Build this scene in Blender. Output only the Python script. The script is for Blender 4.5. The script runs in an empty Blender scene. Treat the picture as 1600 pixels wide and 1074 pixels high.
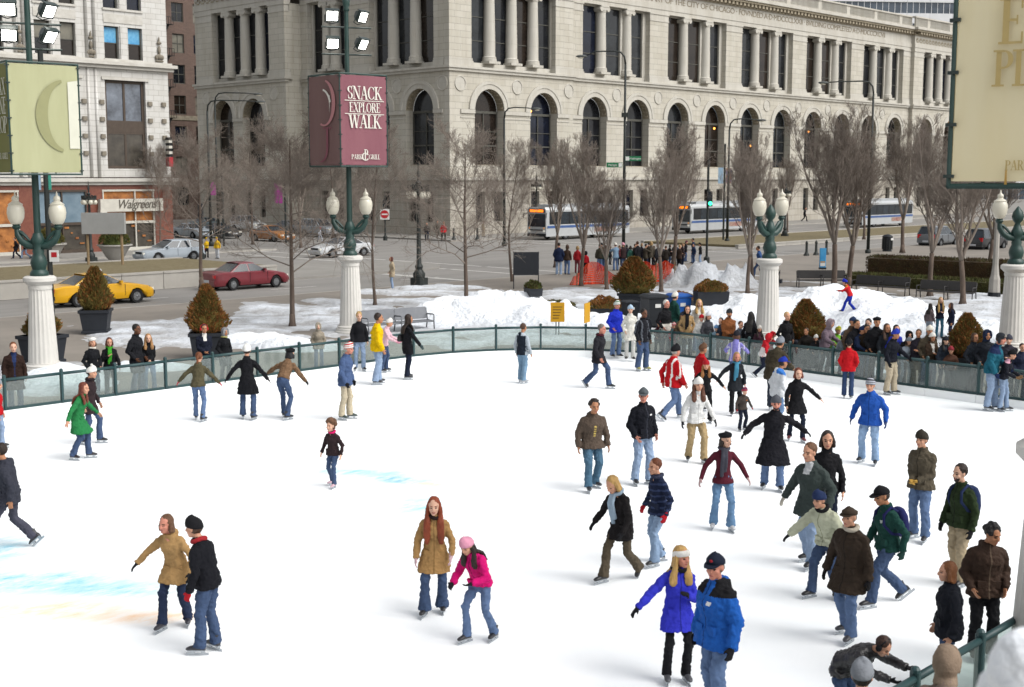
import bpy, bmesh, math, random
import numpy as np
from mathutils import Vector, Matrix, noise as mnoise
R = math.radians
SC = bpy.context.scene
COL = SC.collection
random.seed(7)

# ---------------------------------------------------------------- camera
# world: +X runs north along the avenue, +Y runs west across it, origin at the corner of the stone building
FPX, HC = 2010.0, 5.8
TILT = math.atan((537 - 277) / FPX)
AZ = R(44.099)
CAM = Vector((-86.288, -92.014, HC))
FW = Vector((math.cos(AZ), math.sin(AZ), 0))
RT = Vector((math.sin(AZ), -math.cos(AZ), 0))
cd = bpy.data.cameras.new('camera')
cam = bpy.data.objects.new('camera', cd)
COL.objects.link(cam)
cam.location = CAM
cam.rotation_euler = (R(90) - TILT, 0, math.atan2(-FW.x, FW.y))
cd.sensor_width = 36
cd.lens = FPX / 1600 * 36
cd.clip_start = 0.1
cd.clip_end = 2000
cd.dof.use_dof = True
cd.dof.focus_distance = 26
cd.dof.aperture_fstop = 3.6
SC.camera = cam

# ---------------------------------------------------------------- sky, sun, exposure
SUN_EL, SUN_AZ = R(46), R(165)          # azimuth clockwise from +Y
w = bpy.data.worlds.new('World')
SC.world = w
w.use_nodes = True
nt = w.node_tree
bg = nt.nodes['Background']
sky = nt.nodes.new('ShaderNodeTexSky')
sky.sky_type = 'NISHITA'
sky.sun_disc = False
sky.sun_elevation = SUN_EL
sky.sun_rotation = SUN_AZ
sky.air_density = 1.0
sky.dust_density = 3.0
sky.ozone_density = 1.0
hs = nt.nodes.new('ShaderNodeHueSaturation')      # an overcast sky is nearly grey
hs.inputs['Saturation'].default_value = 0.16
hs.inputs['Value'].default_value = 1.0
nt.links.new(sky.outputs[0], hs.inputs['Color'])
nt.links.new(hs.outputs[0], bg.inputs['Color'])
bg.inputs['Strength'].default_value = 0.12
sl = bpy.data.lights.new('sun', 'SUN')
sl.energy = 1.5
sl.angle = R(48)
sl.color = (1.0, 0.965, 0.92)
sun = bpy.data.objects.new('sun', sl)
COL.objects.link(sun)
sd = Vector((math.sin(SUN_AZ) * math.cos(SUN_EL), math.cos(SUN_AZ) * math.cos(SUN_EL), math.sin(SUN_EL)))
sun.rotation_euler = sd.to_track_quat('Z', 'Y').to_euler()
vs = SC.view_settings
SC.display_settings.display_device = 'sRGB'
vs.view_transform = 'Standard'
vs.look = 'None'
vs.exposure = 0.76
vs.gamma = 1.0
vs.use_curve_mapping = False

# ---------------------------------------------------------------- from photograph measurements to places
ct, st = math.cos(TILT), math.sin(TILT)
def ray(px, py):
    a, b = (px - 800) / FPX, (537 - py) / FPX
    return RT * a + FW * (ct + b * st) + Vector((0, 0, -st + b * ct))
def P(px, py, z=0.0):
    r = ray(px, py)
    return CAM + r * ((z - HC) / r.z)
def PD(px, py, d):
    """point at horizontal forward distance d"""
    r = ray(px, py)
    return CAM + r * (d / (r.x * FW.x + r.y * FW.y))
def onY(px, py, Y=0.0):
    r = ray(px, py)
    return CAM + r * ((Y - CAM.y) / r.y)
def onX(px, py, X=0.0):
    r = ray(px, py)
    return CAM + r * ((X - CAM.x) / r.x)
def fdist(p):
    return (p[0] - CAM.x) * FW.x + (p[1] - CAM.y) * FW.y
def project(p):
    v = Vector(p) - CAM
    x, f, z = v.dot(RT), v.x * FW.x + v.y * FW.y, v.z
    cz = f * ct - z * st
    cy = f * st + z * ct
    return 800 + FPX * x / cz, 537 - FPX * cy / cz

# ---------------------------------------------------------------- materials
def lin(h):
    if not isinstance(h, str):
        return tuple(h)
    h = h.lstrip('#')
    o = []
    for i in (0, 2, 4):
        c = int(h[i:i + 2], 16) / 255
        o.append(c / 12.92 if c <= 0.04045 else ((c + 0.055) / 1.055) ** 2.4)
    return tuple(o)
_M = {}
ALB = .66                                     # picked colours are picture values: bring them down to base colours
def mat(name, col=(.5, .5, .5), rough=.8, var=.12, vs_=2.0, bump=.0, bs=40.0, metal=0.0, emit=0.0, ecol=None, spec=.3,
        col2=None, stretch=None, trans=0.0, coat=0.0, raw=False):
    if name in _M:
        return _M[name]
    m = bpy.data.materials.new(name)
    m.use_nodes = True
    n = m.node_tree
    b = n.nodes['Principled BSDF']
    K = 1.0 if raw else ALB
    c = tuple(x * K for x in lin(col))
    b.inputs['Roughness'].default_value = rough
    b.inputs['Metallic'].default_value = metal
    b.inputs['Specular IOR Level'].default_value = spec
    b.inputs['Coat Weight'].default_value = coat
    if trans:
        b.inputs['Transmission Weight'].default_value = trans
    tc = n.nodes.new('ShaderNodeTexCoord')
    src = tc.outputs['Object']
    if stretch:
        mp = n.nodes.new('ShaderNodeMapping')
        mp.inputs['Scale'].default_value = stretch
        n.links.new(src, mp.inputs[0])
        src = mp.outputs[0]
    if var or col2:
        nz = n.nodes.new('ShaderNodeTexNoise')
        nz.inputs['Scale'].default_value = vs_
        nz.inputs['Detail'].default_value = 5
        nz.inputs['Roughness'].default_value = .65
        n.links.new(src, nz.inputs['Vector'])
        cr = n.nodes.new('ShaderNodeValToRGB')
        cr.color_ramp.elements[0].position = .32
        cr.color_ramp.elements[1].position = .68
        if col2:
            d = tuple(x * K for x in lin(col2))
        else:
            d = tuple(min(1, x * (1 + var)) for x in c)
        lo = c if col2 else tuple(x * (1 - var) for x in c)
        cr.color_ramp.elements[0].color = (*lo, 1)
        cr.color_ramp.elements[1].color = (*d, 1)
        n.links.new(nz.outputs['Fac'], cr.inputs[0])
        n.links.new(cr.outputs[0], b.inputs['Base Color'])
    else:
        b.inputs['Base Color'].default_value = (*c, 1)
    if bump:
        n2 = n.nodes.new('ShaderNodeTexNoise')
        n2.inputs['Scale'].default_value = bs
        n2.inputs['Detail'].default_value = 4
        n.links.new(src, n2.inputs['Vector'])
        bp = n.nodes.new('ShaderNodeBump')
        bp.inputs['Strength'].default_value = bump
        bp.inputs['Distance'].default_value = .03
        n.links.new(n2.outputs['Fac'], bp.inputs['Height'])
        n.links.new(bp.outputs[0], b.inputs['Normal'])
    if emit:
        b.inputs['Emission Color'].default_value = (*lin(ecol or col), 1)
        b.inputs['Emission Strength'].default_value = emit
    _M[name] = m
    return m
def nodes_of(name):
    m = bpy.data.materials.new(name)
    m.use_nodes = True
    n = m.node_tree
    _M[name] = m
    return m, n, n.nodes['Principled BSDF'], (lambda t: n.nodes.new('ShaderNode' + t)), n.links.new
def ramp(new, stops):
    r = new('ValToRGB')
    e = r.color_ramp.elements
    while len(e) < len(stops):
        e.new(.5)
    for q, (p, c) in zip(e, stops):
        q.position = p
        q.color = (*lin(c), 1)
    return r
def stone_mat(name, c1, c2, mortar, bw, bh, stain=None, rough=.85, ms=.02, bumpd=.02, stainamt=.6):
    """coursed masonry on upright walls: brick lines on (x+y, z), blotches and rain streaks"""
    m, n, b, new, link = nodes_of(name)
    tc = new('TexCoord')
    sp = new('SeparateXYZ')
    link(tc.outputs['Object'], sp.inputs[0])
    ad = new('Math')
    link(sp.outputs[0], ad.inputs[0]); link(sp.outputs[1], ad.inputs[1])
    cb = new('CombineXYZ')
    link(ad.outputs[0], cb.inputs[0]); link(sp.outputs[2], cb.inputs[1])
    br = new('TexBrick')
    br.inputs['Scale'].default_value = 1
    br.inputs['Brick Width'].default_value = bw
    br.inputs['Row Height'].default_value = bh
    br.inputs['Mortar Size'].default_value = ms
    br.inputs['Color1'].default_value = (*lin(c1), 1)
    br.inputs['Color2'].default_value = (*lin(c2), 1)
    br.inputs['Mortar'].default_value = (*lin(mortar), 1)
    link(cb.outputs[0], br.inputs['Vector'])
    mp = new('Mapping')
    mp.inputs['Scale'].default_value = (1.2, 1.2, .16)
    link(tc.outputs['Object'], mp.inputs[0])
    nz = new('TexNoise')
    nz.inputs['Scale'].default_value = 1.0
    nz.inputs['Detail'].default_value = 6
    nz.inputs['Roughness'].default_value = .7
    link(mp.outputs[0], nz.inputs['Vector'])
    rp = ramp(new, [(.42, (0, 0, 0)), (.75, (1, 1, 1))])
    link(nz.outputs['Fac'], rp.inputs[0])
    mx = new('Mix'); mx.data_type = 'RGBA'
    sc_ = new('Math'); sc_.operation = 'MULTIPLY'; sc_.inputs[1].default_value = stainamt
    link(rp.outputs[0], sc_.inputs[0])
    link(sc_.outputs[0], mx.inputs['Factor'])
    link(br.outputs['Color'], mx.inputs['A'])
    mx.inputs['B'].default_value = (*lin(stain or mortar), 1)
    link(mx.outputs['Result'], b.inputs['Base Color'])
    b.inputs['Roughness'].default_value = rough
    bp = new('Bump')
    bp.inputs['Strength'].default_value = .5
    bp.inputs['Distance'].default_value = bumpd
    iv = new('Math'); iv.operation = 'SUBTRACT'; iv.inputs[0].default_value = 1
    link(br.outputs['Fac'], iv.inputs[1])
    link(iv.outputs[0], bp.inputs['Height'])
    link(bp.outputs[0], b.inputs['Normal'])
    return m

# ---------------------------------------------------------------- objects
def tag(o, label=None, cat=None, group=None, kind=None):
    if label: o['label'] = label
    if cat: o['category'] = cat
    if group: o['group'] = group
    if kind: o['kind'] = kind
    return o
def empty(name, loc=(0, 0, 0), rz=0.0, label=None, cat=None, group=None):
    o = bpy.data.objects.new(name, None)
    o.location = loc
    o.rotation_euler = (0, 0, rz)
    o.empty_display_size = .3
    COL.objects.link(o)
    return tag(o, label, cat, group)
def link_mesh(name, me, parent=None, loc=None, rz=0.0):
    o = bpy.data.objects.new(name, me)
    COL.objects.link(o)
    if parent: o.parent = parent
    if loc is not None: o.location = loc
    if rz: o.rotation_euler = (0, 0, rz)
    return o
def children(o):
    return [c for c in bpy.data.objects if c.parent == o]
def copy_tree(o, parent=None, kids=None):
    c = o.copy()
    COL.objects.link(c)
    if parent: c.parent = parent
    for ch in (kids[o] if kids is not None else o.children):
        copy_tree(ch, c, kids)
    return c
def dup(o, loc, rz=None, label=None, scale=None):
    c = copy_tree(o)
    c.location = loc
    if rz is not None: c.rotation_euler = (0, 0, rz)
    if scale is not None: c.scale = scale if hasattr(scale, '__len__') else (scale,) * 3
    if label: c['label'] = label
    return c

class MB:
    """collects shapes, builds ONE mesh object"""
    def __init__(s):
        s.v, s.f, s.m = [], [], []
        s.mi = 0
    def add(s, vs, fs):
        k = len(s.v)
        s.v.extend(tuple(x) for x in vs)
        s.f.extend(tuple(i + k for i in f) for f in fs)
        s.m.extend([s.mi] * len(fs))
        return s
    def quad(s, a, b, c, d):
        return s.add([a, b, c, d], [(0, 1, 2, 3)])
    def poly(s, pts):
        return s.add(pts, [tuple(range(len(pts)))])
    def box(s, x0, x1, y0, y1, z0, z1):
        return s.add([(x0, y0, z0), (x1, y0, z0), (x1, y1, z0), (x0, y1, z0), (x0, y0, z1), (x1, y0, z1), (x1, y1, z1), (x0, y1, z1)],
                     [(3, 2, 1, 0), (4, 5, 6, 7), (0, 1, 5, 4), (1, 2, 6, 5), (2, 3, 7, 6), (3, 0, 4, 7)])
    def cbox(s, c, sx, sy, sz, rz=0.0, bev=0.0):
        c0, s0 = math.cos(rz), math.sin(rz)
        X, Y, Z = sx / 2, sy / 2, sz / 2
        b = min(bev, X * .9, Y * .9)
        if b:
            ring = [(-X + b, -Y), (X - b, -Y), (X, -Y + b), (X, Y - b), (X - b, Y), (-X + b, Y), (-X, Y - b), (-X, -Y + b)]
            n = 8
        else:
            ring = [(-X, -Y), (X, -Y), (X, Y), (-X, Y)]
            n = 4
        vs = [(c[0] + x * c0 - y * s0, c[1] + x * s0 + y * c0, c[2] + z) for z in (-Z, Z) for x, y in ring]
        fs = [tuple(range(n - 1, -1, -1)), tuple(range(n, 2 * n))] + [(i, (i + 1) % n, n + (i + 1) % n, n + i) for i in range(n)]
        return s.add(vs, fs)
    def prism(s, pts2, fn, d0, d1):
        """polygon in 2-D extruded: fn(u, v, d) -> point"""
        n = len(pts2)
        vs = [fn(u, v, d0) for u, v in pts2] + [fn(u, v, d1) for u, v in pts2]
        return s.add(vs, [tuple(range(n))[::-1], tuple(range(n, 2 * n))] + [(i, (i + 1) % n, n + (i + 1) % n, n + i) for i in range(n)])
    def lathe(s, prof, n=16, c=(0, 0, 0), flute=0, fdepth=0.0, cap=True):
        k = n if not flute else flute * 4
        vs, fs = [], []
        for r, z in prof:
            for i in range(k):
                a = 2 * math.pi * i / k
                rr = r
                if flute and fdepth:
                    rr = r - fdepth * abs(math.sin(a * flute / 2)) if r > 0 else r
                vs.append((c[0] + rr * math.cos(a), c[1] + rr * math.sin(a), c[2] + z))
        for j in range(len(prof) - 1):
            for i in range(k):
                fs.append((j * k + i, j * k + (i + 1) % k, (j + 1) * k + (i + 1) % k, (j + 1) * k + i))
        if cap:
            fs.append(tuple(range(k))[::-1])
            fs.append(tuple(range((len(prof) - 1) * k, len(prof) * k)))
        return s.add(vs, fs)
    def tube(s, pts, rad, n=6, cap=True):
        pts = [Vector(p) for p in pts]
        m = len(pts)
        if not hasattr(rad, '__len__'): rad = [rad] * m
        vs, fs = [], []
        t = (pts[1] - pts[0]).normalized()
        u = t.cross(Vector((0, 0, 1)) if abs(t.z) < .9 else Vector((1, 0, 0))).normalized()
        for i in range(m):
            if i == 0: t = pts[1] - pts[0]
            elif i == m - 1: t = pts[i] - pts[i - 1]
            else: t = (pts[i + 1] - pts[i]).normalized() + (pts[i] - pts[i - 1]).normalized()
            t = t.normalized()
            u = (u - t * u.dot(t))
            u = u.normalized() if u.length > 1e-6 else t.orthogonal().normalized()
            vv = t.cross(u)
            for k in range(n):
                a = 2 * math.pi * k / n
                vs.append(pts[i] + (u * math.cos(a) + vv * math.sin(a)) * rad[i])
        for i in range(m - 1):
            for k in range(n):
                fs.append((i * n + k, i * n + (k + 1) % n, (i + 1) * n + (k + 1) % n, (i + 1) * n + k))
        if cap:
            fs.append(tuple(range(n))[::-1])
            fs.append(tuple(range((m - 1) * n, m * n)))
        return s.add(vs, fs)
    def loft(s, rings, cap=True):
        n = len(rings[0])
        vs = [p for r in rings for p in r]
        fs = [(j * n + i, j * n + (i + 1) % n, (j + 1) * n + (i + 1) % n, (j + 1) * n + i) for j in range(len(rings) - 1) for i in range(n)]
        if cap:
            fs += [tuple(range(n))[::-1], tuple(range((len(rings) - 1) * n, len(rings) * n))]
        return s.add(vs, fs)
    def ball(s, c, rx, ry=None, rz=None, n=10, m=7, rot=None):
        ry = ry or rx; rz = rz or rx
        vs, fs = [], []
        c = Vector(c)
        for j in range(m + 1):
            th = math.pi * j / m
            for i in range(n):
                a = 2 * math.pi * i / n
                p = Vector((rx * math.sin(th) * math.cos(a), ry * math.sin(th) * math.sin(a), rz * math.cos(th)))
                if rot is not None: p = rot @ p
                vs.append(c + p)
        for j in range(m):
            for i in range(n):
                fs.append((j * n + i, (j + 1) * n + i, (j + 1) * n + (i + 1) % n, j * n + (i + 1) % n))
        return s.add(vs, fs)
    def mesh(s, name, mats, smooth=False, merge=False):
        me = bpy.data.meshes.new(name)
        me.from_pydata(s.v, [], s.f)
        for x in (mats if isinstance(mats, (list, tuple)) else [mats]):
            me.materials.append(x)
        if any(s.m): me.polygons.foreach_set('material_index', s.m)
        if merge:
            bm = bmesh.new(); bm.from_mesh(me)
            bmesh.ops.remove_doubles(bm, verts=bm.verts, dist=1e-4)
            bm.to_mesh(me); bm.free()
        if smooth is True:
            me.polygons.foreach_set('use_smooth', [True] * len(me.polygons))
        elif smooth:
            me.polygons.foreach_set('use_smooth', [True] * len(me.polygons))
            me.set_sharp_from_angle(angle=R(smooth))
        me.update()
        return me
    def build(s, name, mats, parent=None, loc=None, rz=0.0, smooth=False, merge=False):
        return link_mesh(name, s.mesh(name, mats, smooth, merge), parent, loc, rz)
def struct(o):
    o['kind'] = 'structure'
    return o
# ---------------------------------------------------------------- ground, roads, ice, snow
PZ = 0.10                                    # plaza level; the ice is z = 0
YK, YM0, YM1, YF = -40.5, -32.2, -22.0, -6.5   # near kerb, median, far kerb
mat('asphalt', '#8e8b86', .85, .14, .35, .25, 60, col2='#7d7a76')
mat('road_worn', '#8f8c88', .8, .1, .25, .2, 60, col2='#a19e99', stretch=(.25, 2.2, 1))
mat('plaza_concrete', '#a29a90', .85, .1, .22, .2, 50, col2='#88827a')
mat('pavement', '#a5a29c', .85, .1, .4, .2, 50, col2='#94918b')
mat('kerb', '#b4b0a8', .85, .12, 1.5, .2, 30)
mat('road_paint', '#d8d6d0', .8, .15, 3)
mat('yellow_paint', '#c9a03a', .8, .2, 3)
mat('planter_wall', '#b9b5ad', .85, .1, .8, .25, 20)
mat('dry_grass', '#8d8266', .95, .25, 4, .5, 60, col2='#756a4c')
def sheet(name, m, x0, x1, y0, y1, z):
    return struct(MB().quad((x0, y0, z), (x1, y0, z), (x1, y1, z), (x0, y1, z)).build(name, _M[m]))
sheet('ground', 'asphalt', -700, 900, -700, 900, -.08)
sheet('avenue', 'road_worn', -400, 600, YK, YF, -.03)
sheet('cross_street', 'road_worn', -25.2, -6, YF, 260, -.03)
sheet('crosswalk', 'road_worn', -24, -7, YF - .01, YF + 3, -.026)
def slab(name, m, pts, z0, z1):
    from mathutils.geometry import tessellate_polygon
    b = MB()
    b.add([(*p, z1) for p in pts], [tuple(t) for t in tessellate_polygon([[Vector((*p, 0)) for p in pts]])])
    for i in range(len(pts)):
        a, c = pts[i], pts[(i + 1) % len(pts)]
        b.quad((*a, z0), (*c, z0), (*c, z1), (*a, z1))
    return struct(b.build(name, _M[m]))
def arc(cx, cy, r, a0, a1, n):
    return [(cx + r * math.cos(R(a0 + (a1 - a0) * i / n)), cy + r * math.sin(R(a0 + (a1 - a0) * i / n))) for i in range(n + 1)]
RINK = [(-118, -61.9)] + arc(-60.2, -68.3, 6.4, 90, 0, 14) + arc(-61.0, -79.8, 6.6, 0, -90, 14) + [(-118, -86.4)]
def plaza():
    b = MB()
    Y1 = YK - .16
    q = lambda x0, x1, y0, y1: b.quad((x0, y0, PZ), (x1, y0, PZ), (x1, y1, PZ), (x0, y1, PZ))
    q(-300, 300, -61.9, Y1); q(-53.8, 300, -68.3, -61.9); q(-300, 300, -300, -86.4); q(-300, -118, -86.4, -61.9)
    nw, ne = arc(-60.2, -68.3, 6.4, 90, 0, 14), arc(-61.0, -79.8, 6.6, 0, -90, 14)
    for a_, c_ in zip(nw, nw[1:]): b.poly([(*a_, PZ), (*c_, PZ), (-53.8, -61.9, PZ)])
    b.poly([(-53.8, -68.3, PZ), (-54.4, -79.8, PZ), (-54.4, -86.4, PZ), (300, -86.4, PZ), (300, -68.3, PZ)])
    for a_, c_ in zip(ne, ne[1:]): b.poly([(*a_, PZ), (*c_, PZ), (-54.4, -86.4, PZ)])
    for a_, c_ in zip(RINK, RINK[1:]): b.quad((*a_, -.1), (*c_, -.1), (*c_, PZ), (*a_, PZ))
    struct(b.build('plaza', _M['plaza_concrete']))
plaza()
struct(MB().box(-300, 300, YK - .16, YK, -.1, PZ + .004).build('kerb', _M['kerb']))
slab('far_pavement', 'pavement', [(-400, YF + .16), (-25.4, YF + .16), (-25.4, 200), (-400, 200)], -.1, .1)
slab('far_pavement', 'pavement', [(-5.8, YF + .16), (500, YF + .16), (500, 200), (-5.8, 200)], -.1, .1)
kb = MB()
kb.box(-400, -25.2, YF, YF + .16, -.1, .104)
kb.box(-6, 500, YF, YF + .16, -.1, .104)
struct(kb.build('kerb', _M['kerb']))

# medians: raised planter with block wall on the left, flat nose, then another to the north
def median(x0, x1, wall):
    root = empty('median_planter', (0, 0, 0))
    tag(root, 'raised grass planter with a pale block wall along the avenue' if x0 < -50 else 'low planted median beyond the crossing in front of the buses', 'planter')
    h = .88 if wall else .3
    L = 2.4
    b = MB()
    n = int((x1 - x0) / L)
    first = None
    for i in range(n):
        a = x0 + i * (x1 - x0) / n
        c = a + (x1 - x0) / n - .02
        if c < -75 and wall:
            continue
        if first is None:
            m = MB(); m.cbox((0, 0, h / 2), c - a, .3, h - .03, 0, .02); m.cbox((0, 0, h - .03 + .04), c - a, .38, .1, 0, .02)
            first = m.mesh('wall_block', _M['planter_wall'])
        link_mesh('wall_block', first, root, ((a + c) / 2, YM0 + .2, -.03))
        link_mesh('wall_block', first, root, ((a + c) / 2, YM1 - .2, -.03))
    MB().box(x0 + .1, x1 - .1, YM0 + .36, YM1 - .36, -.05, h - .02).build('lawn', _M['dry_grass'], root)
    return root
median(-250, -43.5, True)
median(2.0, 110, False)
nose = arc(-33, -27.1, 4.9, 90, -90, 10)
slab('median_nose', 'pavement', [(-43.4, YM1 - .2)] + nose + [(-43.4, YM0 + .2)], -.08, .1)
nose2 = arc(0.5, -27.1, 4.9, -90, -270, 10)
slab('median_nose', 'pavement', [(2, YM0 + .2)] + nose2 + [(2, YM1 - .2)], -.08, .1)
# painted markings
rp = MB()
for x in range(-200, 300, 9):
    if -34 < x < 2: continue
    rp.quad((x, -36.45, -.024), (x + 3, -36.45, -.024), (x + 3, -36.3, -.024), (x, -36.3, -.024))
    for yy in (-16.8, -11.7):
        rp.quad((x, yy, -.024), (x + 3, yy, -.024), (x + 3, yy + .15, -.024), (x, yy + .15, -.024))
for x0 in (-30.3, -2.6):
    for xx in (x0, x0 + 3.2):
        for y0, y1 in ((YK + .2, YM0), (YM0 + .5, YM1 - .5), (YM1, YF - .2)):
            rp.quad((xx, y0, -.024), (xx + .3, y0, -.024), (xx + .3, y1, -.024), (xx, y1, -.024))
rp.quad((-36, YK + .4, -.024), (-35.4, YK + .4, -.024), (-35.4, YM0, -.024), (-36, YM0, -.024))
struct(rp.build('road_markings', _M['road_paint']))
yp = MB()
for y in (YK + .55, ):
    yp.quad((-57.5, y, -.024), (-51.5, y, -.024), (-51.5, y + .16, -.024), (-57.5, y + .16, -.024))
struct(yp.build('kerb_line', _M['yellow_paint']))

# ice with the faded colours of a painted emblem under it
m, n, b, new, link = nodes_of('ice')
tc = new('TexCoord')
b.inputs['Roughness'].default_value = .55
b.inputs['Specular IOR Level'].default_value = .15
def patch(px, py, rx, ry, ang, seed):
    p = P(px, py)
    mp = new('Mapping'); mp.vector_type = 'TEXTURE'
    mp.inputs['Location'].default_value = (p.x, p.y, 0)
    mp.inputs['Rotation'].default_value = (0, 0, ang)
    mp.inputs['Scale'].default_value = (rx * 1.2, ry * 1.2, 1)
    link(tc.outputs['Object'], mp.inputs[0])
    gr = new('TexGradient'); gr.gradient_type = 'QUADRATIC_SPHERE'
    link(mp.outputs[0], gr.inputs[0])
    m2 = new('Mapping'); m2.inputs['Rotation'].default_value = (0, 0, -ang + .2); m2.inputs['Scale'].default_value = (1.0, 2.6, 1); m2.inputs['Location'].default_value = (seed, seed, 0)
    link(tc.outputs['Object'], m2.inputs[0])
    nz = new('TexNoise'); nz.inputs['Scale'].default_value = 1.6; nz.inputs['Detail'].default_value = 7; nz.inputs['Roughness'].default_value = .75
    link(m2.outputs[0], nz.inputs['Vector'])
    r = ramp(new, [(.34, (0, 0, 0)), (.66, (1, 1, 1))])
    link(nz.outputs['Fac'], r.inputs[0])
    g2 = new('Math'); g2.operation = 'MULTIPLY'; g2.use_clamp = True
    g3 = new('Math'); g3.operation = 'MULTIPLY'; g3.inputs[1].default_value = 1.7; g3.use_clamp = True
    link(gr.outputs['Fac'], g3.inputs[0])
    link(g3.outputs[0], g2.inputs[0]); link(r.outputs[0], g2.inputs[1])
    return g2.outputs[0]
base = ramp(new, [(.3, '#eef2f4'), (.7, '#f6f8f9')])
nz = new('TexNoise'); nz.inputs['Scale'].default_value = .8; nz.inputs['Detail'].default_value = 8
link(tc.outputs['Object'], nz.inputs['Vector']); link(nz.outputs['Fac'], base.inputs[0])
cur = base.outputs[0]
def overlay(f, col):
    global cur
    mx = new('Mix'); mx.data_type = 'RGBA'
    link(f, mx.inputs['Factor']); link(cur, mx.inputs['A']); mx.inputs['B'].default_value = (*lin(col), 1)
    cur = mx.outputs['Result']
va = math.atan2(RT.y, RT.x)
for px, py, rx, ry, da, col, sd_ in [(60, 908, 2.1, .95, -.12, '#74c2d2', 1), (170, 922, 1.7, .6, 0, '#74c2d2', 5), (-15, 862, 1.0, 1.3, 0, '#66b8d0', 9),
                                 (75, 955, 1.9, .8, .05, '#efcba4', 3), (250, 965, 1.6, .4, .05, '#ecc8a0', 8), (628, 750, 1.35, .62, -.45, '#5cb2cc', 2), (560, 738, 1.7, .5, -.1, '#7cc6d8', 4),
                                 (672, 757, .6, .3, -.4, '#f0dcae', 6), (655, 790, .8, 1.0, 0, '#9cd6e2', 7), (500, 880, 1.5, .4, .6, '#d4eef2', 11)]:
    overlay(patch(px, py, rx, ry, va + da, sd_), col)
link(cur, b.inputs['Base Color'])
n3 = new('TexNoise'); n3.inputs['Scale'].default_value = 9; n3.inputs['Detail'].default_value = 5
m3 = new('Mapping'); m3.inputs['Scale'].default_value = (1, 6, 1); m3.inputs['Rotation'].default_value = (0, 0, .8)
link(tc.outputs['Object'], m3.inputs[0]); link(m3.outputs[0], n3.inputs['Vector'])
bp = new('Bump'); bp.inputs['Strength'].default_value = .25; bp.inputs['Distance'].default_value = .01
link(n3.outputs['Fac'], bp.inputs['Height']); link(bp.outputs[0], b.inputs['Normal'])
struct(MB().poly([(*p, 0) for p in RINK][::-1]).build('ice', m))

# snow lying on the plaza: one uneven sheet, showing wherever it rises above the paving
m, n, b, new, link = nodes_of('snow')
tc = new('TexCoord')
nz = new('TexNoise'); nz.inputs['Scale'].default_value = .9; nz.inputs['Detail'].default_value = 8; nz.inputs['Roughness'].default_value = .7
link(tc.outputs['Object'], nz.inputs['Vector'])
at = new('Attribute'); at.attribute_name = 'dirt'
ad = new('Math'); ad.operation = 'ADD'; ad.use_clamp = True
mu = new('Math'); mu.operation = 'MULTIPLY_ADD'; mu.inputs[1].default_value = .9; mu.inputs[2].default_value = -.47
link(nz.outputs['Fac'], mu.inputs[0]); link(mu.outputs[0], ad.inputs[0]); link(at.outputs['Fac'], ad.inputs[1])
r = ramp(new, [(.0, '#e6eaee'), (.35, '#cdd2d8'), (1, '#9b9a99')])
link(ad.outputs[0], r.inputs[0]); link(r.outputs[0], b.inputs['Base Color'])
b.inputs['Roughness'].default_value = .7
b.inputs['Specular IOR Level'].default_value = .2
n2 = new('TexNoise'); n2.inputs['Scale'].default_value = 5; n2.inputs['Detail'].default_value = 6
link(tc.outputs['Object'], n2.inputs['Vector'])
bp = new('Bump'); bp.inputs['Strength'].default_value = .9; bp.inputs['Distance'].default_value = .14
link(n2.outputs['Fac'], bp.inputs['Height']); link(bp.outputs[0], b.inputs['Normal'])

def rink_sd(X, Y):
    """signed distance to the rink outline (rounded box), negative inside"""
    cx, cy, hx, hy, r = -88.0, -74.15, 34.0, 12.25, 6.4
    qx, qy = np.abs(X - cx) - hx + r, np.abs(Y - cy) - hy + r
    return np.hypot(np.maximum(qx, 0), np.maximum(qy, 0)) + np.minimum(np.maximum(qx, qy), 0) - r
_rs = np.random.RandomState(3)
_ph = _rs.rand(40, 4)
def fbm(X, Y, f0=.25, octs=5, seed=0):
    o = 0; a = 1.0; f = f0
    for k in range(octs):
        for j in range(3):
            p = _ph[(seed * 7 + k * 3 + j) % 40]
            th = p[0] * 6.283
            o = o + a * np.sin((X * math.cos(th) + Y * math.sin(th)) * f * 6.283 * (.7 + .6 * p[1]) + p[2] * 6.283 + 1.3 * np.sin((X * math.sin(th) - Y * math.cos(th)) * f * 4 + p[3] * 6.28))
        a *= .55; f *= 1.9
    return o / 3
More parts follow.
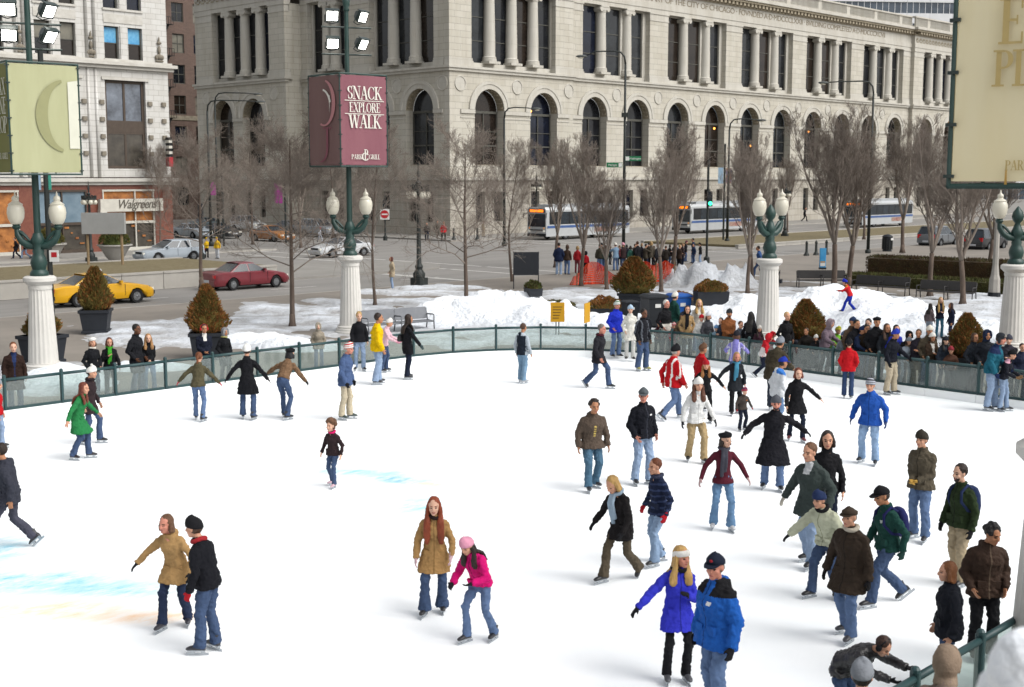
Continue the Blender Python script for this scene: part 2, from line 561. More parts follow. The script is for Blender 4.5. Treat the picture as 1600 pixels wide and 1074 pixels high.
def snow_height(X, Y):
    # thin cover: ellipses measured on the ground of the photograph
    V = np.stack([X - CAM.x, Y - CAM.y], -1)
    d = V[..., 0] * FW.x + V[..., 1] * FW.y
    xr = V[..., 0] * RT.x + V[..., 1] * RT.y
    cz = d * ct - (PZ - HC) * st
    px = 800 + FPX * xr / cz
    py = 537 - FPX * (d * st + (PZ - HC) * ct) / cz
    cover = np.full(X.shape, -2.0)
    for cx, cy, a, c in [(300, 522, 190, 26), (470, 495, 120, 26), (600, 500, 150, 38), (730, 485, 130, 32), (640, 452, 120, 10), (890, 500, 150, 34), (1000, 462, 190, 16), (1250, 505, 210, 60), (1460, 500, 140, 40),
                         (1120, 440, 70, 20), (60, 590, 120, 30), (790, 512, 270, 34), (1530, 470, 60, 14), (1330, 520, 160, 70)]:
        q = 1 - np.hypot((px - cx) / a, (py - cy) / c)
        cover = np.maximum(cover, q)
    n_ = fbm(X, Y, .22, 5)
    h = np.minimum(cover * .32 - .02, .075) + .075 * n_
    dirt = np.clip(.86 + .25 * fbm(X, Y, .5, 4, 4) - 2.6 * h, .12, .95)
    def mound(px_, py_, sx, sy, hh, dirty=0.0, rough=.1):
        nonlocal h, dirt
        c = P(px_, py_, PZ)
        u = (X - c.x) * RT.x + (Y - c.y) * RT.y
        v = (X - c.x) * FW.x + (Y - c.y) * FW.y
        g = np.exp(-((np.abs(u) / sx) ** 2.6) - (np.abs(v) / sy) ** 2.4)
        h = np.maximum(h, hh * g * (1 + 1.6 * rough * fbm(X, Y, .45, 4, 2)) + (.03 + .3 * rough) * fbm(X, Y, .8, 4, 1) * g + np.maximum(h, 0) * .3 - .06 * (1 - g) ** 2 * 2)
        dirt = dirt * (1 - g) + dirty * g
    mound(790, 503, 2.6, 2.0, 1.2); mound(708, 503, 2.2, 1.8, .8); mound(850, 510, 1.8, 1.5, .7)
    mound(905, 508, 1.6, 1.1, .5, .02, .25); mound(960, 512, 1.2, .8, .4, .05, .25)
    mound(1245, 506, 2.6, 2.4, .95); mound(1325, 506, 2.8, 2.6, 1.22); mound(1400, 518, 2.6, 2.5, 1.0); mound(1160, 510, 2.4, 1.8, 1.0); mound(1475, 525, 2.6, 2.2, .6, .08, .2); mound(1080, 500, 1.6, 1.0, .5)
    mound(1420, 536, 2.4, 1.6, .7, .05, .2); mound(1540, 535, 2.0, 1.6, .5, .1, .2)
    mound(1092, 447, 1.5, 1.1, 1.0, .55, .5); mound(1140, 448, 1.6, .9, .75, .6, .5); mound(1070, 440, 1.0, .9, .8, .6, .5)
    mound(460, 545, 1.5, .8, .35); mound(230, 575, 1.3, .8, .2); mound(95, 600, 1.3, .8, .5); mound(395, 535, 2.0, .8, .3)
    sd_ = rink_sd(X, Y)
    h = np.minimum(h, (sd_ - .55) * .5)
    # trodden strip along the barrier where the onlookers stand
    h = np.where((sd_ < 2.0), np.minimum(h, (sd_ - 1.5) * .6 + .12 * n_), h)
    h = np.where(Y > -42.2, np.minimum(h, (-41.4 - Y) * .5), h)
    return h, dirt
xs = np.arange(-76, -13, .2); ys = np.arange(-84, -41, .2)
GX, GY = np.meshgrid(xs, ys, indexing='ij')
SNOWH, SD = snow_height(GX, GY)
SNOWH = np.maximum(SNOWH, -.2)
nx, ny = GX.shape
idx = np.arange(nx * ny).reshape(nx, ny)
vmax = np.maximum.reduce([SNOWH[:-1, :-1], SNOWH[1:, :-1], SNOWH[1:, 1:], SNOWH[:-1, 1:]])
keep = vmax > -.02
qf = np.stack([idx[:-1, :-1], idx[1:, :-1], idx[1:, 1:], idx[:-1, 1:]], -1)[keep]
used = np.unique(qf)
rem = np.full(nx * ny, -1); rem[used] = np.arange(len(used))
me = bpy.data.meshes.new('snow')
V3 = np.stack([GX.ravel(), GY.ravel(), (SNOWH + PZ).ravel()], -1)[used]
me.from_pydata(V3.tolist(), [], rem[qf].tolist())
me.materials.append(_M['snow'])
at_ = me.attributes.new('dirt', 'FLOAT', 'POINT')
at_.data.foreach_set('value', SD.ravel()[used].astype(np.float32))
me.polygons.foreach_set('use_smooth', [True] * len(me.polygons))
tag(link_mesh('snow', me), 'white and trodden grey snow heaped beside the ice rink', 'snow', kind='stuff')
def ground_z(x, y):
    i = min(max(int(round((x + 76) / .2)), 0), nx - 1); j = min(max(int(round((y + 84) / .2)), 0), ny - 1)
    if -76 <= x <= -13 and -84 <= y <= -41:
        return PZ + max(0.0, float(SNOWH[i, j]))
    return PZ

def snow_hit(px, py):
    r = ray(px, py); d = 30.0
    while d < 90:
        q = CAM + r * (d / (r.x * FW.x + r.y * FW.y))
        if q.z < ground_z(q.x, q.y): return q
        d += .05
    return P(px, py, PZ)
# ---------------------------------------------------------------- barrier round the ice
mat('rail_green', '#2b4a4c', .45, .1, 6, spec=.4)
mat('dasher', '#eef0f0', .5, .03, 1, raw=True)
m, n, b, new, link = nodes_of('barrier_glass')
out = n.nodes['Material Output']
tr = new('BsdfTransparent'); tr.inputs[0].default_value = (.84, .90, .88, 1)
df = new('BsdfDiffuse'); df.inputs[0].default_value = (.26, .30, .29, 1)
gl = new('BsdfGlossy'); gl.inputs['Roughness'].default_value = .08
m1 = new('MixShader'); m1.inputs[0].default_value = .15
link(tr.outputs[0], m1.inputs[1]); link(df.outputs[0], m1.inputs[2])
m2 = new('MixShader'); m2.inputs[0].default_value = .06
link(m1.outputs[0], m2.inputs[1]); link(gl.outputs[0], m2.inputs[2])
link(m2.outputs[0], out.inputs['Surface'])
RAILH = 1.0
def barrier():
    root = empty('rink_barrier', (-54, -73, 0), 0, 'green railed glass barrier with white boards round the ice', 'barrier')
    inv = Vector((54, 73, 0))
    # resample outline, pushed out a little
    pts = [Vector((*p, 0)) for p in RINK]
    c0 = Vector((-88, -73.7, 0))
    seg = []
    for i in range(len(pts) - 1):
        seg.append((pts[i + 1] - pts[i]).length)
    tot = sum(seg)
    def at(s):
        for i, l in enumerate(seg):
            if s <= l: return pts[i].lerp(pts[i + 1], s / l), (pts[i + 1] - pts[i]).normalized()
            s -= l
        return pts[-1], (pts[-1] - pts[-2]).normalized()
    STEP = 1.46
    s0 = 35.0                                   # well outside the frame on the left
    N = int((tot - 12 - s0) / STEP)
    post = None
    prev = None
    top, bot = [], []
    for k in range(N + 1):
        s = s0 + k * STEP
        p, t = at(s)
        nrm = Vector((-t.y, t.x, 0))            # outward (path runs clockwise)
        p = p + nrm * .06 + inv
        if post is None:
            b_ = MB(); b_.cbox((0, 0, RAILH / 2 + .06), .065, .10, RAILH - .1, 0, .012); b_.ball((0, 0, RAILH + .02), .05, n=8, m=5)
            post = b_.mesh('post', _M['rail_green'])
        link_mesh('post', post, root, p, math.atan2(t.y, t.x))
        if prev is not None:
            d = (p - prev); L = d.length; a = math.atan2(d.y, d.x); mid = (p + prev) / 2
            g = MB(); g.cbox((0, 0, .58), L - .09, .012, .62)
            link_mesh('glass_panel', g.mesh('glass_panel', _M['barrier_glass']), root, mid, a)
            r_ = MB(); r_.cbox((0, 0, .23), L - .08, .07, .07, 0, .01)
            link_mesh('bottom_rail', r_.mesh('bottom_rail', _M['rail_green']), root, mid, a)
            h_ = MB(); h_.tube([(-L / 2 - .01, 0, RAILH - .06), (L / 2 + .01, 0, RAILH - .06)], .04, 8)
            link_mesh('handrail', h_.mesh('handrail', _M['rail_green'], True), root, mid, a)
            q_ = MB(); q_.cbox((0, -.05, .1), L - .006, .13, .2, 0, .015)
            link_mesh('dasher_board', q_.mesh('dasher_board', _M['dasher']), root, mid, a)
        prev = p
barrier()
# ---------------------------------------------------------------- buildings
stone_mat('limestone', '#b5b1a6', '#aba79b', '#8f8c84', 1.5, .62, '#8f8674', ms=.02, stainamt=.45)
stone_mat('limestone_plain', '#b4b1a8', '#aeaba2', '#9f9c93', 2.4, 1.9, '#8f8777', ms=.012, stainamt=.5)
stone_mat('limestone_base', '#a5a096', '#9b968b', '#7d786f', 2.2, .8, '#7d7668', ms=.03, stainamt=.6)
mat('soffit', '#b3a892', .85, .2, 3, .5, 8)
mat('weathered_metal', '#5d5c55', .6, .1, 5)
mat('sill_dirt', '#9a917f', .9, .3, 2, .3, 10)
m, n, b, new, link = nodes_of('dark_pane')
tc = new('TexCoord'); nz = new('TexNoise'); nz.inputs['Scale'].default_value = .55; nz.inputs['Detail'].default_value = 3
link(tc.outputs['Object'], nz.inputs['Vector'])
r = ramp(new, [(.35, '#101115'), (.55, '#1c1e22'), (.7, '#2a2926')])
link(nz.outputs['Fac'], r.inputs[0]); link(r.outputs[0], b.inputs['Base Color'])
b.inputs['Roughness'].default_value = .12; b.inputs['Specular IOR Level'].default_value = .35
mat('pane_blind', '#8e8a7c', .3, .15, .8, col2='#6c6a62')
mat('pane_blue', '#2c8fd0', .25, .1, 1.2, col2='#8fd2f0')
mat('pane_sky', '#8a93a0', .08, .2, .5, col2='#3a3f49', spec=.6)

for _n, _a, _b in (('dark_pane_brown', '#1c1714', '#3a3029'), ('dark_pane_blue', '#0e1220', '#232a3c'), ('dark_pane_grey', '#17191c', '#3c4044')): mat(_n, _a, .12, .2, .5, col2=_b, spec=.35)
PANES = ['dark_pane', 'dark_pane_brown', 'dark_pane_blue', 'dark_pane_grey', 'dark_pane']
def wall_grid(mb, u0, u1, z0, z1, holes, fn, depth=.35):
    us = sorted({u0, u1, *[h[0] for h in holes], *[h[1] for h in holes]})
    zs = sorted({z0, z1, *[h[2] for h in holes], *[h[3] for h in holes]})
    for a, c in zip(us, us[1:]):
        for p, q in zip(zs, zs[1:]):
            mu_, mz = (a + c) / 2, (p + q) / 2
            if any(h[0] < mu_ < h[1] and h[2] < mz < h[3] for h in holes): continue
            mb.quad(fn(a, p, 0), fn(c, p, 0), fn(c, q, 0), fn(a, q, 0))
    for h in holes:
        a, c, p, q = h[:4]
        for (A, Bz), (C_, D_) in (((a, p), (c, p)), ((c, p), (c, q)), ((c, q), (a, q)), ((a, q), (a, p))):
            mb.quad(fn(A, Bz, 0), fn(C_, D_, 0), fn(C_, D_, -depth), fn(A, Bz, -depth))
LF = lambda u, z, d: (u, -d, z)                    # local facade frame: u along, d outward
def arch_bay_mesh(W, ro=2.05, zs=12.4, sill=6.95, z0=5.8, z1=16.0, dep=1.0, ucen=0.0):
    b = MB()
    hw = W / 2
    n = 20
    a_ = [(ro * math.cos(math.pi * i / n), zs + ro * math.sin(math.pi * i / n)) for i in range(n + 1)]   # right to left
    b.quad(LF(-hw, z0, 0), LF(hw, z0, 0), LF(hw, sill, 0), LF(-hw, sill, 0))
    for s in (-1, 1):
        b.quad(LF(s * hw, sill, 0), LF(s * ro, sill, 0), LF(s * ro, zs, 0), LF(s * hw, zs, 0))
        b.quad(LF(s * ro, sill, 0), LF(s * ro, sill, -dep), LF(s * ro, zs, -dep), LF(s * ro, zs, 0))
    # spandrel fan out to the top edge
    tops = []
    for (u, z) in a_:
        k = min((hw / abs(u)) if abs(u) > 1e-6 else 1e9, (z1 - zs) / (z - zs) if z - zs > 1e-6 else 1e9)
        tops.append((u * k, zs + (z - zs) * k))
    for i in range(n):
        b.quad(LF(*a_[i], 0), LF(*tops[i], 0), LF(*tops[i + 1], 0), LF(*a_[i + 1], 0))
        if abs(tops[i][0]) != abs(tops[i + 1][0]) and tops[i][1] != tops[i + 1][1]:
            cx = hw if tops[i][0] > 0 else -hw
            b.poly([LF(*tops[i], 0), LF(cx, z1, 0), LF(*tops[i + 1], 0)])
    b.mi = 1
    for i in range(n):
        b.quad(LF(*a_[i], 0), LF(*a_[i + 1], 0), LF(*a_[i + 1], -dep), LF(*a_[i], -dep))
    b.quad(LF(-ro, sill, 0), LF(ro, sill, 0), LF(ro, sill + .1, -dep), LF(-ro, sill + .1, -dep))
    return b
def ring_mesh(r0, r1, zc, d, a0=0, a1=180, n=22, steps=((0, .10), (.55, .10), (.6, .17), (1, .17))):
    """moulded arch ring"""
    b = MB()
    prof = [(r0 + (r1 - r0) * t, dd) for t, dd in steps]
    prof = [(r0, -.02)] + prof + [(r1, -.02)]
    rings = []
    for i in range(n + 1):
        a = R(a0 + (a1 - a0) * i / n)
        rings.append([LF(r * math.cos(a), zc + r * math.sin(a), dd + d) for r, dd in prof])
    b.loft(rings, cap=True)
    return b
def bars(b, lst, d, t=.05):
    for u0, u1, z0, z1 in lst:
        b.box(u0, u1, -d - t, -d + t, z0, z1)
def rect_window(W, H, mull=(), trans=(), fr=.08, dep=0.0, pane='dark_pane', frame='weathered_metal'):
    """returns (frame mesh, pane mesh) with the origin at the middle of the sill"""
    b = MB()
    L_ = [(-W / 2, W / 2, 0, fr), (-W / 2, W / 2, H - fr, H), (-W / 2, -W / 2 + fr, fr, H - fr), (W / 2 - fr, W / 2, fr, H - fr)]
    bars(b, L_, 0, .05)
    bars(b, [(u - fr * .4, u + fr * .4, fr, H - fr) for u in mull], .0, .035)
    bars(b, [(-W / 2 + fr, W / 2 - fr, z - fr * .4, z + fr * .4) for z in trans], .0, .04)
    p = MB().quad((-W / 2 + .02, .03, .02), (W / 2 - .02, .03, .02), (W / 2 - .02, .03, H - .02), (-W / 2 + .02, .03, H - .02))
    return b.mesh('window', _M[frame]), p.mesh('pane', _M[pane])
_vm = {}
_vr = random.Random(21)
def vary(pn):
    """dark panes are not all alike"""
    if pn.data.materials[0].name != 'dark_pane': return
    k = _vr.choice(PANES)
    if k == 'dark_pane': return
    key = (pn.data.name, k)
    if key not in _vm:
        m_ = pn.data.copy(); m_.materials.clear(); m_.materials.append(_M[k]); _vm[key] = m_
    pn.data = _vm[key]
def put_window(ms, root, loc, rz=0.0):
    o = link_mesh('window', ms[0], root, loc, rz)
    vary(link_mesh('pane', ms[1], o))
    return o

def stone_building():
    root = empty('stone_building', (0, 0, 0), 0, 'long pale limestone building with arched windows and rows of columns', 'building')
    LS, LP = _M['limestone'], _M['limestone_plain']
    SOF = _M['soffit']
    # shared meshes
    archwin = MB()
    ro = 1.98
    bars(archwin, [(-.05, .05, 7.05, 12.2), (-ro, ro, 12.1, 12.34), (-ro, ro, 8.85, 9.0), (-ro, ro, 10.3, 10.36), (-ro, -ro + .12, 7.05, 12.1), (ro - .12, ro, 7.05, 12.1)], -.92, .06)
    archwin = archwin.mesh('window', _M['weathered_metal'])
    n = 18
    archpane = MB().poly([LF(ro, 7, -.98)] + [LF(2.0 * math.cos(math.pi * i / n), 12.4 + 2.0 * math.sin(math.pi * i / n), -.98) for i in range(n + 1)] + [LF(-ro, 7, -.98)]).mesh('pane', _M['dark_pane'])
    archi = ring_mesh(2.06, 2.85, 12.4, 0).mesh('arch_moulding', LP, 40)
    coff = MB()
    for i in range(13):                           # coffers on the underside of the arch
        a = R(8 + 164 * i / 12)
        for dd in (-.28, -.68):
            c = LF(2.02 * math.cos(a), 12.4 + 2.02 * math.sin(a), dd)
            coff.cbox(c, .14, .26, .14)
    coff = coff.mesh('coffer_blocks', SOF)
    rou = MB()
    k = 20
    for i in range(k):
        a, c = 2 * math.pi * i / k, 2 * math.pi * (i + 1) / k
        prof = [(.62, .0), (.64, .09), (.74, .09), (.76, .0)]
        for (r0, d0), (r1, d1) in zip(prof, prof[1:]):
            rou.quad(LF(r0 * math.cos(a), r0 * math.sin(a), d0), LF(r1 * math.cos(a), r1 * math.sin(a), d1), LF(r1 * math.cos(c), r1 * math.sin(c), d1), LF(r0 * math.cos(c), r0 * math.sin(c), d0))
    rou.poly([LF(.63 * math.cos(2 * math.pi * i / k), .63 * math.sin(2 * math.pi * i / k), .03) for i in range(k)])
    rou = rou.mesh('roundel', LP, 40)
    colm = MB().lathe([(.74, 0), (.74, .22), (.70, .25), (.72, .4), (.62, .48), (.60, .55), (.595, 2.5), (.52, 6.35)], 18).mesh('column', LP, 40)
    base_ = MB().cbox((0, 0, -.12), 1.6, 1.6, .24).mesh('column_base', LP)
    cap = MB()
    cap.lathe([(.53, 6.35), (.60, 6.5), (.60, 6.62)], 16)
    cap.cbox((0, 0, 7.03), 1.36, 1.3, .18)
    for s in (-1, 1):
        cap.tube([(s * .56, -.62, 6.72), (s * .56, .62, 6.72)], .26, 12)
    cap.box(-.56, .56, -.6, .6, 6.62, 6.95)
    cap = cap.mesh('capital', LP, 40)
    uw = rect_window(2.55, 7.35, (), (2.25, 4.55), .1)
    uw[0].name = 'window'
    gw = rect_window(1.25, 3.0, (), (1.6,), .1)
    def along(face, u):                           # placement for a facade: (location, rotation)
        kind, off = face
        return ((u, -off, 0), 0.0) if kind == 'E' else ((-off, u, 0), R(-90))
    def at(me, face, u, z=0.0, d=0.0, parent=root, name=None):
        kind, off = face
        loc = (u, -off - d, z) if kind == 'E' else (-off - d, u, z)
        return link_mesh(name or me.name.split('.')[0], me, parent, loc, 0 if kind == 'E' else R(-90))
    def run(name, face, u0, u1, z0, z1, d, m=LP, back=.3):
        b_ = MB()
        kind, off = face
        if kind == 'E': b_.box(u0, u1, -off - d, -off + back, z0, z1)
        else: b_.box(-off - d, -off + back, u0, u1, z0, z1)
        return b_.build(name, m, root)
    baym = {}
    def arch_bay(face, u, W):
        key = round(W, 2)
        if key not in baym: baym[key] = arch_bay_mesh(W).mesh('wall', [LS, SOF])
        at(baym[key], face, u)
        o = at(archwin, face, u, name='window')
        pn = link_mesh('pane', archpane.copy() if len(baym) > 30 else archpane, o)
        vary(pn)
        o = at(archi, face, u)
        link_mesh('coffer_blocks', coff, o)
        # impost blocks either side
        h = W / 2
        for s in (-1, 1):
            a, c = (u + s * 2.06, u + s * h) if s > 0 else (u - h, u - 2.06)
            run('impost', face, a, c, 12.0, 12.38, .14)
            run('impost', face, a, c, 11.55, 11.68, .06)
        # ground storey with two plain windows
        key2 = ('g', key)
        if key2 not in baym:
            g = MB()
            wall_grid(g, -h, h, 0, 5.5, [(-1.9, -.65, 1.35, 4.35), (.65, 1.9, 1.35, 4.35)], LF, .5)
            baym[key2] = g.mesh('base_wall', _M['limestone_base'])
        at(baym[key2], face, u)
        for s in (-1.275, 1.275):
            put_window(gw, root, *(lambda q: (q[0], q[1]))((((u + s, -face[1] + .42, 1.35) if face[0] == 'E' else (-face[1] + .42, u + s, 1.35)), 0 if face[0] == 'E' else R(-90))))
    def strip(face, u0, u1):
        b_ = MB()
        kind, off = face
        f = (lambda u, z, d: (u, -off - d, z)) if kind == 'E' else (lambda u, z, d: (-off - d, u, z))
        b_.quad(f(u0, 5.8, 0), f(u1, 5.8, 0), f(u1, 16, 0), f(u0, 16, 0))
        b_.build('wall', LS, root)
        b_ = MB(); b_.quad(f(u0, 0, 0), f(u1, 0, 0), f(u1, 5.5, 0), f(u0, 5.5, 0)); b_.build('base_wall', _M['limestone_base'], root)
    def upper(face, u0, u1, piers, cols, wins):
        """recessed window wall between piers; u0..u1 whole width"""
        kind, off = face
        f = (lambda u, z, d: (u, -off - d, z)) if kind == 'E' else (lambda u, z, d: (-off - d, u, z))
        b_ = MB()
        wall_grid(b_, u0, u1, 16.5, 24.3, [(w_ - 1.28, w_ + 1.28, 17.0, 24.15) for w_ in wins], lambda u, z, d: f(u, z, d - .62), .35)
        b_.build('wall', LP, root)
        for w_ in wins:
            put_window(uw, root, (w_, -off + .85, 16.9) if kind == 'E' else (-off + .85, w_, 16.9), 0 if kind == 'E' else R(-90))
        for a, c in piers:
            p_ = run('pier', face, a, c, 17.3, 23.4, 0, LS, .7)
            for nm, lst in (('pier_base', ((16.5, 17.05, .13), (17.05, 17.3, .07))), ('pier_capital', ((23.4, 23.55, .06), (23.55, 24.15, .02), (24.15, 24.3, .1)))):
                q_ = MB()
                for z0, z1, d in lst:
                    g = d if a > .71 else (d if kind == 'E' and a == 0 else 0)
                    if kind == 'E': q_.box(a - g, c + g, -off - d, -off + .62, z0, z1)
                    else: q_.box(-off - d, -off + .62, a - g, c + g, z0, z1)
                q_.build(nm, LP, p_)
        for c in cols:
            o = at(colm, face, c, 16.95 + .24, -.52)
            link_mesh('column_base', base_, o)
            link_mesh('capital', cap, o)
    E0, E1, S0, S1 = ('E', 0.0), ('E', -.55), ('S', 0.0), ('S', 2.1)
    pc = [18.43 + 14.98 * k_ for k_ in range(6)]
    # ---- east front, south pavilion
    strip(E0, 0, 1.44)
    arch_bay(E0, 5.43, 7.98)
    arch_bay(E0, 13.42, 8.0)
    strip(E0, 17.42, 18.0)
    cs = [4.9 + 3.05 * i for i in range(1, 4)]
    upper(E0, 0.6, 17.6, [(0, 3.0), (15.2, 18.0)], [5.95, 9.1, 12.25], [4.4, 7.5, 10.65, 13.8])
    # ---- central front
    strip(E1, 18.0, pc[0])
    for k_ in range(10):
        arch_bay(E1, pc[0] + 3.745 + 7.49 * k_, 7.49)
    strip(E1, pc[5], 93.9)
    piers = [(18.0, pc[0] + 1.7)] + [(c - 1.7, c + 1.7) for c in pc[1:5]] + [(pc[5] - 1.7, 93.9)]
    cols, wins = [], []
    for c in pc[:5]:
        m_ = c + 7.49
        cols += [m_ - 2.2, m_ + 2.2]
        wins += [m_ - 3.95, m_ + .02, m_ + 3.95]
    upper(E1, 17.6, 94, piers, cols, wins)
    # ---- north pavilion
    strip(E0, 93.9, 94.3)
    arch_bay(E0, 98.3, 8.0); arch_bay(E0, 106.3, 8.0)
    strip(E0, 110.3, 111.8)
    upper(E0, 94.3, 111.6, [(93.9, 96.9), (109.0, 111.8)], [99.8, 102.95, 106.1], [98.25, 101.35, 104.5, 107.6])
    # ---- south side
    strip(S0, 0, .9)
    arch_bay(S0, 4.3, 6.8); arch_bay(S0, 10.9, 6.4)
    strip(S0, 14.1, 15.0)
    arch_bay(S0, 18.4, 6.8)
    strip(S0, 21.8, 23.5)
    upper(S0, .6, 23.5, [(.7, 2.2), (11.9, 15.2), (22.3, 23.5)], [5.35, 8.7, 18.0, 19.4], [3.75, 7.0, 10.3, 16.7, 20.7])
    strip(S1, 23.5, 26.4)
    arch_bay(S1, 29.6, 6.4); arch_bay(S1, 35.6, 5.6)
    strip(S1, 38.4, 40.6)
    upper(S1, 24.0, 40.0, [(23.5, 26.4), (37.4, 40.6)], [28.6, 31.5, 34.6], [27.5, 30.05, 33.05, 36.1])
    for nm, z0, z1, mm in (('base_wall', 0, 5.5, _M['limestone_base']), ('wall', 5.5, 24.3, LS)):
        MB().box(-2.1, .3, 23.49, 23.52, z0, min(z1, 16.5)).build(nm, mm, root)
        MB().box(-2.1, 20, 40.6, 40.9, z0, z1).build(nm, mm, root)
    MB().box(-1.4, .3, 23.49, 23.52, 16.5, 24.3).build('wall', LS, root)
    for x in (18.0, 93.88):
        MB().box(x, x + .02, .004, .55, .9, 5.5).build('base_wall', _M['limestone_base'], root)
        MB().box(x, x + .02, .004, .55, 5.8, 16.0).build('wall', LS, root)
    for f_, us in ((E0, (1.44, 9.41, 17.3, 102.3, 110.3)), (E1, [pc[0] + 7.49 * i for i in range(1, 10)]), (S0, (1.0, 7.65, 14.55, 22.4)), (S1, (25.6, 32.8, 38.9))):
        for u in us: at(rou, f_, u, 14.85, name='roundel')
    # ---- courses that run round
    faces = [(E0, 0, 18.0, 0), (E1, 18.0, 93.9, 0), (E0, 93.9, 111.8, 0), (S0, .3, 23.5, 0), (S1, 23.5, 40.9, 0)]
    def course(name, z0, z1, d, m=LP, back=.3):
        run(name, E0, -d if True else 0, 18.0 + d, z0, z1, d, m, back)
        run(name, E1, 18.0 + d, 93.9 - d, z0, z1, d, m, back)
        run(name, E0, 93.9 - d, 111.8 + d, z0, z1, d, m, back)
        run(name, S0, back, 23.5 - d, z0, z1, d, m, back)
        run(name, S1, 23.5 - d, 40.9 + d, z0, z1, d, m, back)
    course('plinth_course', 5.5, 5.8, .28)
    course('plinth_course', 0.0, .9, .12, _M['limestone_base'])
    course('belt_course', 16.0, 16.28, .22)
    course('belt_course', 16.28, 16.5, .36, LP, .8)
    course('architrave', 24.3, 24.75, .04, LP, .8); course('architrave', 24.75, 25.3, .1, LP, .8)
    course('frieze', 25.3, 26.5, .0, LP, .8)
    course('cornice', 26.5, 26.62, .14, SOF, .8)
    course('cornice', 27.0, 27.25, .75, SOF, .8)
    course('cornice', 27.25, 27.6, .95, LP, .8)
    course('parapet_base', 27.6, 27.85, .05, LP, .6)
    course('parapet_rail', 29.05, 29.25, .1, LP, .6)
    dm = MB()
    x = 0.2
    while x < 111.6:
        off = -.55 if 18 < x < 93.9 else 0
        dm.box(x, x + .42, -off - .62, -off - .0, 26.62, 27.0); x += .82
    y = .6
    while y < 40.8:
        off = 2.1 if y > 23.5 else 0
        dm.box(-off - .62, -off, y, y + .42, 26.62, 27.0); y += .82
    tag(dm.build('dentil_blocks', SOF, root), kind='stuff')
    bl = MB()                                    # pierced balustrade
    x = 0.0
    while x < 111.6:
        off = -.55 if 18 < x < 93.9 else 0
        big = int(round(x / .3)) % 25 == 0
        bl.box(x, x + (.9 if big else .12), -off + .02, -off + .3, 27.85, 29.05); x += .3 if not big else 1.05
    y = .6
    while y < 40.8:
        off = 2.1 if y > 23.5 else 0
        bl.box(-off + .02, -off + .3, y, y + .12, 27.85, 29.05); y += .3
    tag(bl.build('balusters', LP, root), kind='stuff')
    MB().box(0.6, 111, .6, 40, 26, 28.0).build('roof', _M['limestone_base'], root)
    # carved scrolls of the frieze on the side and the pavilions
    fr = MB()
    def scroll(face, u0, u1):
        u = u0
        while u < u1:
            for q in range(9):
                a = q * .75
                r_ = .08 + .05 * q
                uu, zz = u + r_ * math.cos(a), 25.9 + r_ * .9 * math.sin(a)
                kind, off = face
                c = (uu, -off - .02, zz) if kind == 'E' else (-off - .02, uu, zz)
                fr.cbox(c, .14, .14, .14)
            u += 1.0
    scroll(S0, .8, 23.2); scroll(S1, 24, 40.5); scroll(E0, .8, 17.5); scroll(E0, 94.6, 111)
    tag(fr.build('carved_scrolls', SOF, root), kind='stuff')
    # inscription cut in the frieze
    def text(body, size, xc, z, m, parent, off=-.55, name='inscription', shear=0.0, sx=1.0, extr=.02):
        cu = bpy.data.curves.new(name, 'FONT')
        cu.body = body; cu.size = size; cu.align_x = 'CENTER'; cu.extrude = extr; cu.shear = shear; cu.space_character = .92
        t = bpy.data.objects.new(name + '_tmp', cu); COL.objects.link(t)
        bpy.context.view_layer.update()
        me_ = bpy.data.meshes.new_from_object(t.evaluated_get(bpy.context.evaluated_depsgraph_get()))
        bpy.data.objects.remove(t); bpy.data.curves.remove(cu)
        me_.materials.clear(); me_.materials.append(m)
        o = link_mesh(name, me_, parent, (xc, -off - .004, z))
        o.rotation_euler = (R(90), 0, 0)
        o.scale = (sx, 1, 1)
        return o
    globals()['text_mesh'] = text
    mat('cut_letters', '#978c79', .9, .15, 3)
    text('PVBLIC LIBRARY OF THE CITY OF CHICAGO · FOVNDED A·D·MDCCCLXXII · BVILDING COMPLETED A·D·MDCCCXCVII', .95, 56, 25.58, _M['cut_letters'], root, sx=1.28)
    return root
_sb = stone_building()
mat('warm_lamp', '#ffb060', .4, 0, emit=3.0, ecol='#ff9a3c')
for px, py in ((1116, 201), (1172, 228), (1263, 206), (829, 174), (1445, 187), (1483, 190)):
    q = onY(px, py, .5)
    MB().ball((0, 0, 0), .13, n=8, m=5).build('window_lamp', _M['warm_lamp'], _sb, q)

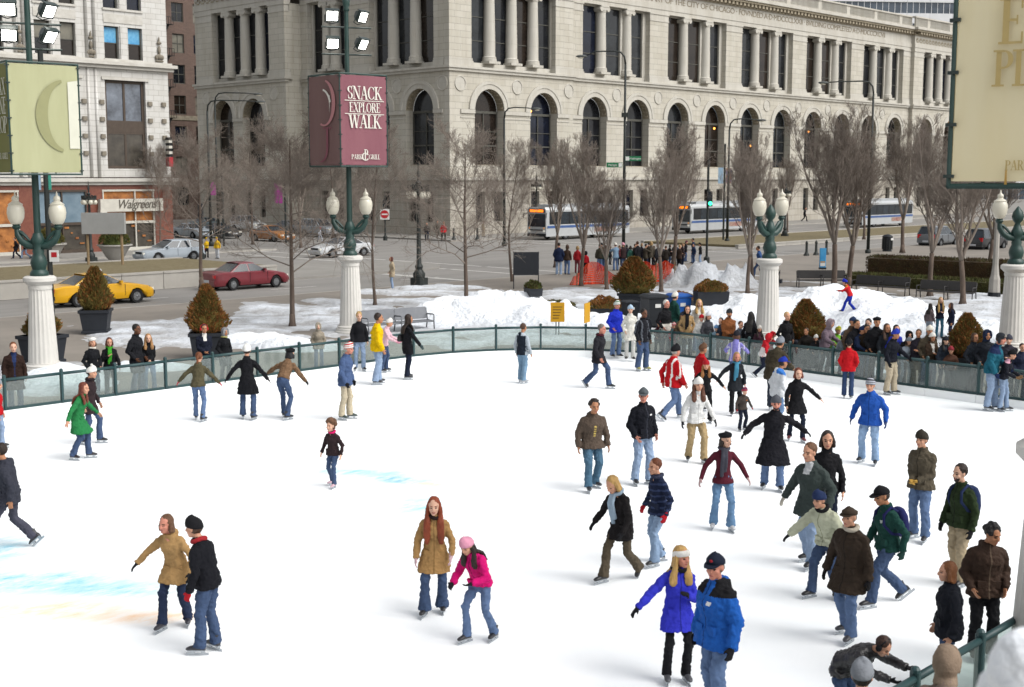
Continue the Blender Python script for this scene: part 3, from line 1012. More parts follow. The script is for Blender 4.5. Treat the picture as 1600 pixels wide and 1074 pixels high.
# ---- white tiled corner building with a shop below
stone_mat('white_tile', '#bdbcb8', '#b4b2ad', '#9c9a94', .9, .42, '#97938a', .35, .02, .01, .4)
mat('terracotta', '#dfdcd4', .5, .15, 1.5, .3, 12, col2='#cac6bc')
mat('bronze', '#55493f', .5, .15, 3)
mat('red_granite', '#7a4438', .35, .25, 6, col2='#8f5a48', spec=.4)
mat('shop_glow', '#cf8a4a', .5, .2, 1.5, col2='#7a4a28', emit=.03, ecol='#d98038')
mat('shop_dark', '#3b3733', .15, .3, 1.2, col2='#5f594f', spec=.5)
mat('shop_blue', '#8fa3b0', .12, .15, .6, col2='#6f8594', spec=.5)
mat('sign_white', '#d8d4c8', .5, .08, 3)
mat('sign_letters', '#6b665c', .5, .1, 3)
mat('ornament', '#8d8577', .8, .2, 4)
def tile_building():
    X1, X0, H = -30.6, -75.0, 32.0
    root = empty('corner_building', (X1, 0, 0), 0, 'white glazed tile corner building with red granite shop front', 'building')
    WT, TC = _M['white_tile'], _M['terracotta']
    cen = [-34.36 - 5.56 * k for k in range(7)]                  # window bay centres
    g = lambda u, z, d: (u - X1, -d, z)
    def hole_list():
        hs_ = []
        for c in cen:
            hs_ += [(c - 1.72, c + 1.72, 6.45, 13.2)]
            for fl in range(4):
                z = 14.8 + 3.78 * fl
                hs_ += [(c - 1.62, c - .38, z, z + 2.45), (c + .38, c + 1.62, z, z + 2.45)]
        return hs_
    b = MB(); wall_grid(b, X0, X1, 5.8, H, hole_list(), g, .45)
    b.build('wall', WT, root)
    MB().box(0 - 40, 0, .5, 30, 5.8, H - .2).build('wall', WT, root)
    def bx(name, m, u0, u1, z0, z1, d, back=.1, parent=root):
        return MB().box(u0 - X1, u1 - X1, -d, back, z0, z1).build(name, m, parent)
    bx('belt_cornice', TC, X0, X1 + .35, 14.05, 14.3, .35); bx('belt_cornice', TC, X0, X1 + .55, 14.3, 14.55, .6); bx('belt_cornice', TC, X0, X1 + .3, 14.55, 14.72, .2)
    bx('shop_cornice', TC, X0, X1 + .4, 5.45, 5.72, .5); bx('shop_cornice', TC, X0, X1 + .2, 5.2, 5.45, .25)
    big = rect_window(3.4, 6.75, (0,), (2.75, 3.6), .22, pane='pane_sky', frame='bronze')
    low = MB().box(-1.5, 1.5, -.05, .06, 2.8, 3.55).mesh('spandrel', _M['bronze'])
    lowp = MB().quad((-1.6, .0, .1), (1.6, .0, .1), (1.6, .0, 2.75), (-1.6, .0, 2.75)).mesh('pane', _M['shop_dark'])
    sw = [rect_window(1.22, 2.45, (), (1.2,), .07, pane=p) for p in ('dark_pane', 'pane_blind')]
    blue = MB().quad((-.54, .01, 1.24), (.54, .01, 1.24), (.54, .01, 2.38), (-.54, .01, 2.38)).mesh('pane', _M['pane_blue'])
    blind = MB().quad((-.54, .01, 1.24), (.54, .01, 1.24), (.54, .01, 2.38), (-.54, .01, 2.38)).mesh('pane', _M['pane_blind'])
    orn = MB()
    orn.ball((0, -.1, 0), .28, .14, .22, 8, 5); orn.ball((-.25, -.1, -.05), .16, .1, .2, 6, 4); orn.ball((.25, -.1, -.05), .16, .1, .2, 6, 4)
    orn.ball((0, -.1, .5), .15, .1, .35, 6, 4); orn.ball((0, -.1, 1.05), .22, .1, .14, 6, 4); orn.ball((0, -.1, 1.3), .08, .06, .25, 6, 4); orn.box(-.34, .34, -.12, 0, -.4, -.28)
    orn = orn.mesh('ornament', _M['ornament'], True)
    boss = MB().cbox((0, -.08, 0), .42, .16, .34, 0, .08).mesh('boss', _M['ornament'])
    for i, c in enumerate(cen):
        o = put_window(big, root, (c - X1, .3, 6.45)); link_mesh('spandrel', low, o); link_mesh('pane', lowp, o)
        bx('window_hood', TC, c - 2.0, c + 2.0, 13.2, 13.42, .14)
        for fl in range(4):
            z = 14.8 + 3.78 * fl
            for s in (-1, 1):
                o = put_window(sw[0], root, (c + s - X1, .3, z))
                if fl == 0 and i == 0: link_mesh('pane', blue, o)
                elif (i + fl) % 2 or s > 0: link_mesh('pane', blind, o)
            bx('sill', TC, c - 1.7, c + 1.7, z - .16, z, .12)
            bx('spandrel_panel', TC, c - 1.66, c + 1.66, z + 2.7, z + 3.35, .06)
            bx('mullion_shaft', WT, c - .3, c + .3, z, z + 2.5, .1, .3)
        for e in (-1, 1):
            for zz in (7.6, 8.9, 10.2, 11.5):
                link_mesh('boss', boss, root, (c + e * 2.05 - X1, 0, zz))
        link_mesh('ornament', orn, root, (c - 2.78 - X1, 0, 15.2))
        # vertical ribs between the bays
        for q in (-3.1, -2.46):
            b2 = MB()
            for (z0, z1) in ((5.8, 14.0), (14.75, H)):
                b2.tube([(c + q - X1, -.03, z0), (c + q - X1, -.03, z1)], .13, 8)
            b2.build('rib', WT, root, smooth=True)
    link_mesh('ornament', orn, root, (-.75, 0, 15.2))
    for zz in (7.6, 8.9, 10.2, 11.5): link_mesh('boss', boss, root, (-.5, 0, zz))
    # shop storey
    pier = [(-32.2, -30.6), (-37.95, -36.7), (-43.3, -42.0), (-49, -47.6), (-54.6, -53.3), (-60, -58.6)]
    for a, c in pier: bx('granite_pier', _M['red_granite'], a, c, 0, 5.2, .05, .5)
    bx('granite_lintel', _M['red_granite'], X0, -30.6, 4.85, 5.2, .03, .4)
    bx('shop_interior', _M['shop_dark'], X0, -32.2, 0, 4.85, -1.3, 1.5)
    bays = [(a2, a1) for (a1, _), (_, a2) in zip(pier, pier[1:])]
    for i, (a, c) in enumerate(bays):
        L = c - a
        fr_ = MB()
        bars(fr_, [(a - X1, c - X1, 4.7, 4.85), (a - X1, c - X1, 2.2, 2.4), (a - X1, c - X1, 0, .35)], .0, .07)
        bars(fr_, [(a - X1 + L * t - .05, a - X1 + L * t + .05, .35, 4.7) for t in (.02, .5 if i else .62, .98)], .0, .06)
        f_ = fr_.build('shop_frame', _M['sign_white'] if i % 2 == 0 else _M['bronze'], root)
        for z0, z1, mm in ((2.4, 4.7, 'shop_blue' if i == 1 else 'shop_glow'), (.35, 2.2, 'shop_glow' if i == 2 else 'shop_dark')):
            MB().quad((a - X1, .12, z0), (c - X1, .12, z0), (c - X1, .12, z1), (a - X1, .12, z1)).build('shop_window', _M[mm], f_)
        # goods and lit shelves behind the glass
        goods = MB()
        for q in range(9):
            x = a - X1 + L * (.08 + .1 * q)
            goods.cbox((x, .06, .8 + .4 * ((q * 7) % 4)), .16 + .1 * (q % 3), .05, .1 + .05 * (q % 2))
        tag(goods.build('shop_display', _M['shop_glow'], f_), kind='stuff')
    sign = bx('fascia_sign', _M['sign_white'], -37.1, -31.7, 3.15, 4.12, .5, -.1)
    text_mesh('Walgreens', .98, .05 + 2.05 - 5.55, .1 + 3.3, _M['sign_letters'], root, off=.5, name='sign_lettering', shear=.35, sx=.86, extr=.05)
    bx('fascia_sign', _M['sign_white'], -37.15, -36.6, 2.3, 3.3, .55, -.1)
    # small striped blade sign near the corner
    bs_ = MB()
    for k in range(7):
        bs_.mi = k % 2
        bs_.cbox((-.45, -.55, 7.5 + .22 * k), .3, .5, .21)
    bs_.mi = 2
    bs_.cbox((-.45, -.55, 7.0), .34, .55, .75)
    bs_.build('blade_sign', [mat('sign_black', '#1c1c1e', .6), _M['sign_white'], mat('sign_red', '#b5323a', .5)], root)
    return root
tile_building()

# ---- brown brick building at the back with fire escapes
stone_mat('brown_brick', '#66534a', '#5c4a41', '#4c3f37', .5, .16, '#4a3f39', stainamt=.5, ms=.012)
mat('iron', '#2c2b2a', .6, .1, 5)
def brick_building():
    root = empty('brick_building', (3, 62, 0), 0, 'dark brown brick building with iron fire escapes down the side street', 'building')
    holes = []
    cs = [5.35, 8.65, 11.9, 15.2, 18.5]
    for c in cs:
        for f in range(10): holes.append((c - 3 - .9, c - 3 + .9, 2.0 + 4.05 * f, 4.5 + 4.05 * f))
    b = MB(); wall_grid(b, 0, 22, 0, 44, holes, LF, .3); b.build('wall', _M['brown_brick'], root)
    MB().box(0, .02, .3, 20, 0, 44).build('wall', _M['brown_brick'], root)
    ws = [rect_window(1.8, 2.5, (0,), (1.25,), .1, pane=p, frame='weathered_metal') for p in ('dark_pane', 'pane_blind')]
    sill = MB().box(-1.05, 1.05, -.12, .05, -.2, 0).mesh('sill', _M['sill_dirt'])
    for i, c in enumerate(cs):
        for f in range(10):
            o = put_window(ws[1 if (i * 3 + f * 5) % 7 < 2 else 0], root, (c - 3, .2, 2.0 + 4.05 * f))
            link_mesh('sill', sill, o)
    MB().box(0, 22, -.1, .2, 13.4, 14.0).build('string_course', _M['sill_dirt'], root)
    for f in range(1, 9):
        z = 1.4 + 4.05 * f
        e = MB()
        e.box(.7, 4.2, -1.3, 0, z, z + .08)
        for xx in np.arange(.7, 4.21, .35): e.box(xx, xx + .05, -1.3, -1.25, z, z + 1.0)
        e.box(.7, 4.2, -1.32, -1.25, z + .95, z + 1.02)
        e.tube([(1.0, -.7, z), (3.7, -.7, z + 4.05)], .09, 4); e.tube([(1.0, -1.1, z), (3.7, -1.1, z + 4.05)], .09, 4)
        e.build('fire_escape', _M['iron'], root)
    return root
brick_building()

# ---- modern block far behind: white bands and dark ribbon glazing
def modern_building():
    a = PD(1270, 100, 330); 
    root = empty('office_block', (a.x, a.y, 0), AZ - R(90) + R(6), 'modern white office block with ribbon glazing behind the parapet', 'building')
    mat('white_panel', '#f4f6f8', .4, .05, .5); mat('ribbon_glass', '#3a4450', .1, .2, .3, col2='#5d6a78', spec=.5); mat('steel_blue', '#8fa0ae', .25, .2, .3, spec=.5)
    z = 0; k = 0
    while z < 58:
        MB().box(0, 75, 0, 30, z, z + 2.7).build('window_band', _M['ribbon_glass'], root)
        f = MB()
        for x in np.arange(.0, 75, 1.6): f.box(x, x + .12, -.06, 0, z, z + 2.7)
        f.build('mullions', _M['white_panel'], root)
        p = MB()
        for x in np.arange(0, 75, 6): p.box(x + .03, x + 5.97, -.3, 30, z + 2.7, z + 5.2)
        p.build('white_band', _M['white_panel'], root)
        z += 5.2
    g = MB().box(-32, -.5, -4, 20, 0, 46).build('glass_wing', _M['steel_blue'], root)
    q = MB()
    for x in np.arange(-32, -1, 2.2): q.box(x, x + .15, -4.1, -4, 30, 46)
    for zz in np.arange(30, 46, 3.2): q.box(-32, -.5, -4.08, -4, zz, zz + .2)
    q.build('mullions', _M['white_panel'], g)
modern_building()
# ---------------------------------------------------------------- trees and plants
mat('bark', '#7a6b60', .95, .2, 6, .6, 25, col2='#5f5249', stretch=(1, 1, .25))
mat('twigs', '#877b70', .95, .15, 1.5, col2='#a1958a')
def tree_meshes(seed, H=8.6, fork=2.6, spread=1.0, up=.6, nprim=11, dens=1.0, multi=1, rt=.11):
    rnd = random.Random(seed)
    tk, cr = MB(), MB()
    def bend(p, d, L, r0, r1, n, wob, lift):
        pts = [p]; q = Vector(p); dd = Vector(d).normalized()
        for i in range(n):
            dd = (dd + Vector((rnd.gauss(0, wob), rnd.gauss(0, wob), rnd.gauss(0, wob) + lift))).normalized()
            q = q + dd * (L / n)
            pts.append(q.copy())
        return pts, [r0 + (r1 - r0) * i / n for i in range(n + 1)], dd
    leaders = []
    if multi == 1:
        pts, rs, dd = bend((0, 0, -.1), (0, 0, 1), H * .86, rt, .02, 12, .045, .05)
        tk.lathe([(rt * 1.7, -.1), (rt * 1.15, .18), (rt * 1.0, .5)], 8)
        tk.tube(pts, [max(r_, .015) for r_ in rs], 8)
        leaders.append((pts, rs))
    else:
        pts, rs, dd = bend((0, 0, -.1), (0, 0, 1), fork, rt, rt * .85, 4, .03, .05)
        tk.lathe([(rt * 1.7, -.1), (rt * 1.15, .18), (rt * 1.0, .5)], 8)
        tk.tube(pts, rs, 8)
        for k in range(multi):
            a = 6.283 * k / multi + rnd.random()
            p2, r2, _ = bend(pts[-1], (math.cos(a) * .42 * spread, math.sin(a) * .42 * spread, 1), (H - fork) * rnd.uniform(.8, .98), rt * .6, .014, 10, .06, .08)
            cr.tube(p2, r2, 6)
            leaders.append((p2, r2))
    def along(pts, t):
        f = t * (len(pts) - 1); i = min(int(f), len(pts) - 2)
        return pts[i].lerp(pts[i + 1], f - i), (pts[i + 1] - pts[i]).normalized()
    def twig(p, d, L, r, depth):
        n = 3 if depth else 2
        pts, rs, dd = bend(p, d, L, r, max(r * .35, .004), n, .16, .05 * up)
        cr.tube(pts, rs, 3, cap=False)
        if depth <= 0: return
        k = int((4 + rnd.random() * 3) * dens)
        for i in range(k):
            t = .25 + .72 * (i + rnd.random()) / k
            q, dq = along(pts, t)
            side = dq.orthogonal().normalized()
            side = Matrix.Rotation(rnd.random() * 6.283, 3, dq) @ side
            nd = dq * .75 + side * rnd.uniform(.5, .95) + Vector((0, 0, .22 * up))
            twig(q, nd, L * rnd.uniform(.38, .62), max(r * .48, .0046), depth - 1)
    for pts, rs in leaders:
        np_ = nprim if multi == 1 else max(5, nprim // 2)
        for k in range(np_):
            t0 = (fork / (H * .86)) if multi == 1 else .12
            t = t0 + (1 - t0) * ((k + rnd.random() * .7) / np_) ** .9
            t = min(t, .97)
            q, dq = along(pts, t)
            a = k * 2.4 + rnd.uniform(-.4, .4)
            frac = (1 - (t - t0) / (1.02 - t0))
            L = (H * .36 * spread) * (.35 + .65 * frac) * rnd.uniform(.8, 1.15)
            d = Vector((math.cos(a), math.sin(a), up * rnd.uniform(.6, 1.3)))
            twig(q, d, L, .012 + .026 * frac, 3)
    return tk.mesh('trunk', _M['bark'], True), cr.mesh('crown', _M['twigs'], True)
TREES = [tree_meshes(1, 8.6, 2.0, 1.05, .75, 24, 1.3), tree_meshes(2, 9.2, 2.4, .95, .95, 24, 1.3),
         tree_meshes(3, 8.8, 2.3, .8, 1.8, 22, 1.1, 5, .14), tree_meshes(4, 9.4, 2.4, .78, 2.0, 25, 1.1, 5, .14), tree_meshes(8, 9.0, 2.6, .78, 1.6, 22, 1.1, 4, .13)]
def tree(kind, loc, H, rz, label, sxy=1.0, group=None):
    if kind == 3 and int(loc[0] * 10) % 2: kind = 4
    base = (8.6, 9.2, 8.8, 9.4, 9.0)[kind]
    root = empty('bare_tree', loc, rz, label, 'tree', group)
    k = H / base
    root.scale = (k * sxy, k * sxy, k)
    link_mesh('trunk', TREES[kind][0], root); link_mesh('crown', TREES[kind][1], root)
    return root
_tl = [  # px, py of the foot, top py, proto, width factor, label
 (457, 511, 165, 0, 1.0, 'bare tree standing in snow left of the middle lamp pillar'),
 (586, 478, 175, 1, .72, 'slim bare tree behind the bench at the middle lamp pillar'),
 (728, 487, 185, 0, 1.0, 'bare tree growing out of the foot of the big snow mound'),
 (908, 447, 205, 2, .85, 'bare tree at the left end of the orange netting'),
 (948, 454, 268, 2, 1.0, 'thin bare tree just left of the brown conical shrub'),
 (1033, 457, 235, 2, .9, 'thin bare tree in front of the orange netting right of the shrub'),
 (1050, 433, 200, 3, 1.0, 'stout bare tree at the right end of the orange netting'),
 (1168, 458, 225, 2, .9, 'slim bare tree left of the pillar with twin globes'),
 (1176, 444, 215, 3, .85, 'bare tree directly behind the slim one by the twin globe pillar'),
 (1303, 450, 165, 3, 1.05, 'broad bare tree behind the left bench, rear one of a pair'),
 (1326, 447, 190, 2, 1.0, 'bare tree beside the snow climbing child'),
 (1453, 463, 185, 3, 1.0, 'bare tree behind the middle of the right hand bench'),
 (1504, 478, 205, 2, 1.05, 'bare tree in snow at the right end of the benches'),
]
for i, (px, py, ty, k, sxy, lb) in enumerate(_tl):
    p = P(px, py, PZ)
    d = fdist(p)
    H = PD(px, ty, d).z - PZ
    tree(k, (p.x, p.y, ground_z(p.x, p.y) - .02), H, i * 1.7, lb, sxy, 'bare trees on the plaza')
for i, (px, py, z, ty, k, sxy, lb) in enumerate([
 (315, 446, .85, 190, 0, 1.0, 'bare tree in the median planter between the taxi and the red car'),
 (800, 440, PZ, 200, 1, .8, 'bare tree behind the black notice board'),
 (868, 415, PZ, 215, 2, .8, 'bare tree behind the waiting crowd, left of the bus front'),
 (1410, 392, .3, 190, 3, 1.0, 'bare tree on the far median left of the litter bin'),
 (1350, 372, .3, 225, 2, .9, 'bare tree on the far median in front of the rearmost bus'),
 (1545, 430, PZ, 200, 2, 1.0, 'bare tree behind the hedge under the cream banner'),
 (250, 390, .1, 215, 1, .7, 'bare street tree at the shop corner'),
 (395, 380, .1, 200, 0, .9, 'bare street tree on the side street corner'),
 (520, 372, .1, 190, 1, 1.0, 'bare street tree at the side wall of the limestone building'),
 (470, 385, .1, 215, 2, .8, 'bare street tree by the parked silver car'),
 (1230, 362, .3, 240, 2, .8, 'bare tree on the far median by the second bus')]):
    p = P(px, py, z)
    H = PD(px, ty, fdist(p)).z - z
    tree(k, (p.x, p.y, z - .05), H, i * 2.1 + .5, lb, sxy, 'bare trees along the avenue')

# leafy things: many small leaf faces in a volume
def foliage(seed, n, fn, size, mats):
    rnd = np.random.RandomState(seed)
    vs, fs, mi = [], [], []
    for i in range(n):
        p, nrm = fn(rnd)
        a = rnd.randn(3); a /= np.linalg.norm(a)
        u = np.cross(a, nrm); u /= (np.linalg.norm(u) + 1e-6)
        v = np.cross(u, a)
        s = size * rnd.uniform(.6, 1.4)
        k = len(vs)
        vs += [p - u * s * .4, p + v * s * .2 + nrm * s * .5, p + u * s * .4, p + nrm * s * 1.3 - v * s * .15]
        fs.append((k, k + 1, k + 3)); fs.append((k + 1, k + 2, k + 3))
        t = 1 if rnd.rand() < .35 + .4 * math.sin(p[0] * 4 + seed) * math.cos(p[2] * 3) else 0
        mi += [t, t]
    b = MB(); b.add(vs, fs); b.m = mi
    return b.mesh('foliage', mats)
mat('rust_leaf', '#6b4423', .9, .3, 3, raw=True, col2='#8a5a2c')
mat('olive_leaf', '#4f4a22', .9, .3, 3, raw=True, col2='#6a5a2a')
mat('green_leaf', '#3a431f', .9, .3, 3, raw=True, col2='#4c5226')
mat('hedge_leaf', '#4b4a26', .9, .3, 3, raw=True, col2='#39351f')
mat('hedge_brown', '#46351f', .9, .3, 3, raw=True, col2='#33291b')
mat('tub', '#2d3138', .6, .1, 3)
mat('soil', '#4a3b2e', .95, .2, 5)
def cone_fn(H, Rm, z0=0.0, sharp=.8):
    def fn(r):
        t = r.rand() ** .8
        prof = Rm * min(1, (1 - t) ** sharp * 1.15) * (1.0 if t > .22 else (.62 + 1.7 * t))
        a = r.rand() * 6.283
        rr = prof * (.72 + .3 * r.rand() ** .5) * (1 + .11 * math.sin(3 * a + 9 * t) + .09 * math.sin(7 * a - 13 * t) + .06 * math.sin(13 * a + 21 * t))
        p = np.array([rr * math.cos(a), rr * math.sin(a), z0 + t * H])
        nrm = np.array([math.cos(a) * .7, math.sin(a) * .7, .75])
        return p, nrm
    return fn
def core(H, Rm, z0, m):
    return MB().lathe([(Rm * .5, z0), (Rm * .8, z0 + H * .2), (Rm * .62, z0 + H * .45), (Rm * .3, z0 + H * .75), (.02, z0 + H * .95)], 12).mesh('core', m, True)
CONES = [foliage(11, 5200, cone_fn(1.7, .72), .10, [_M['rust_leaf'], _M['olive_leaf']]),
         foliage(12, 5200, cone_fn(1.45, .62, 0, .7), .10, [_M['olive_leaf'], _M['rust_leaf']]),
         foliage(13, 4200, cone_fn(1.35, .72, 0, .6), .10, [_M['green_leaf'], _M['rust_leaf']])]
CORES = [core(1.7, .72, 0, _M['olive_leaf']), core(1.45, .62, 0, _M['olive_leaf']), core(1.35, .72, 0, _M['green_leaf'])]
def tub_mesh(w0, w1, h):
    b = MB()
    b.loft([[(-a, -a, z), (a, -a, z), (a, a, z), (-a, a, z)] for a, z in ((w0, 0), (w0 * 1.12, 0), (w0 * 1.12, .08), (w0, .1), (w1, h - .12), (w1 * 1.1, h - .1), (w1 * 1.1, h), (w1 * .95, h), (w1 * .95, h - .06))])
    return b.mesh('planter', _M['tub'])
TUB = tub_mesh(.42, .5, .85)
def potted(px, py, kind, H, label, rz=0.3, tub=True, wide=1.0, topy=None, z=None):
    p = P(px, py, PZ)
    zz = ground_z(p.x, p.y) if z is None else z
    root = empty('potted_shrub', (p.x, p.y, zz), rz, label, 'shrub', 'clipped conifers in dark tubs')
    th = 0
    if tub:
        link_mesh('planter', TUB, root); th = .82
        MB().box(-.45, .45, -.45, .45, .74, .79).build('soil', _M['soil'], root)
    h0 = (1.7, 1.45, 1.35)[kind]
    if topy is not None:
        H = PD(px, topy, fdist(p)).z - zz - th
    k = H / h0
    f = link_mesh('foliage', CONES[kind], root, (0, 0, th)); f.scale = (k * wide, k * wide, k)
    c = link_mesh('core', CORES[kind], f)
    return root
potted(151, 521, 1, 1.5, 'dark green conical shrub in a black square tub behind the yellow taxi', rz=-.65, topy=420, wide=.92)
potted(325, 560, 0, 1.7, 'rusty conical shrub in snow behind the man with red earmuffs', rz=-.65, topy=447, wide=1.05)
potted(68, 570, 1, 1.5, 'brown conical shrub hidden behind the left lamp pillar', topy=478, wide=1.35)
potted(990, 489, 1, 1.5, 'brown conical shrub in a black tub before the orange netting', topy=404, wide=1.4)
potted(1257, 573, 0, 1.7, 'rusty conical shrub behind the onlookers right of the twin globe pillar', topy=470, wide=1.4)
potted(1507, 605, 0, 1.7, 'rusty conical shrub among the onlookers by the right rail', topy=492, wide=1.2)
def box_fn(L, W, H):
    def fn(r):
        s = r.rand()
        x, y = (r.rand() - .5) * L, (r.rand() - .5) * W
        if s < .5: return np.array([x, y, H * (.92 + .1 * r.rand())]), np.array([0, 0, 1.])
        z = r.rand() * H
        if s < .9: e = -1 if r.rand() < .7 else 1; return np.array([x, e * W / 2, z]), np.array([0, e * .8, .5])
        e = -1 if r.rand() < .5 else 1
        return np.array([e * L / 2, y, z]), np.array([e * .8, 0, .5])
    return fn
def hedge(px0, py0, px1, py1, W, H, m2, label, n, z=PZ):
    a, c = P(px0, py0, z), P(px1, py1, z)
    L = (c - a).length
    ang = math.atan2(c.y - a.y, c.x - a.x)
    root = empty('clipped_hedge', ((a.x + c.x) / 2, (a.y + c.y) / 2, z), ang, label, 'hedge')
    link_mesh('foliage', foliage(int(px0), n, box_fn(L, W, H), .11, m2), root)
    MB().box(-L / 2 + .05, L / 2 - .05, -W / 2 + .05, W / 2 - .05, 0, H * .93).build('core', m2[0], root)
hedge(1330, 444, 1625, 462, 1.3, .55, [_M['hedge_leaf'], _M['green_leaf']], 'low olive green hedge behind the dark benches', 6000)
hedge(1362, 427, 1640, 440, 1.6, 1.0, [_M['hedge_brown'], _M['hedge_leaf']], 'taller brown clipped hedge behind the low green one', 6500)
def shrub_trough(px, py, L, label, rz, n=2200, H=.45, tubh=.45, hued=('rust_leaf', 'olive_leaf')):
    p = P(px, py, PZ)
    root = empty('planter_trough', (p.x, p.y, ground_z(p.x, p.y) - .1), rz, label, 'planter')
    b = MB(); b.loft([[(-L / 2 * k, -.4 * k, z), (L / 2 * k, -.4 * k, z), (L / 2 * k, .4 * k, z), (-L / 2 * k, .4 * k, z)] for k, z in ((.92, 0), (1, tubh), (.93, tubh), (.93, tubh - .05))])
    b.build('planter', _M['tub'], root)
    def fn(r):
        a = r.rand() * 6.283; t = r.rand() ** .5
        x = t * math.cos(a); y = t * math.sin(a)
        z = H * math.sqrt(max(0, 1 - t * t)) * (.8 + .25 * math.sin(5 * x + 3) * math.cos(6 * y))
        return np.array([x * L * .5, y * .48, tubh - .05 + z]), np.array([x * .6, y * .6, .8])
    link_mesh('foliage', foliage(int(px), n, fn, .09, [_M[hued[0]], _M[hued[1]]]), root)
    MB().ball((0, 0, tubh - .05), L * .43, .38, H * .75, 10, 6).build('core', _M['olive_leaf'], root)
shrub_trough(945, 500, 1.35, 'black trough of brown low shrubs left of the conical shrub', -.7, 2200, .5, .55)
shrub_trough(1110, 509, 1.25, 'black trough of brown low shrubs behind the blonde in white', -.7, 2200, .45, .6)
shrub_trough(1065, 490, 1.0, 'low brown shrubs in a trough behind the blue bin', -.7, 1400, .4, .6)
shrub_trough(833, 505, .55, 'small dark tub with a round green shrub half buried in snow', -.5, 800, .32, .3, ('green_leaf', 'hedge_brown'))
shrub_trough(870, 486, 1.6, 'half buried olive shrub poking out of the snow mound', -.6, 1200, .3, .2, ('olive_leaf', 'green_leaf'))
# big bowl planters on the far pavement
def bowl(px, py, label):
    p = P(px, py, .1)
    root = empty('bowl_planter', (p.x, p.y, .1), 0, label, 'planter')
    MB().lathe([(.45, 0), (.5, .06), (.62, .2), (.95, .75), (1.1, .95), (1.2, .98), (1.2, 1.06), (1.0, 1.06), (.95, .98)], 20).build('bowl', _M['planter_wall'], root, smooth=40)
    def fn(r):
        a = r.rand() * 6.283; t = r.rand() ** .5
        return np.array([t * math.cos(a) * .95, t * math.sin(a) * .95, 1.0 + 1.05 * math.sqrt(max(0, 1 - t * t)) * (.85 + .2 * r.rand())]), np.array([t * math.cos(a), t * math.sin(a), .7])
    link_mesh('foliage', foliage(int(px), 2200, fn, .13, [_M['green_leaf'], _M['olive_leaf']]), root)
    MB().ball((0, 0, 1.1), .8, .8, .8, 10, 6).build('core', _M['green_leaf'], root)
bowl(180, 406, 'stone bowl planter with a green shrub before the shop door')
bowl(78, 404, 'stone bowl planter partly hidden by the left lamp post')

# ---------------------------------------------------------------- lamp pillars with banners and floodlights
mat('pillar_white', '#e9e6df', .6, .06, 2, .1, 12)
mat('lamp_green', '#25453f', .45, .12, 4, spec=.45)
mat('globe', '#d9d5c4', .3, .06, 2, spec=.5, emit=.05, ecol='#fff4dc')
mat('flood_lens', '#ffffff', .3, 0, emit=9, ecol='#fffdf4')
mat('flood_body', '#2c3a38', .4, .1, 5, spec=.5)
mat('pole_dark', '#34413e', .45, .1, 4, spec=.4)
# a small serif alphabet made of strokes
TH, TN = .17, .055
def arc_pts(cx, cy, rx, ry, a0, a1, thick=TH, thin=TN, n=18):
    o, i_ = [], []
    for k in range(n + 1):
        a = R(a0 + (a1 - a0) * k / n)
        w_ = (thin + (thick - thin) * abs(math.cos(a)) ** 1.4) / 2
        o.append((cx + (rx + w_) * math.cos(a), cy + (ry + w_ * .7) * math.sin(a)))
        i_.append((cx + (rx - w_) * math.cos(a), cy + (ry - w_ * .7) * math.sin(a)))
    return o + i_[::-1]
def ln(x0, y0, x1, y1, w_):
    return [(x0 - w_ / 2, y0), (x0 + w_ / 2, y0), (x1 + w_ / 2, y1), (x1 - w_ / 2, y1)]
def hb(x0, x1, y, t=TN): return [(x0, y - t / 2), (x1, y - t / 2), (x1, y + t / 2), (x0, y + t / 2)]
def sf(x, y, l=.2): return hb(x - l, x + l, y + (TN / 2 if y < .5 else -TN / 2), TN)
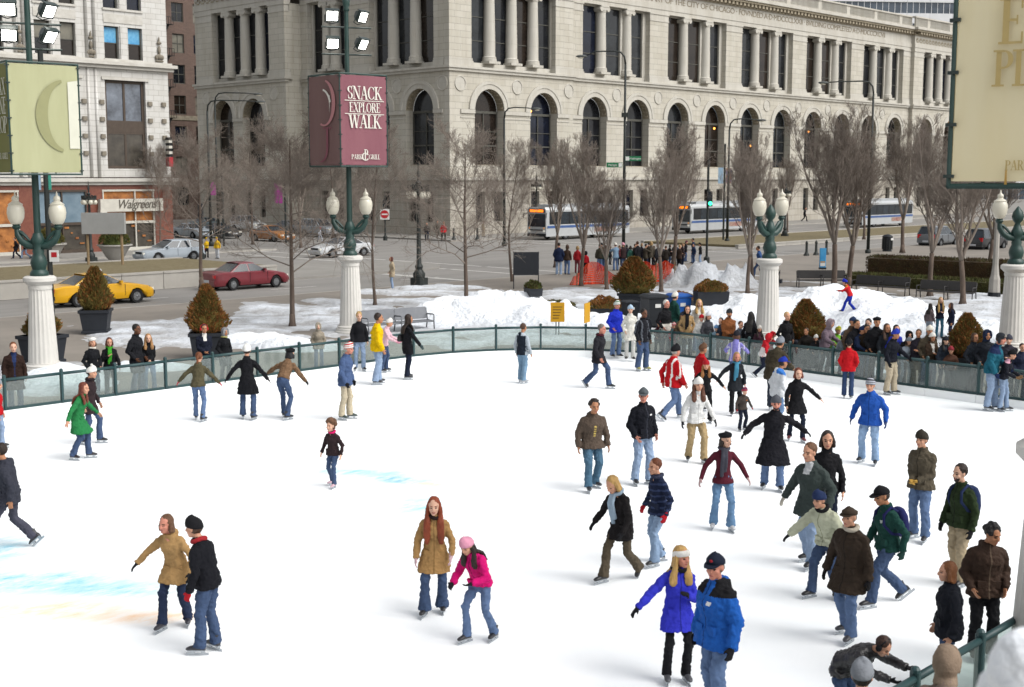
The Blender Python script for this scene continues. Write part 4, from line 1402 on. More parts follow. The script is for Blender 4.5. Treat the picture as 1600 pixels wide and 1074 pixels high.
GL = {
 'S': (.58, [arc_pts(.29, .74, .19, .215, 30, 270), arc_pts(.29, .255, .20, .215, -150, 90), ln(.46, .70, .46, .96, .05), ln(.10, .05, .10, .32, .05)]),
 'N': (.86, [ln(.15, 0, .15, 1, TN), ln(.17, 1, .70, 0, TH), ln(.70, 0, .70, 1, TN), sf(.15, 0, .15), sf(.1, 1, .12), sf(.70, 1, .15)]),
 'A': (.82, [ln(.12, 0, .40, 1, TN), ln(.68, 0, .42, 1, TH), hb(.22, .6, .34), sf(.12, 0, .13), sf(.68, 0, .17)]),
 'C': (.78, [arc_pts(.42, .5, .32, .47, 38, 322), ln(.69, .66, .69, .95, .05), ln(.69, .08, .69, .3, .05)]),
 'K': (.82, [ln(.18, 0, .18, 1, TH), ln(.24, .42, .64, 1, TN), ln(.70, 0, .36, .56, TH), sf(.18, 0), sf(.18, 1), sf(.66, 1, .14), sf(.7, 0, .17)]),
 'E': (.68, [ln(.18, 0, .18, 1, TH), hb(.1, .58, .97), hb(.2, .46, .52), hb(.1, .6, .03), ln(.575, .76, .575, 1, .05), ln(.595, 0, .595, .26, .05), ln(.46, .42, .46, .62, .045), sf(.18, 0, .18), sf(.18, 1, .18)]),
 'X': (.8, [ln(.66, 0, .16, 1, TH), ln(.14, 0, .64, 1, TN), sf(.14, 0, .13), sf(.66, 0, .16), sf(.16, 1, .16), sf(.64, 1, .13)]),
 'P': (.66, [ln(.18, 0, .18, 1, TH), arc_pts(.34, .74, .22, .23, -90, 90), hb(.2, .36, .97), hb(.2, .36, .51), sf(.18, 0), sf(.15, 1, .15)]),
 'L': (.64, [ln(.18, 0, .18, 1, TH), hb(.1, .56, .03), ln(.56, 0, .56, .28, .05), sf(.18, 0, .18), sf(.18, 1)]),
 'O': (.88, [arc_pts(.44, .5, .33, .47, 0, 360, n=36)]),
 'R': (.78, [ln(.18, 0, .18, 1, TH), arc_pts(.34, .75, .21, .22, -90, 90), hb(.2, .36, .97), hb(.2, .36, .53), ln(.66, 0, .38, .54, TH), sf(.18, 0), sf(.15, 1, .15), sf(.68, 0, .14)]),
 'W': (1.08, [ln(.32, 0, .12, 1, TH), ln(.32, 0, .54, .95, TN), ln(.76, 0, .54, 1, TH), ln(.76, 0, .97, 1, TN), sf(.12, 1, .16), sf(.54, 1, .14), sf(.97, 1, .12)]),
 'G': (.86, [arc_pts(.42, .5, .32, .47, 38, 330), ln(.70, .68, .70, .95, .05), ln(.70, .06, .70, .42, TH), sf(.70, .45, .14)]),
 'I': (.38, [ln(.18, 0, .18, 1, TH), sf(.18, 0), sf(.18, 1)]),
 'H': (.86, [ln(.18, 0, .18, 1, TH), ln(.66, 0, .66, 1, TH), hb(.2, .66, .52), sf(.18, 0), sf(.18, 1), sf(.66, 0), sf(.66, 1)]),
 'D': (.82, [ln(.18, 0, .18, 1, TH), arc_pts(.30, .5, .40, .47, -90, 90), hb(.1, .32, .97), hb(.1, .32, .03)]),
 'Y': (.8, [ln(.40, .45, .14, 1, TH), ln(.40, .45, .64, 1, TN), ln(.40, 0, .40, .48, TH), sf(.4, 0), sf(.14, 1, .14), sf(.64, 1, .12)]),
 ' ': (.3, []),
}
def serif(mb, s, x, y, h, fn, sx=1.0, align='L', mi=None, tight=.96):
    """lay the letters of s as thin raised shapes: fn(u, v, lift) -> point"""
    wid = sum(GL[c][0] for c in s) * h * sx * tight
    if align == 'C': x -= wid / 2
    if align == 'R': x -= wid
    for ci, c in enumerate(s):
        adv, polys = GL[c]
        for k, pl in enumerate(polys):
            lift = .004 + .0012 * (k % 6) + .0002 * (ci % 3)
            m_ = len(pl)
            if m_ > 4:                           # arcs come as a ribbon: split into quads
                hh = m_ // 2
                for i in range(hh - 1):
                    q = [pl[i], pl[i + 1], pl[m_ - 2 - i], pl[m_ - 1 - i]]
                    mb.poly([fn(x + u * h * sx, y + v * h, lift) for u, v in q])
            else:
                mb.poly([fn(x + u * h * sx, y + v * h, lift) for u, v in pl])
        x += adv * h * sx * tight
    return wid
def cloth_mat(name, c1, c2, rough=.75):
    return mat(name, c1, rough, .1, .7, .35, 1.3, col2=c2, stretch=(1.4, 1.4, .25), spec=.2)
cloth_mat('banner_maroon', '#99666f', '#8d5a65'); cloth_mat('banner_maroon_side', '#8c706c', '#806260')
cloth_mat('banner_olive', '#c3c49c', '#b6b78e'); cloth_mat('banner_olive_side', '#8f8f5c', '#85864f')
cloth_mat('banner_cream', '#fff4cf', '#f9eabb')
mat('letter_white', '#f1ede2', .7, .04, 3); mat('letter_pink', '#c98c8e', .7, .04, 3); mat('letter_tan', '#d0b87a', .7, .04, 3)
mat('letter_olive', '#a0a074', .7, .04, 3); mat('letter_pale', '#e4e4d2', .7, .04, 3); mat('letter_mauve', '#8f5560', .7, .04, 3)
mat('rust_stain', '#c9a052', .8, .3, 3)
LAMP_PARTS = {}
def lamp_pillar(px, by, label, pole=True, rz=0.0, pole_top=12.1, lamp_rz=0.0, z=PZ):
    lamp_rz += math.atan2(RT.y, RT.x)
    p = P(px, by, z)
    root = empty('lamp_pillar', (p.x, p.y, z), rz, label, 'lamp post')
    L = LAMP_PARTS
    if not L:
        L['pillar'] = MB().lathe([(.43, .30), (.425, .36), (.415, .6), (.315, 2.52)], flute=20, fdepth=.022).mesh('pillar', _M['pillar_white'], 60)
        L['foot'] = MB().lathe([(.60, 0), (.60, .10), (.56, .12), (.56, .2), (.50, .22), (.52, .27), (.46, .31), (.46, .34)], 28).mesh('pillar_foot', _M['pillar_white'], 40)
        L['head'] = MB().lathe([(.33, 2.48), (.34, 2.55), (.33, 2.6), (.36, 2.62), (.44, 2.7), (.46, 2.72), (.46, 2.82), (.40, 2.86), (.25, 2.87)], 28).mesh('pillar_capital', _M['pillar_white'], 40)
        b = MB()
        b.lathe([(.25, 2.86), (.27, 2.9), (.25, 2.98), (.19, 3.05), (.21, 3.12), (.24, 3.25), (.2, 3.4), (.15, 3.5), (.17, 3.58), (.13, 3.66), (.17, 3.8), (.2, 3.9), (.15, 4.02), (.12, 4.1)], 14)
        for s in (-1, 1):
            b.tube([(s * .1, 0, 3.72), (s * .28, 0, 3.74), (s * .46, 0, 3.86), (s * .58, 0, 4.05), (s * .6, 0, 4.22)], [.1, .12, .11, .09, .07], 8)
            b.tube([(s * .2, 0, 3.84), (s * .34, 0, 4.0), (s * .47, 0, 4.12), (s * .58, 0, 4.16)], [.03, .05, .06, .04], 6)
            b.lathe([(.05, 4.18), (.1, 4.22), (.13, 4.28), (.10, 4.32), (.12, 4.36)], 10, c=(s * .6, 0, 0))
        L['bracket'] = b.mesh('bracket', _M['lamp_green'], 50)
        L['globe'] = MB().lathe([(.10, 0), (.16, .05), (.22, .18), (.245, .34), (.23, .48), (.19, .56), (.21, .58), (.13, .64), (.08, .68), (.1, .72), (.09, .79), (.03, .84), (.012, .95)], 16).mesh('globe', _M['globe'], 60)
        L['finial'] = MB().lathe([(.12, 4.1), (.08, 4.2), (.16, 4.3), (.19, 4.42), (.16, 4.56), (.06, 4.7), (.01, 4.76)], 12).mesh('finial', _M['lamp_green'], 60)
    for k in ('pillar', 'foot', 'head'):
        link_mesh(L[k].name.split('.')[0], L[k], root)
    br = link_mesh('bracket', L['bracket'], root, (0, 0, 0), lamp_rz or 0)
    for s in (-1, 1):
        link_mesh('globe', L['globe'], br, (s * .6, 0, 4.34))
    if not pole:
        link_mesh('finial', L['finial'], root)
        return root
    MB().lathe([(.10, 4.05), (.095, 6.0), (.085, 9.4), (.08, pole_top - .5)], 10).build('pole', _M['lamp_green'], root, smooth=60)
    MB().lathe([(.08, pole_top - .55), (.12, pole_top - .5), (.09, pole_top - .42), (.13, pole_top - .3), (.14, pole_top - .15), (.1, pole_top), (.02, pole_top + .08)], 12).build('pole_cap', _M['lamp_green'], root, smooth=60)
    return root
def floodlights(root, zs, toward, w_=.55, k=4):
    """rows of lit floodlights on cross bars, aimed down at the ice; toward = local direction angle"""
    for j, z in enumerate(zs):
        MB().tube([(-.9 * math.cos(toward - R(90)), -.9 * math.sin(toward - R(90)), z), (.9 * math.cos(toward - R(90)), .9 * math.sin(toward - R(90)), z)], .035, 6).build('cross_bar', _M['pole_dark'], root)
        for s in (-1, 1):
            ax = s * .52
            c = Vector((ax * math.cos(toward - R(90)), ax * math.sin(toward - R(90)), z + .42))
            rot = Matrix.Rotation(toward + (R(-3) if s > 0 else R(40)), 4, 'Z') @ Matrix.Rotation(R(24 + 6 * j), 4, 'Y')
            M_ = Matrix.Translation(c) @ rot @ Matrix.Scale(.82, 4)
            b = MB()
            b.loft([[(x, y * q, zz * q) for y, zz in ((-.27, -.24), (.27, -.24), (.27, .24), (-.27, .24))] for x, q in ((-.28, .35), (-.2, .6), (.0, .95), (.12, 1.0))])
            b.loft([[(x, y * q, zz * q) for y, zz in ((-.27, -.24), (.27, -.24), (.27, .24), (-.27, .24))] for x, q in ((.12, 1.06), (.16, 1.06))])
            b.box(-.05, .2, -.3, .3, .245, .275)
            b.tube([(0, -.3, 0), (-.02, -.3, -.32), (0, 0, -.4), (-.02, .3, -.32), (0, .3, 0)], .022, 5)
            me_ = b.mesh('floodlight', _M['flood_body'])
            o = link_mesh('floodlight', me_, root); o.matrix_local = M_
            ln_ = MB().quad((.165, -.23, -.2), (.165, .23, -.2), (.165, .23, .2), (.165, -.23, .2)).mesh('lens', _M['flood_lens'])
            link_mesh('lens', ln_, o)
def banner_box(root, z0, z1, a, rz, mats, side_text, frame='lamp_green'):
    """four cloth sheets laced to a square frame; rz turns the box"""
    h = a / 2
    fr = MB()
    for x in (-h, h):
        for y in (-h, h): fr.tube([(x, y, z0), (x, y, z1)], .025, 6)
    for z in (z0, z1):
        for (x0, y0, x1, y1) in ((-h, -h, h, -h), (h, -h, h, h), (h, h, -h, h), (-h, h, -h, -h), (-h, 0, h, 0)):
            fr.tube([(x0, y0, z), (x1, y1, z)], .03, 6)
    f = fr.build('banner_frame', _M[frame], root, rz=rz)
    for k in range(4):
        N = 10
        vs, fs = [], []
        Mz = Matrix.Rotation(math.pi / 2 * k, 3, 'Z')
        for i in range(N + 1):
            for j in range(N + 1):
                u = -h + .03 + (a - .06) * i / N; v = z0 + .05 + (z1 - z0 - .1) * j / N
                d = .02 * math.sin(u * 2.2 + k) * math.sin(math.pi * j / N) + .012 * math.sin(v * 2.9 + u * 1.7) * math.sin(math.pi * i / N)
                vs.append(Mz @ Vector((u, -h - .01 - d * .6, v)))
        for i in range(N):
            for j in range(N):
                q = i * (N + 1) + j
                fs.append((q, q + N + 1, q + N + 2, q + 1))
        b = MB(); b.add(vs, fs)
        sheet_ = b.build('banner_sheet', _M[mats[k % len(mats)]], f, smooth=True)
        ey = MB()
        for j in range(7):
            for s in (-1, 1):
                ey.cbox(Mz @ Vector((s * (h - .02), -h - .02, z0 + .1 + (z1 - z0 - .2) * j / 6)), .07, .07, .035)
        ey.build('lacing', _M['pole_dark'], f)
    for k, fnc, m_ in side_text:
        Mz = Matrix.Rotation(math.pi / 2 * k, 3, 'Z')
        b = MB()
        fnc(b, lambda u, v, l: tuple(Mz @ Vector((u, -h - .045 - l, v))))
        b.build('lettering', _M[m_], f)
    return f
def big_arc(cx, cz, rx, rz_, a0, a1, thick, thin):
    def g(b, fn):
        pl = arc_pts(cx, cz, rx, rz_, a0, a1, thick, thin, 28)
        m_ = len(pl); hh = m_ // 2
        for i in range(hh - 1):
            b.poly([fn(u, v, 0) for u, v in (pl[i], pl[i + 1], pl[m_ - 2 - i], pl[m_ - 1 - i])])
    return g
view = math.atan2(CAM.y - 0, CAM.x - 0)
def face_angle(p, turn):
    """z rotation that turns a box side (-y) to the camera, then by turn"""
    a = math.atan2(CAM.y - p.y, CAM.x - p.x)
    return a + R(90) + turn
# middle pillar, maroon banner
B = lamp_pillar(549, 521, 'middle lamp pillar with floodlights and a maroon restaurant banner')
ang = face_angle(B.location, R(34))
def snack(b, fn):
    serif(b, 'SNACK', 0.02, 8.42, .46, fn, .86, 'C'); serif(b, 'EXPLORE', 0.02, 7.97, .345, fn, .78, 'C'); serif(b, 'WALK', .02, 7.42, .46, fn, .92, 'C')
    b.poly([fn(u, v, .003) for u, v in ((-.83, 8.36), (.85, 8.36), (.85, 8.385), (-.83, 8.385))]); b.poly([fn(u, v, .003) for u, v in ((-.83, 7.9), (.85, 7.9), (.85, 7.925), (-.83, 7.925))])
    serif(b, 'PARK', -.58, 6.33, .17, fn, .9); serif(b, 'GRILL', .16, 6.33, .17, fn, .9)
    serif(b, 'P', -.04, 6.3, .38, fn, .7)
    big_arc(.02, 6.42, .13, .13, 30, 330, .06, .03)(b, fn)
f = banner_box(B, 6.08, 9.3, 2.0, ang, ['banner_maroon', 'banner_maroon', 'banner_maroon', 'banner_maroon_side'],
    [(0, snack, 'letter_white'),
     (3, big_arc(.05, 8.3, .62, .78, -112, 80, .22, .08), 'letter_pink'),
     (3, lambda b, fn: (big_arc(-.1, 8.15, .56, .62, 15, 80, .12, .09)(b, fn), b.poly([fn(u, v, .002) for u, v in ((.38, 8.55), (.44, 8.55), (.40, 7.95))]) ), 'letter_white'),
     (3, lambda b, fn: (big_arc(-.2, 6.75, .42, .5, -95, 10, .14, .07)(b, fn), b.poly([fn(u, v, .002) for u, v in ((-.05, 7.45), (.52, 7.45), (.52, 7.4), (-.05, 7.4))]), b.poly([fn(u, v, .002) for u, v in ((.16, 6.75), (.3, 6.75), (.3, 7.42), (.16, 7.42))])), 'letter_mauve')])
floodlights(B, (11.0, 10.05), math.atan2(CAM.y - B.location.y, CAM.x - B.location.x) + R(12))
# left pillar, olive banner
A = lamp_pillar(69, 584, 'left lamp pillar with floodlights and an olive green banner')
ang = face_angle(A.location, R(20))
def relax(b, fn):
    for i, s in enumerate(('RELAX', 'DINE', 'SHOP')):
        serif(b, s, .93, 7.95 - .52 * i, .46, fn, .8, 'R')
    serif(b, 'PARK GRILL', .9, 6.2, .17, fn, .9, 'R')
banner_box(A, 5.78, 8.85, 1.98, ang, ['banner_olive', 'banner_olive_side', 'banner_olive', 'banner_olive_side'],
    [(3, relax, 'letter_pale'), (0, big_arc(.62, 7.4, .72, .98, 100, 258, .34, .09), 'letter_olive'),
     (0, lambda b, fn: b.poly([fn(u, v, .001) for u, v in ((.66, 8.35), (.95, 8.4), (.95, 6.5), (.66, 6.5))]), 'letter_pale')])
floodlights(A, (10.95, 10.0, 9.3), math.atan2(CAM.y - A.location.y, CAM.x - A.location.x) + R(6))
lamp_pillar(1199, 530, 'lamp pillar with twin globes and a green finial behind the crowd', False, lamp_rz=.68)
lamp_pillar(1580, 548, 'lamp pillar with twin globes at the right edge beyond the rail', False)
# near right pillar, cream banner
E_ = lamp_pillar(1637, 1088, 'nearest lamp pillar at the right edge carrying the cream banner', lamp_rz=1.08)
ang = face_angle(E_.location, R(-5))
dE = fdist(E_.location) - 1.1
zr = lambda py: PD(1560, py, dE).z - PZ
ux = lambda px: (px - 1637) / FPX * dE
def play(b, fn):
    for s, x, y0, y1 in (('EXPLORE', 1528, -12, 63), ('PLAY', 1522, 72, 131), ('PARK GRILL', 1547, 250, 266)):
        serif(b, s, ux(x), zr(y1), zr(y0) - zr(y1), fn, .82)
banner_box(E_, zr(292), zr(292) + 3.3, 2.2, ang, ['banner_cream'], [(0, play, 'letter_tan'),
     (0, lambda b, fn: b.poly([fn(u, v, -.002) for u, v in ((ux(1547), zr(289)), (ux(1551), zr(289)), (ux(1550), zr(255)), (ux(1548), zr(250)))]), 'rust_stain')])
floodlights(E_, (11.0, 10.2), math.atan2(CAM.y - E_.location.y, CAM.x - E_.location.x) + R(30))
# ---------------------------------------------------------------- vehicles
mat('tyre', '#1d1d1f', .8, .1, 5); mat('rim', '#9a9da0', .35, .1, 5, metal=.7); mat('chrome', '#b8bcc0', .25, .05, 3, metal=.9)
mat('car_glass', '#1d242b', .08, .2, .8, col2='#39444d', spec=.6)
mat('tail_red', '#a3141a', .3, .1, 4, emit=.15); mat('amber', '#d98a2a', .3, .1, 4, emit=.3); mat('headlight', '#e8e6da', .2, .05, 4, spec=.6, emit=.15)
mat('black_trim', '#232427', .6, .1, 4); mat('plate', '#d9dde2', .5, .05, 4); mat('road_grime', '#6a6660', .9, .2, 3)
def paint(name, c): return mat(name, c, .32, .06, 1.5, spec=.5, coat=.5)
for n_, c_ in dict(taxi_yellow='#f0b400', car_maroon='#7c2631', car_silver='#a9b3bc', car_white='#d9dcde', car_black='#2b2d31', car_orange='#c07a34', car_teal='#4a6d78', car_grey='#6d7277', bus_white='#c4c7c8', bus_blue='#3a5f9c').items(): paint(n_, c_)
WHEEL = {}
def wheel_meshes(r):
    if r not in WHEEL:
        t = MB()
        prof = [(r * .62, -.1), (r * .93, -.11), (r, -.08), (r, .08), (r * .93, .11), (r * .62, .1)]
        n = 20
        vs = [(p[0] * math.cos(6.2832 * i / n), p[1], p[0] * math.sin(6.2832 * i / n)) for p in prof for i in range(n)]
        t.add(vs, [(j * n + i, j * n + (i + 1) % n, ((j + 1) % len(prof)) * n + (i + 1) % n, ((j + 1) % len(prof)) * n + i) for j in range(len(prof)) for i in range(n)])
        k = MB()
        for s in (-1, 1):
            c = [(r * .62 * math.cos(6.2832 * i / n), s * .07, r * .62 * math.sin(6.2832 * i / n)) for i in range(n)]
            k.poly(c)
            for i in range(7):
                a = 6.2832 * i / 7
                k.cbox((r * .36 * math.cos(a), s * .085, r * .36 * math.sin(a)), .06 + .05 * abs(math.cos(a)), .03, .06 + .05 * abs(math.sin(a)))
            k.ball((0, s * .08, 0), r * .2, .03, r * .2, 8, 5)
        WHEEL[r] = (t.mesh('wheel', _M['tyre'], 40), k.mesh('rim', _M['rim'], 40))
    return WHEEL[r]
def car(loc, rz, label, color, kind='sedan', group=None, taxi=False, name=None):
    """local +x is forward; profiles in metres"""
    root = empty(name or ('taxi' if taxi else 'parked_car' if group else 'car'), loc, rz, label, 'taxi' if taxi else 'car', group)
    L = {'sedan': 5.0, 'suv': 4.7, 'wagon': 4.8, 'van': 5.1}[kind]
    h = L / 2
    W = .92
    tall = kind in ('suv', 'van')
    zb = .34 if tall else .26
    belt = .98 if not tall else 1.08
    roof = {'sedan': 1.44, 'suv': 1.76, 'wagon': 1.5, 'van': 1.85}[kind]
    # (x, top z) of the lower body
    if kind == 'van':
        prof = [(-h, .9), (-h + .08, belt), (h - 1.1, belt), (h - .35, .86), (h - .05, .7), (h, .56)]
    elif kind == 'suv':
        prof = [(-h, .86), (-h + .06, belt), (h - 1.5, belt), (h - .5, .98), (h - .1, .82), (h, .6)]
    elif kind == 'wagon':
        prof = [(-h, .78), (-h + .06, belt - .04), (h - 1.55, belt - .03), (h - .5, .84), (h - .1, .72), (h, .55)]
    else:
        prof = [(-h, .62), (-h + .06, .9), (-h + .5, .98), (-h + 1.0, belt), (h - 1.65, belt), (h - .9, .90), (h - .35, .79), (h - .06, .66), (h, .5)]
    xs_ = sorted({*[p[0] for p in prof], *np.linspace(-h, h, 26)})
    px_, pz_ = [p[0] for p in prof], [p[1] for p in prof]
    wx = [-h + (1.0 if kind != 'sedan' else 1.12), h - .98]
    wr = .36 if tall else .33
    b = MB(); rings = []
    for x in xs_:
        zt = float(np.interp(x, px_, pz_))
        e = min(1, (h - abs(x)) / .35)
        wd = W * (.80 + .2 * math.sqrt(max(0, e)))
        z0 = zb
        for w_ in wx:                              # wheel arches
            dx = abs(x - w_)
            if dx < wr + .07: z0 = max(z0, wr + math.sqrt(max(0, (wr + .07) ** 2 - dx ** 2)) * .95)
        z0 = min(z0, zt - .08)
        zm = max(z0 + .02, .58)
        zm = min(zm, zt - .04)
        rings.append([(x, -wd * .93, z0), (x, -wd, (z0 + zm) / 2), (x, -wd * 1.0, zm), (x, -wd * .985, zt - .06 if zt - .06 > zm else zm + .01), (x, -wd * .9, zt), (x, 0, zt + .025), (x, wd * .9, zt), (x, wd * .985, zt - .06 if zt - .06 > zm else zm + .01), (x, wd, zm), (x, wd, (z0 + zm) / 2), (x, wd * .93, z0)])
    b.loft(rings)
    b.build('body', color, root, smooth=35)
    MB().box(-h + .15, h - .15, -W * .78, W * .78, .2, .6).build('underbody', _M['black_trim'], root)
    # cabin
    if kind == 'sedan': cab = (-h + .95, -h + 1.75, h - 2.35, h - 1.5)
    elif kind == 'wagon': cab = (-h + .08, -h + .5, h - 2.3, h - 1.45)
    elif kind == 'suv': cab = (-h + .08, -h + .38, h - 2.1, h - 1.4)
    else: cab = (-h + .08, -h + .3, h - 2.0, h - .95)
    zb2 = belt - .03
    def ring(x, z, wd): return [(x, -wd, z), (x, -wd * .6, z + .015), (x, wd * .6, z + .015), (x, wd, z)]
    g = MB()
    bw, tw = W * .93, W * .70
    lower = [(cab[0], zb2), (cab[3], zb2)]
    A0, A1 = Vector((cab[0], 0, zb2)), Vector((cab[1], 0, roof)); B0, B1 = Vector((cab[3], 0, zb2)), Vector((cab[2], 0, roof))
    def sec(t):                                    # cross-section from rear base over the roof is made of 3 strips
        pass
    pts_l = lambda s: [(cab[0], s * bw, zb2), (cab[1], s * tw, roof - .06), (cab[2], s * tw, roof - .06), (cab[3], s * bw, zb2)]
    l_, r_ = pts_l(1), pts_l(-1)
    g.quad(*l_); g.quad(*r_)                        # sides
    g.quad(l_[0], r_[0], r_[1], l_[1]); g.quad(l_[3], r_[3], r_[2], l_[2])
    rr = [[(x, s * y, z) for s, y, z in ((-1, tw, roof - .06), (-1, tw * .85, roof), (0, 0, roof + .02), (1, tw * .85, roof), (1, tw, roof - .06))] for x in (cab[1] - .05, cab[1] + .15, (cab[1] + cab[2]) / 2, cab[2] - .15, cab[2] + .05)]
    rr[0] = [(p[0], p[1], p[2] - .03) for p in rr[0]]; rr[-1] = [(p[0], p[1], p[2] - .03) for p in rr[-1]]
    g.loft(rr, cap=False)
    g.build('cabin', color, root, smooth=35)
    def glass(name, q, k=.1, lift=.012):
        q = [Vector(p) for p in q]
        c = sum(q, Vector()) / 4
        nrm = (q[1] - q[0]).cross(q[3] - q[0]).normalized()
        if nrm.dot(c - Vector((0, 0, belt - .2))) < 0: nrm = -nrm
        q = [c + (p - c) * (1 - k) + nrm * lift for p in q]
        MB().quad(*q).build(name, _M['car_glass'], root)
    glass('rear_window', [l_[0], r_[0], r_[1], l_[1]], .13); glass('windscreen', [l_[3], r_[3], r_[2], l_[2]], .1)
    for s in (l_, r_):
        a, c, d, e = [Vector(p) for p in s]
        nwin = 2 if kind == 'sedan' else 3
        for i in range(nwin):
            t0, t1 = i / nwin, (i + 1) / nwin
            glass('side_window', [a.lerp(e, t0 + (.04 if i == 0 else 0)), a.lerp(e, t1), c.lerp(d, t1), c.lerp(d, t0)], .1)
        dl = MB()
        for i in range(1, 3):
            x = a.lerp(e, i / (nwin if nwin > 2 else 2) if i < nwin else .97).x
            dl.box(x - .008, x + .008, s[0][1] * 1.075 - .012, s[0][1] * 1.075 + .012, .42, zb2 - .02)
        dl.build('door_gap', _M['black_trim'], root)
        MB().cbox((cab[3] - .3, s[0][1] * 1.13, belt + .06), .14, .2, .13, 0, .03).build('mirror', color, root)
    tm, rm = wheel_meshes(wr)
    for x in wx:
        for y in (-W + .1, W - .1):
            o = link_mesh('wheel', tm, root, (x, y, wr)); link_mesh('rim', rm, o)
    zl = .62 if not tall else .78
    for s in (-1, 1):
        MB().cbox((h - .10, s * W * .62, zl), .2, .36, .14, -s * .3, .04).build('headlight', _M['headlight'], root)
        MB().cbox((-h + .07, s * W * .66, zl + .14), .14, .34, .16 if not tall else .3, s * .2, .03).build('tail_light', _M['tail_red'], root)
    for x, q in ((h, 1), (-h, -1)):
        MB().cbox((x - q * .06, 0, .46), .22, W * 1.72, .17, 0, .06).build('bumper', _M['black_trim'] if taxi else color, root)
        MB().cbox((x + q * .055, 0, .5), .012, .5, .14).build('number_plate', _M['plate'], root)
    MB().cbox((h - .01, 0, .66 if not tall else .8), .05, .8, .12, 0, .01).build('grille', _M['black_trim'], root)
    if taxi:
        MB().loft([[(x, y, z) for x, y in ((-.12 * k, -.3 * k), (.12 * k, -.3 * k), (.12 * k, .3 * k), (-.12 * k, .3 * k))] for k, z in ((1, roof + .02), (1, roof + .12), (.8, roof + .2))]).build('roof_sign', _M['plate'], root)
    return root
SOUTH, NORTH, EASTW = R(180), 0.0, R(-90)
def gx(px, Y):
    r = ray(px, 460); return CAM.x + (Y - CAM.y) * r.x / r.y
LC = 0
car((gx(152, -36.9), -36.9, -.03), NORTH, 'yellow taxi driving past the clipped shrub in a tub', _M['taxi_yellow'], taxi=True)
_rc = car((gx(383, -34.6), -34.6, -.03), NORTH, 'maroon saloon car driving along the planter wall', _M['car_maroon']); _rc.scale = (.92, .96, .98)
s_ = P(265, 408, -.03); car((s_.x, s_.y, -.03), SOUTH, 'silver estate car passing in front of the shop', _M['car_silver'], 'wagon')
_cl = [(300, 372, 'car_silver', 'sedan', 'grey car waiting in the side street behind the traffic officers', 0), (345, 372, 'car_black', 'sedan', 'dark car waiting under the trees behind the traffic officers', 0),
 (388, 362, 'car_white', 'suv', 'white off-road wagon queueing in the side street', 0), (425, 377, 'car_orange', 'sedan', 'orange brown car at the front of the side street queue', 0), (415, 358, 'car_teal', 'van', 'teal van far back in the side street queue', 0),
 (455, 366, 'car_grey', 'sedan', 'grey saloon in the middle of the side street queue', 0), (500, 370, 'car_silver', 'suv', 'silver off-road wagon at the crossing left of the middle pillar', 0), (470, 352, 'car_black', 'van', 'black van at the back of the side street queue', 0)]
for px, py, c_, k_, lb, a_ in _cl:
    q = P(px, py, -.03); car((q.x, q.y, -.03), EASTW + a_, lb, _M[c_], k_, 'cars queueing in the side street', name='queueing_car')
q = P(1352, 385, -.03)
for i, (px, c_, lb) in enumerate([(1466, 'car_grey', 'grey car under the trees at the far right'), (1540, 'car_black', 'dark car under the cream banner at the far right')]):
    q = onY(px, 372, -33.5); z_ = 0
    car((P(px, 385 + 6 * i, -.03).x, P(px, 385 + 6 * i, -.03).y, -.03), NORTH, lb, _M[c_], 'suv')
mat('led_orange', '#ff8a1e', .5, .3, 30, emit=1.2, ecol='#ff7a14'); mat('bus_dark', '#26292d', .12, .2, .8, spec=.5); mat('bus_yellow', '#d0a040', .5, .1, 3); mat('bus_grey', '#b7bbbe', .4, .1, 2)
mat('advert_red', '#8a3a3c', .5, .3, 2, col2='#c7b9a5')
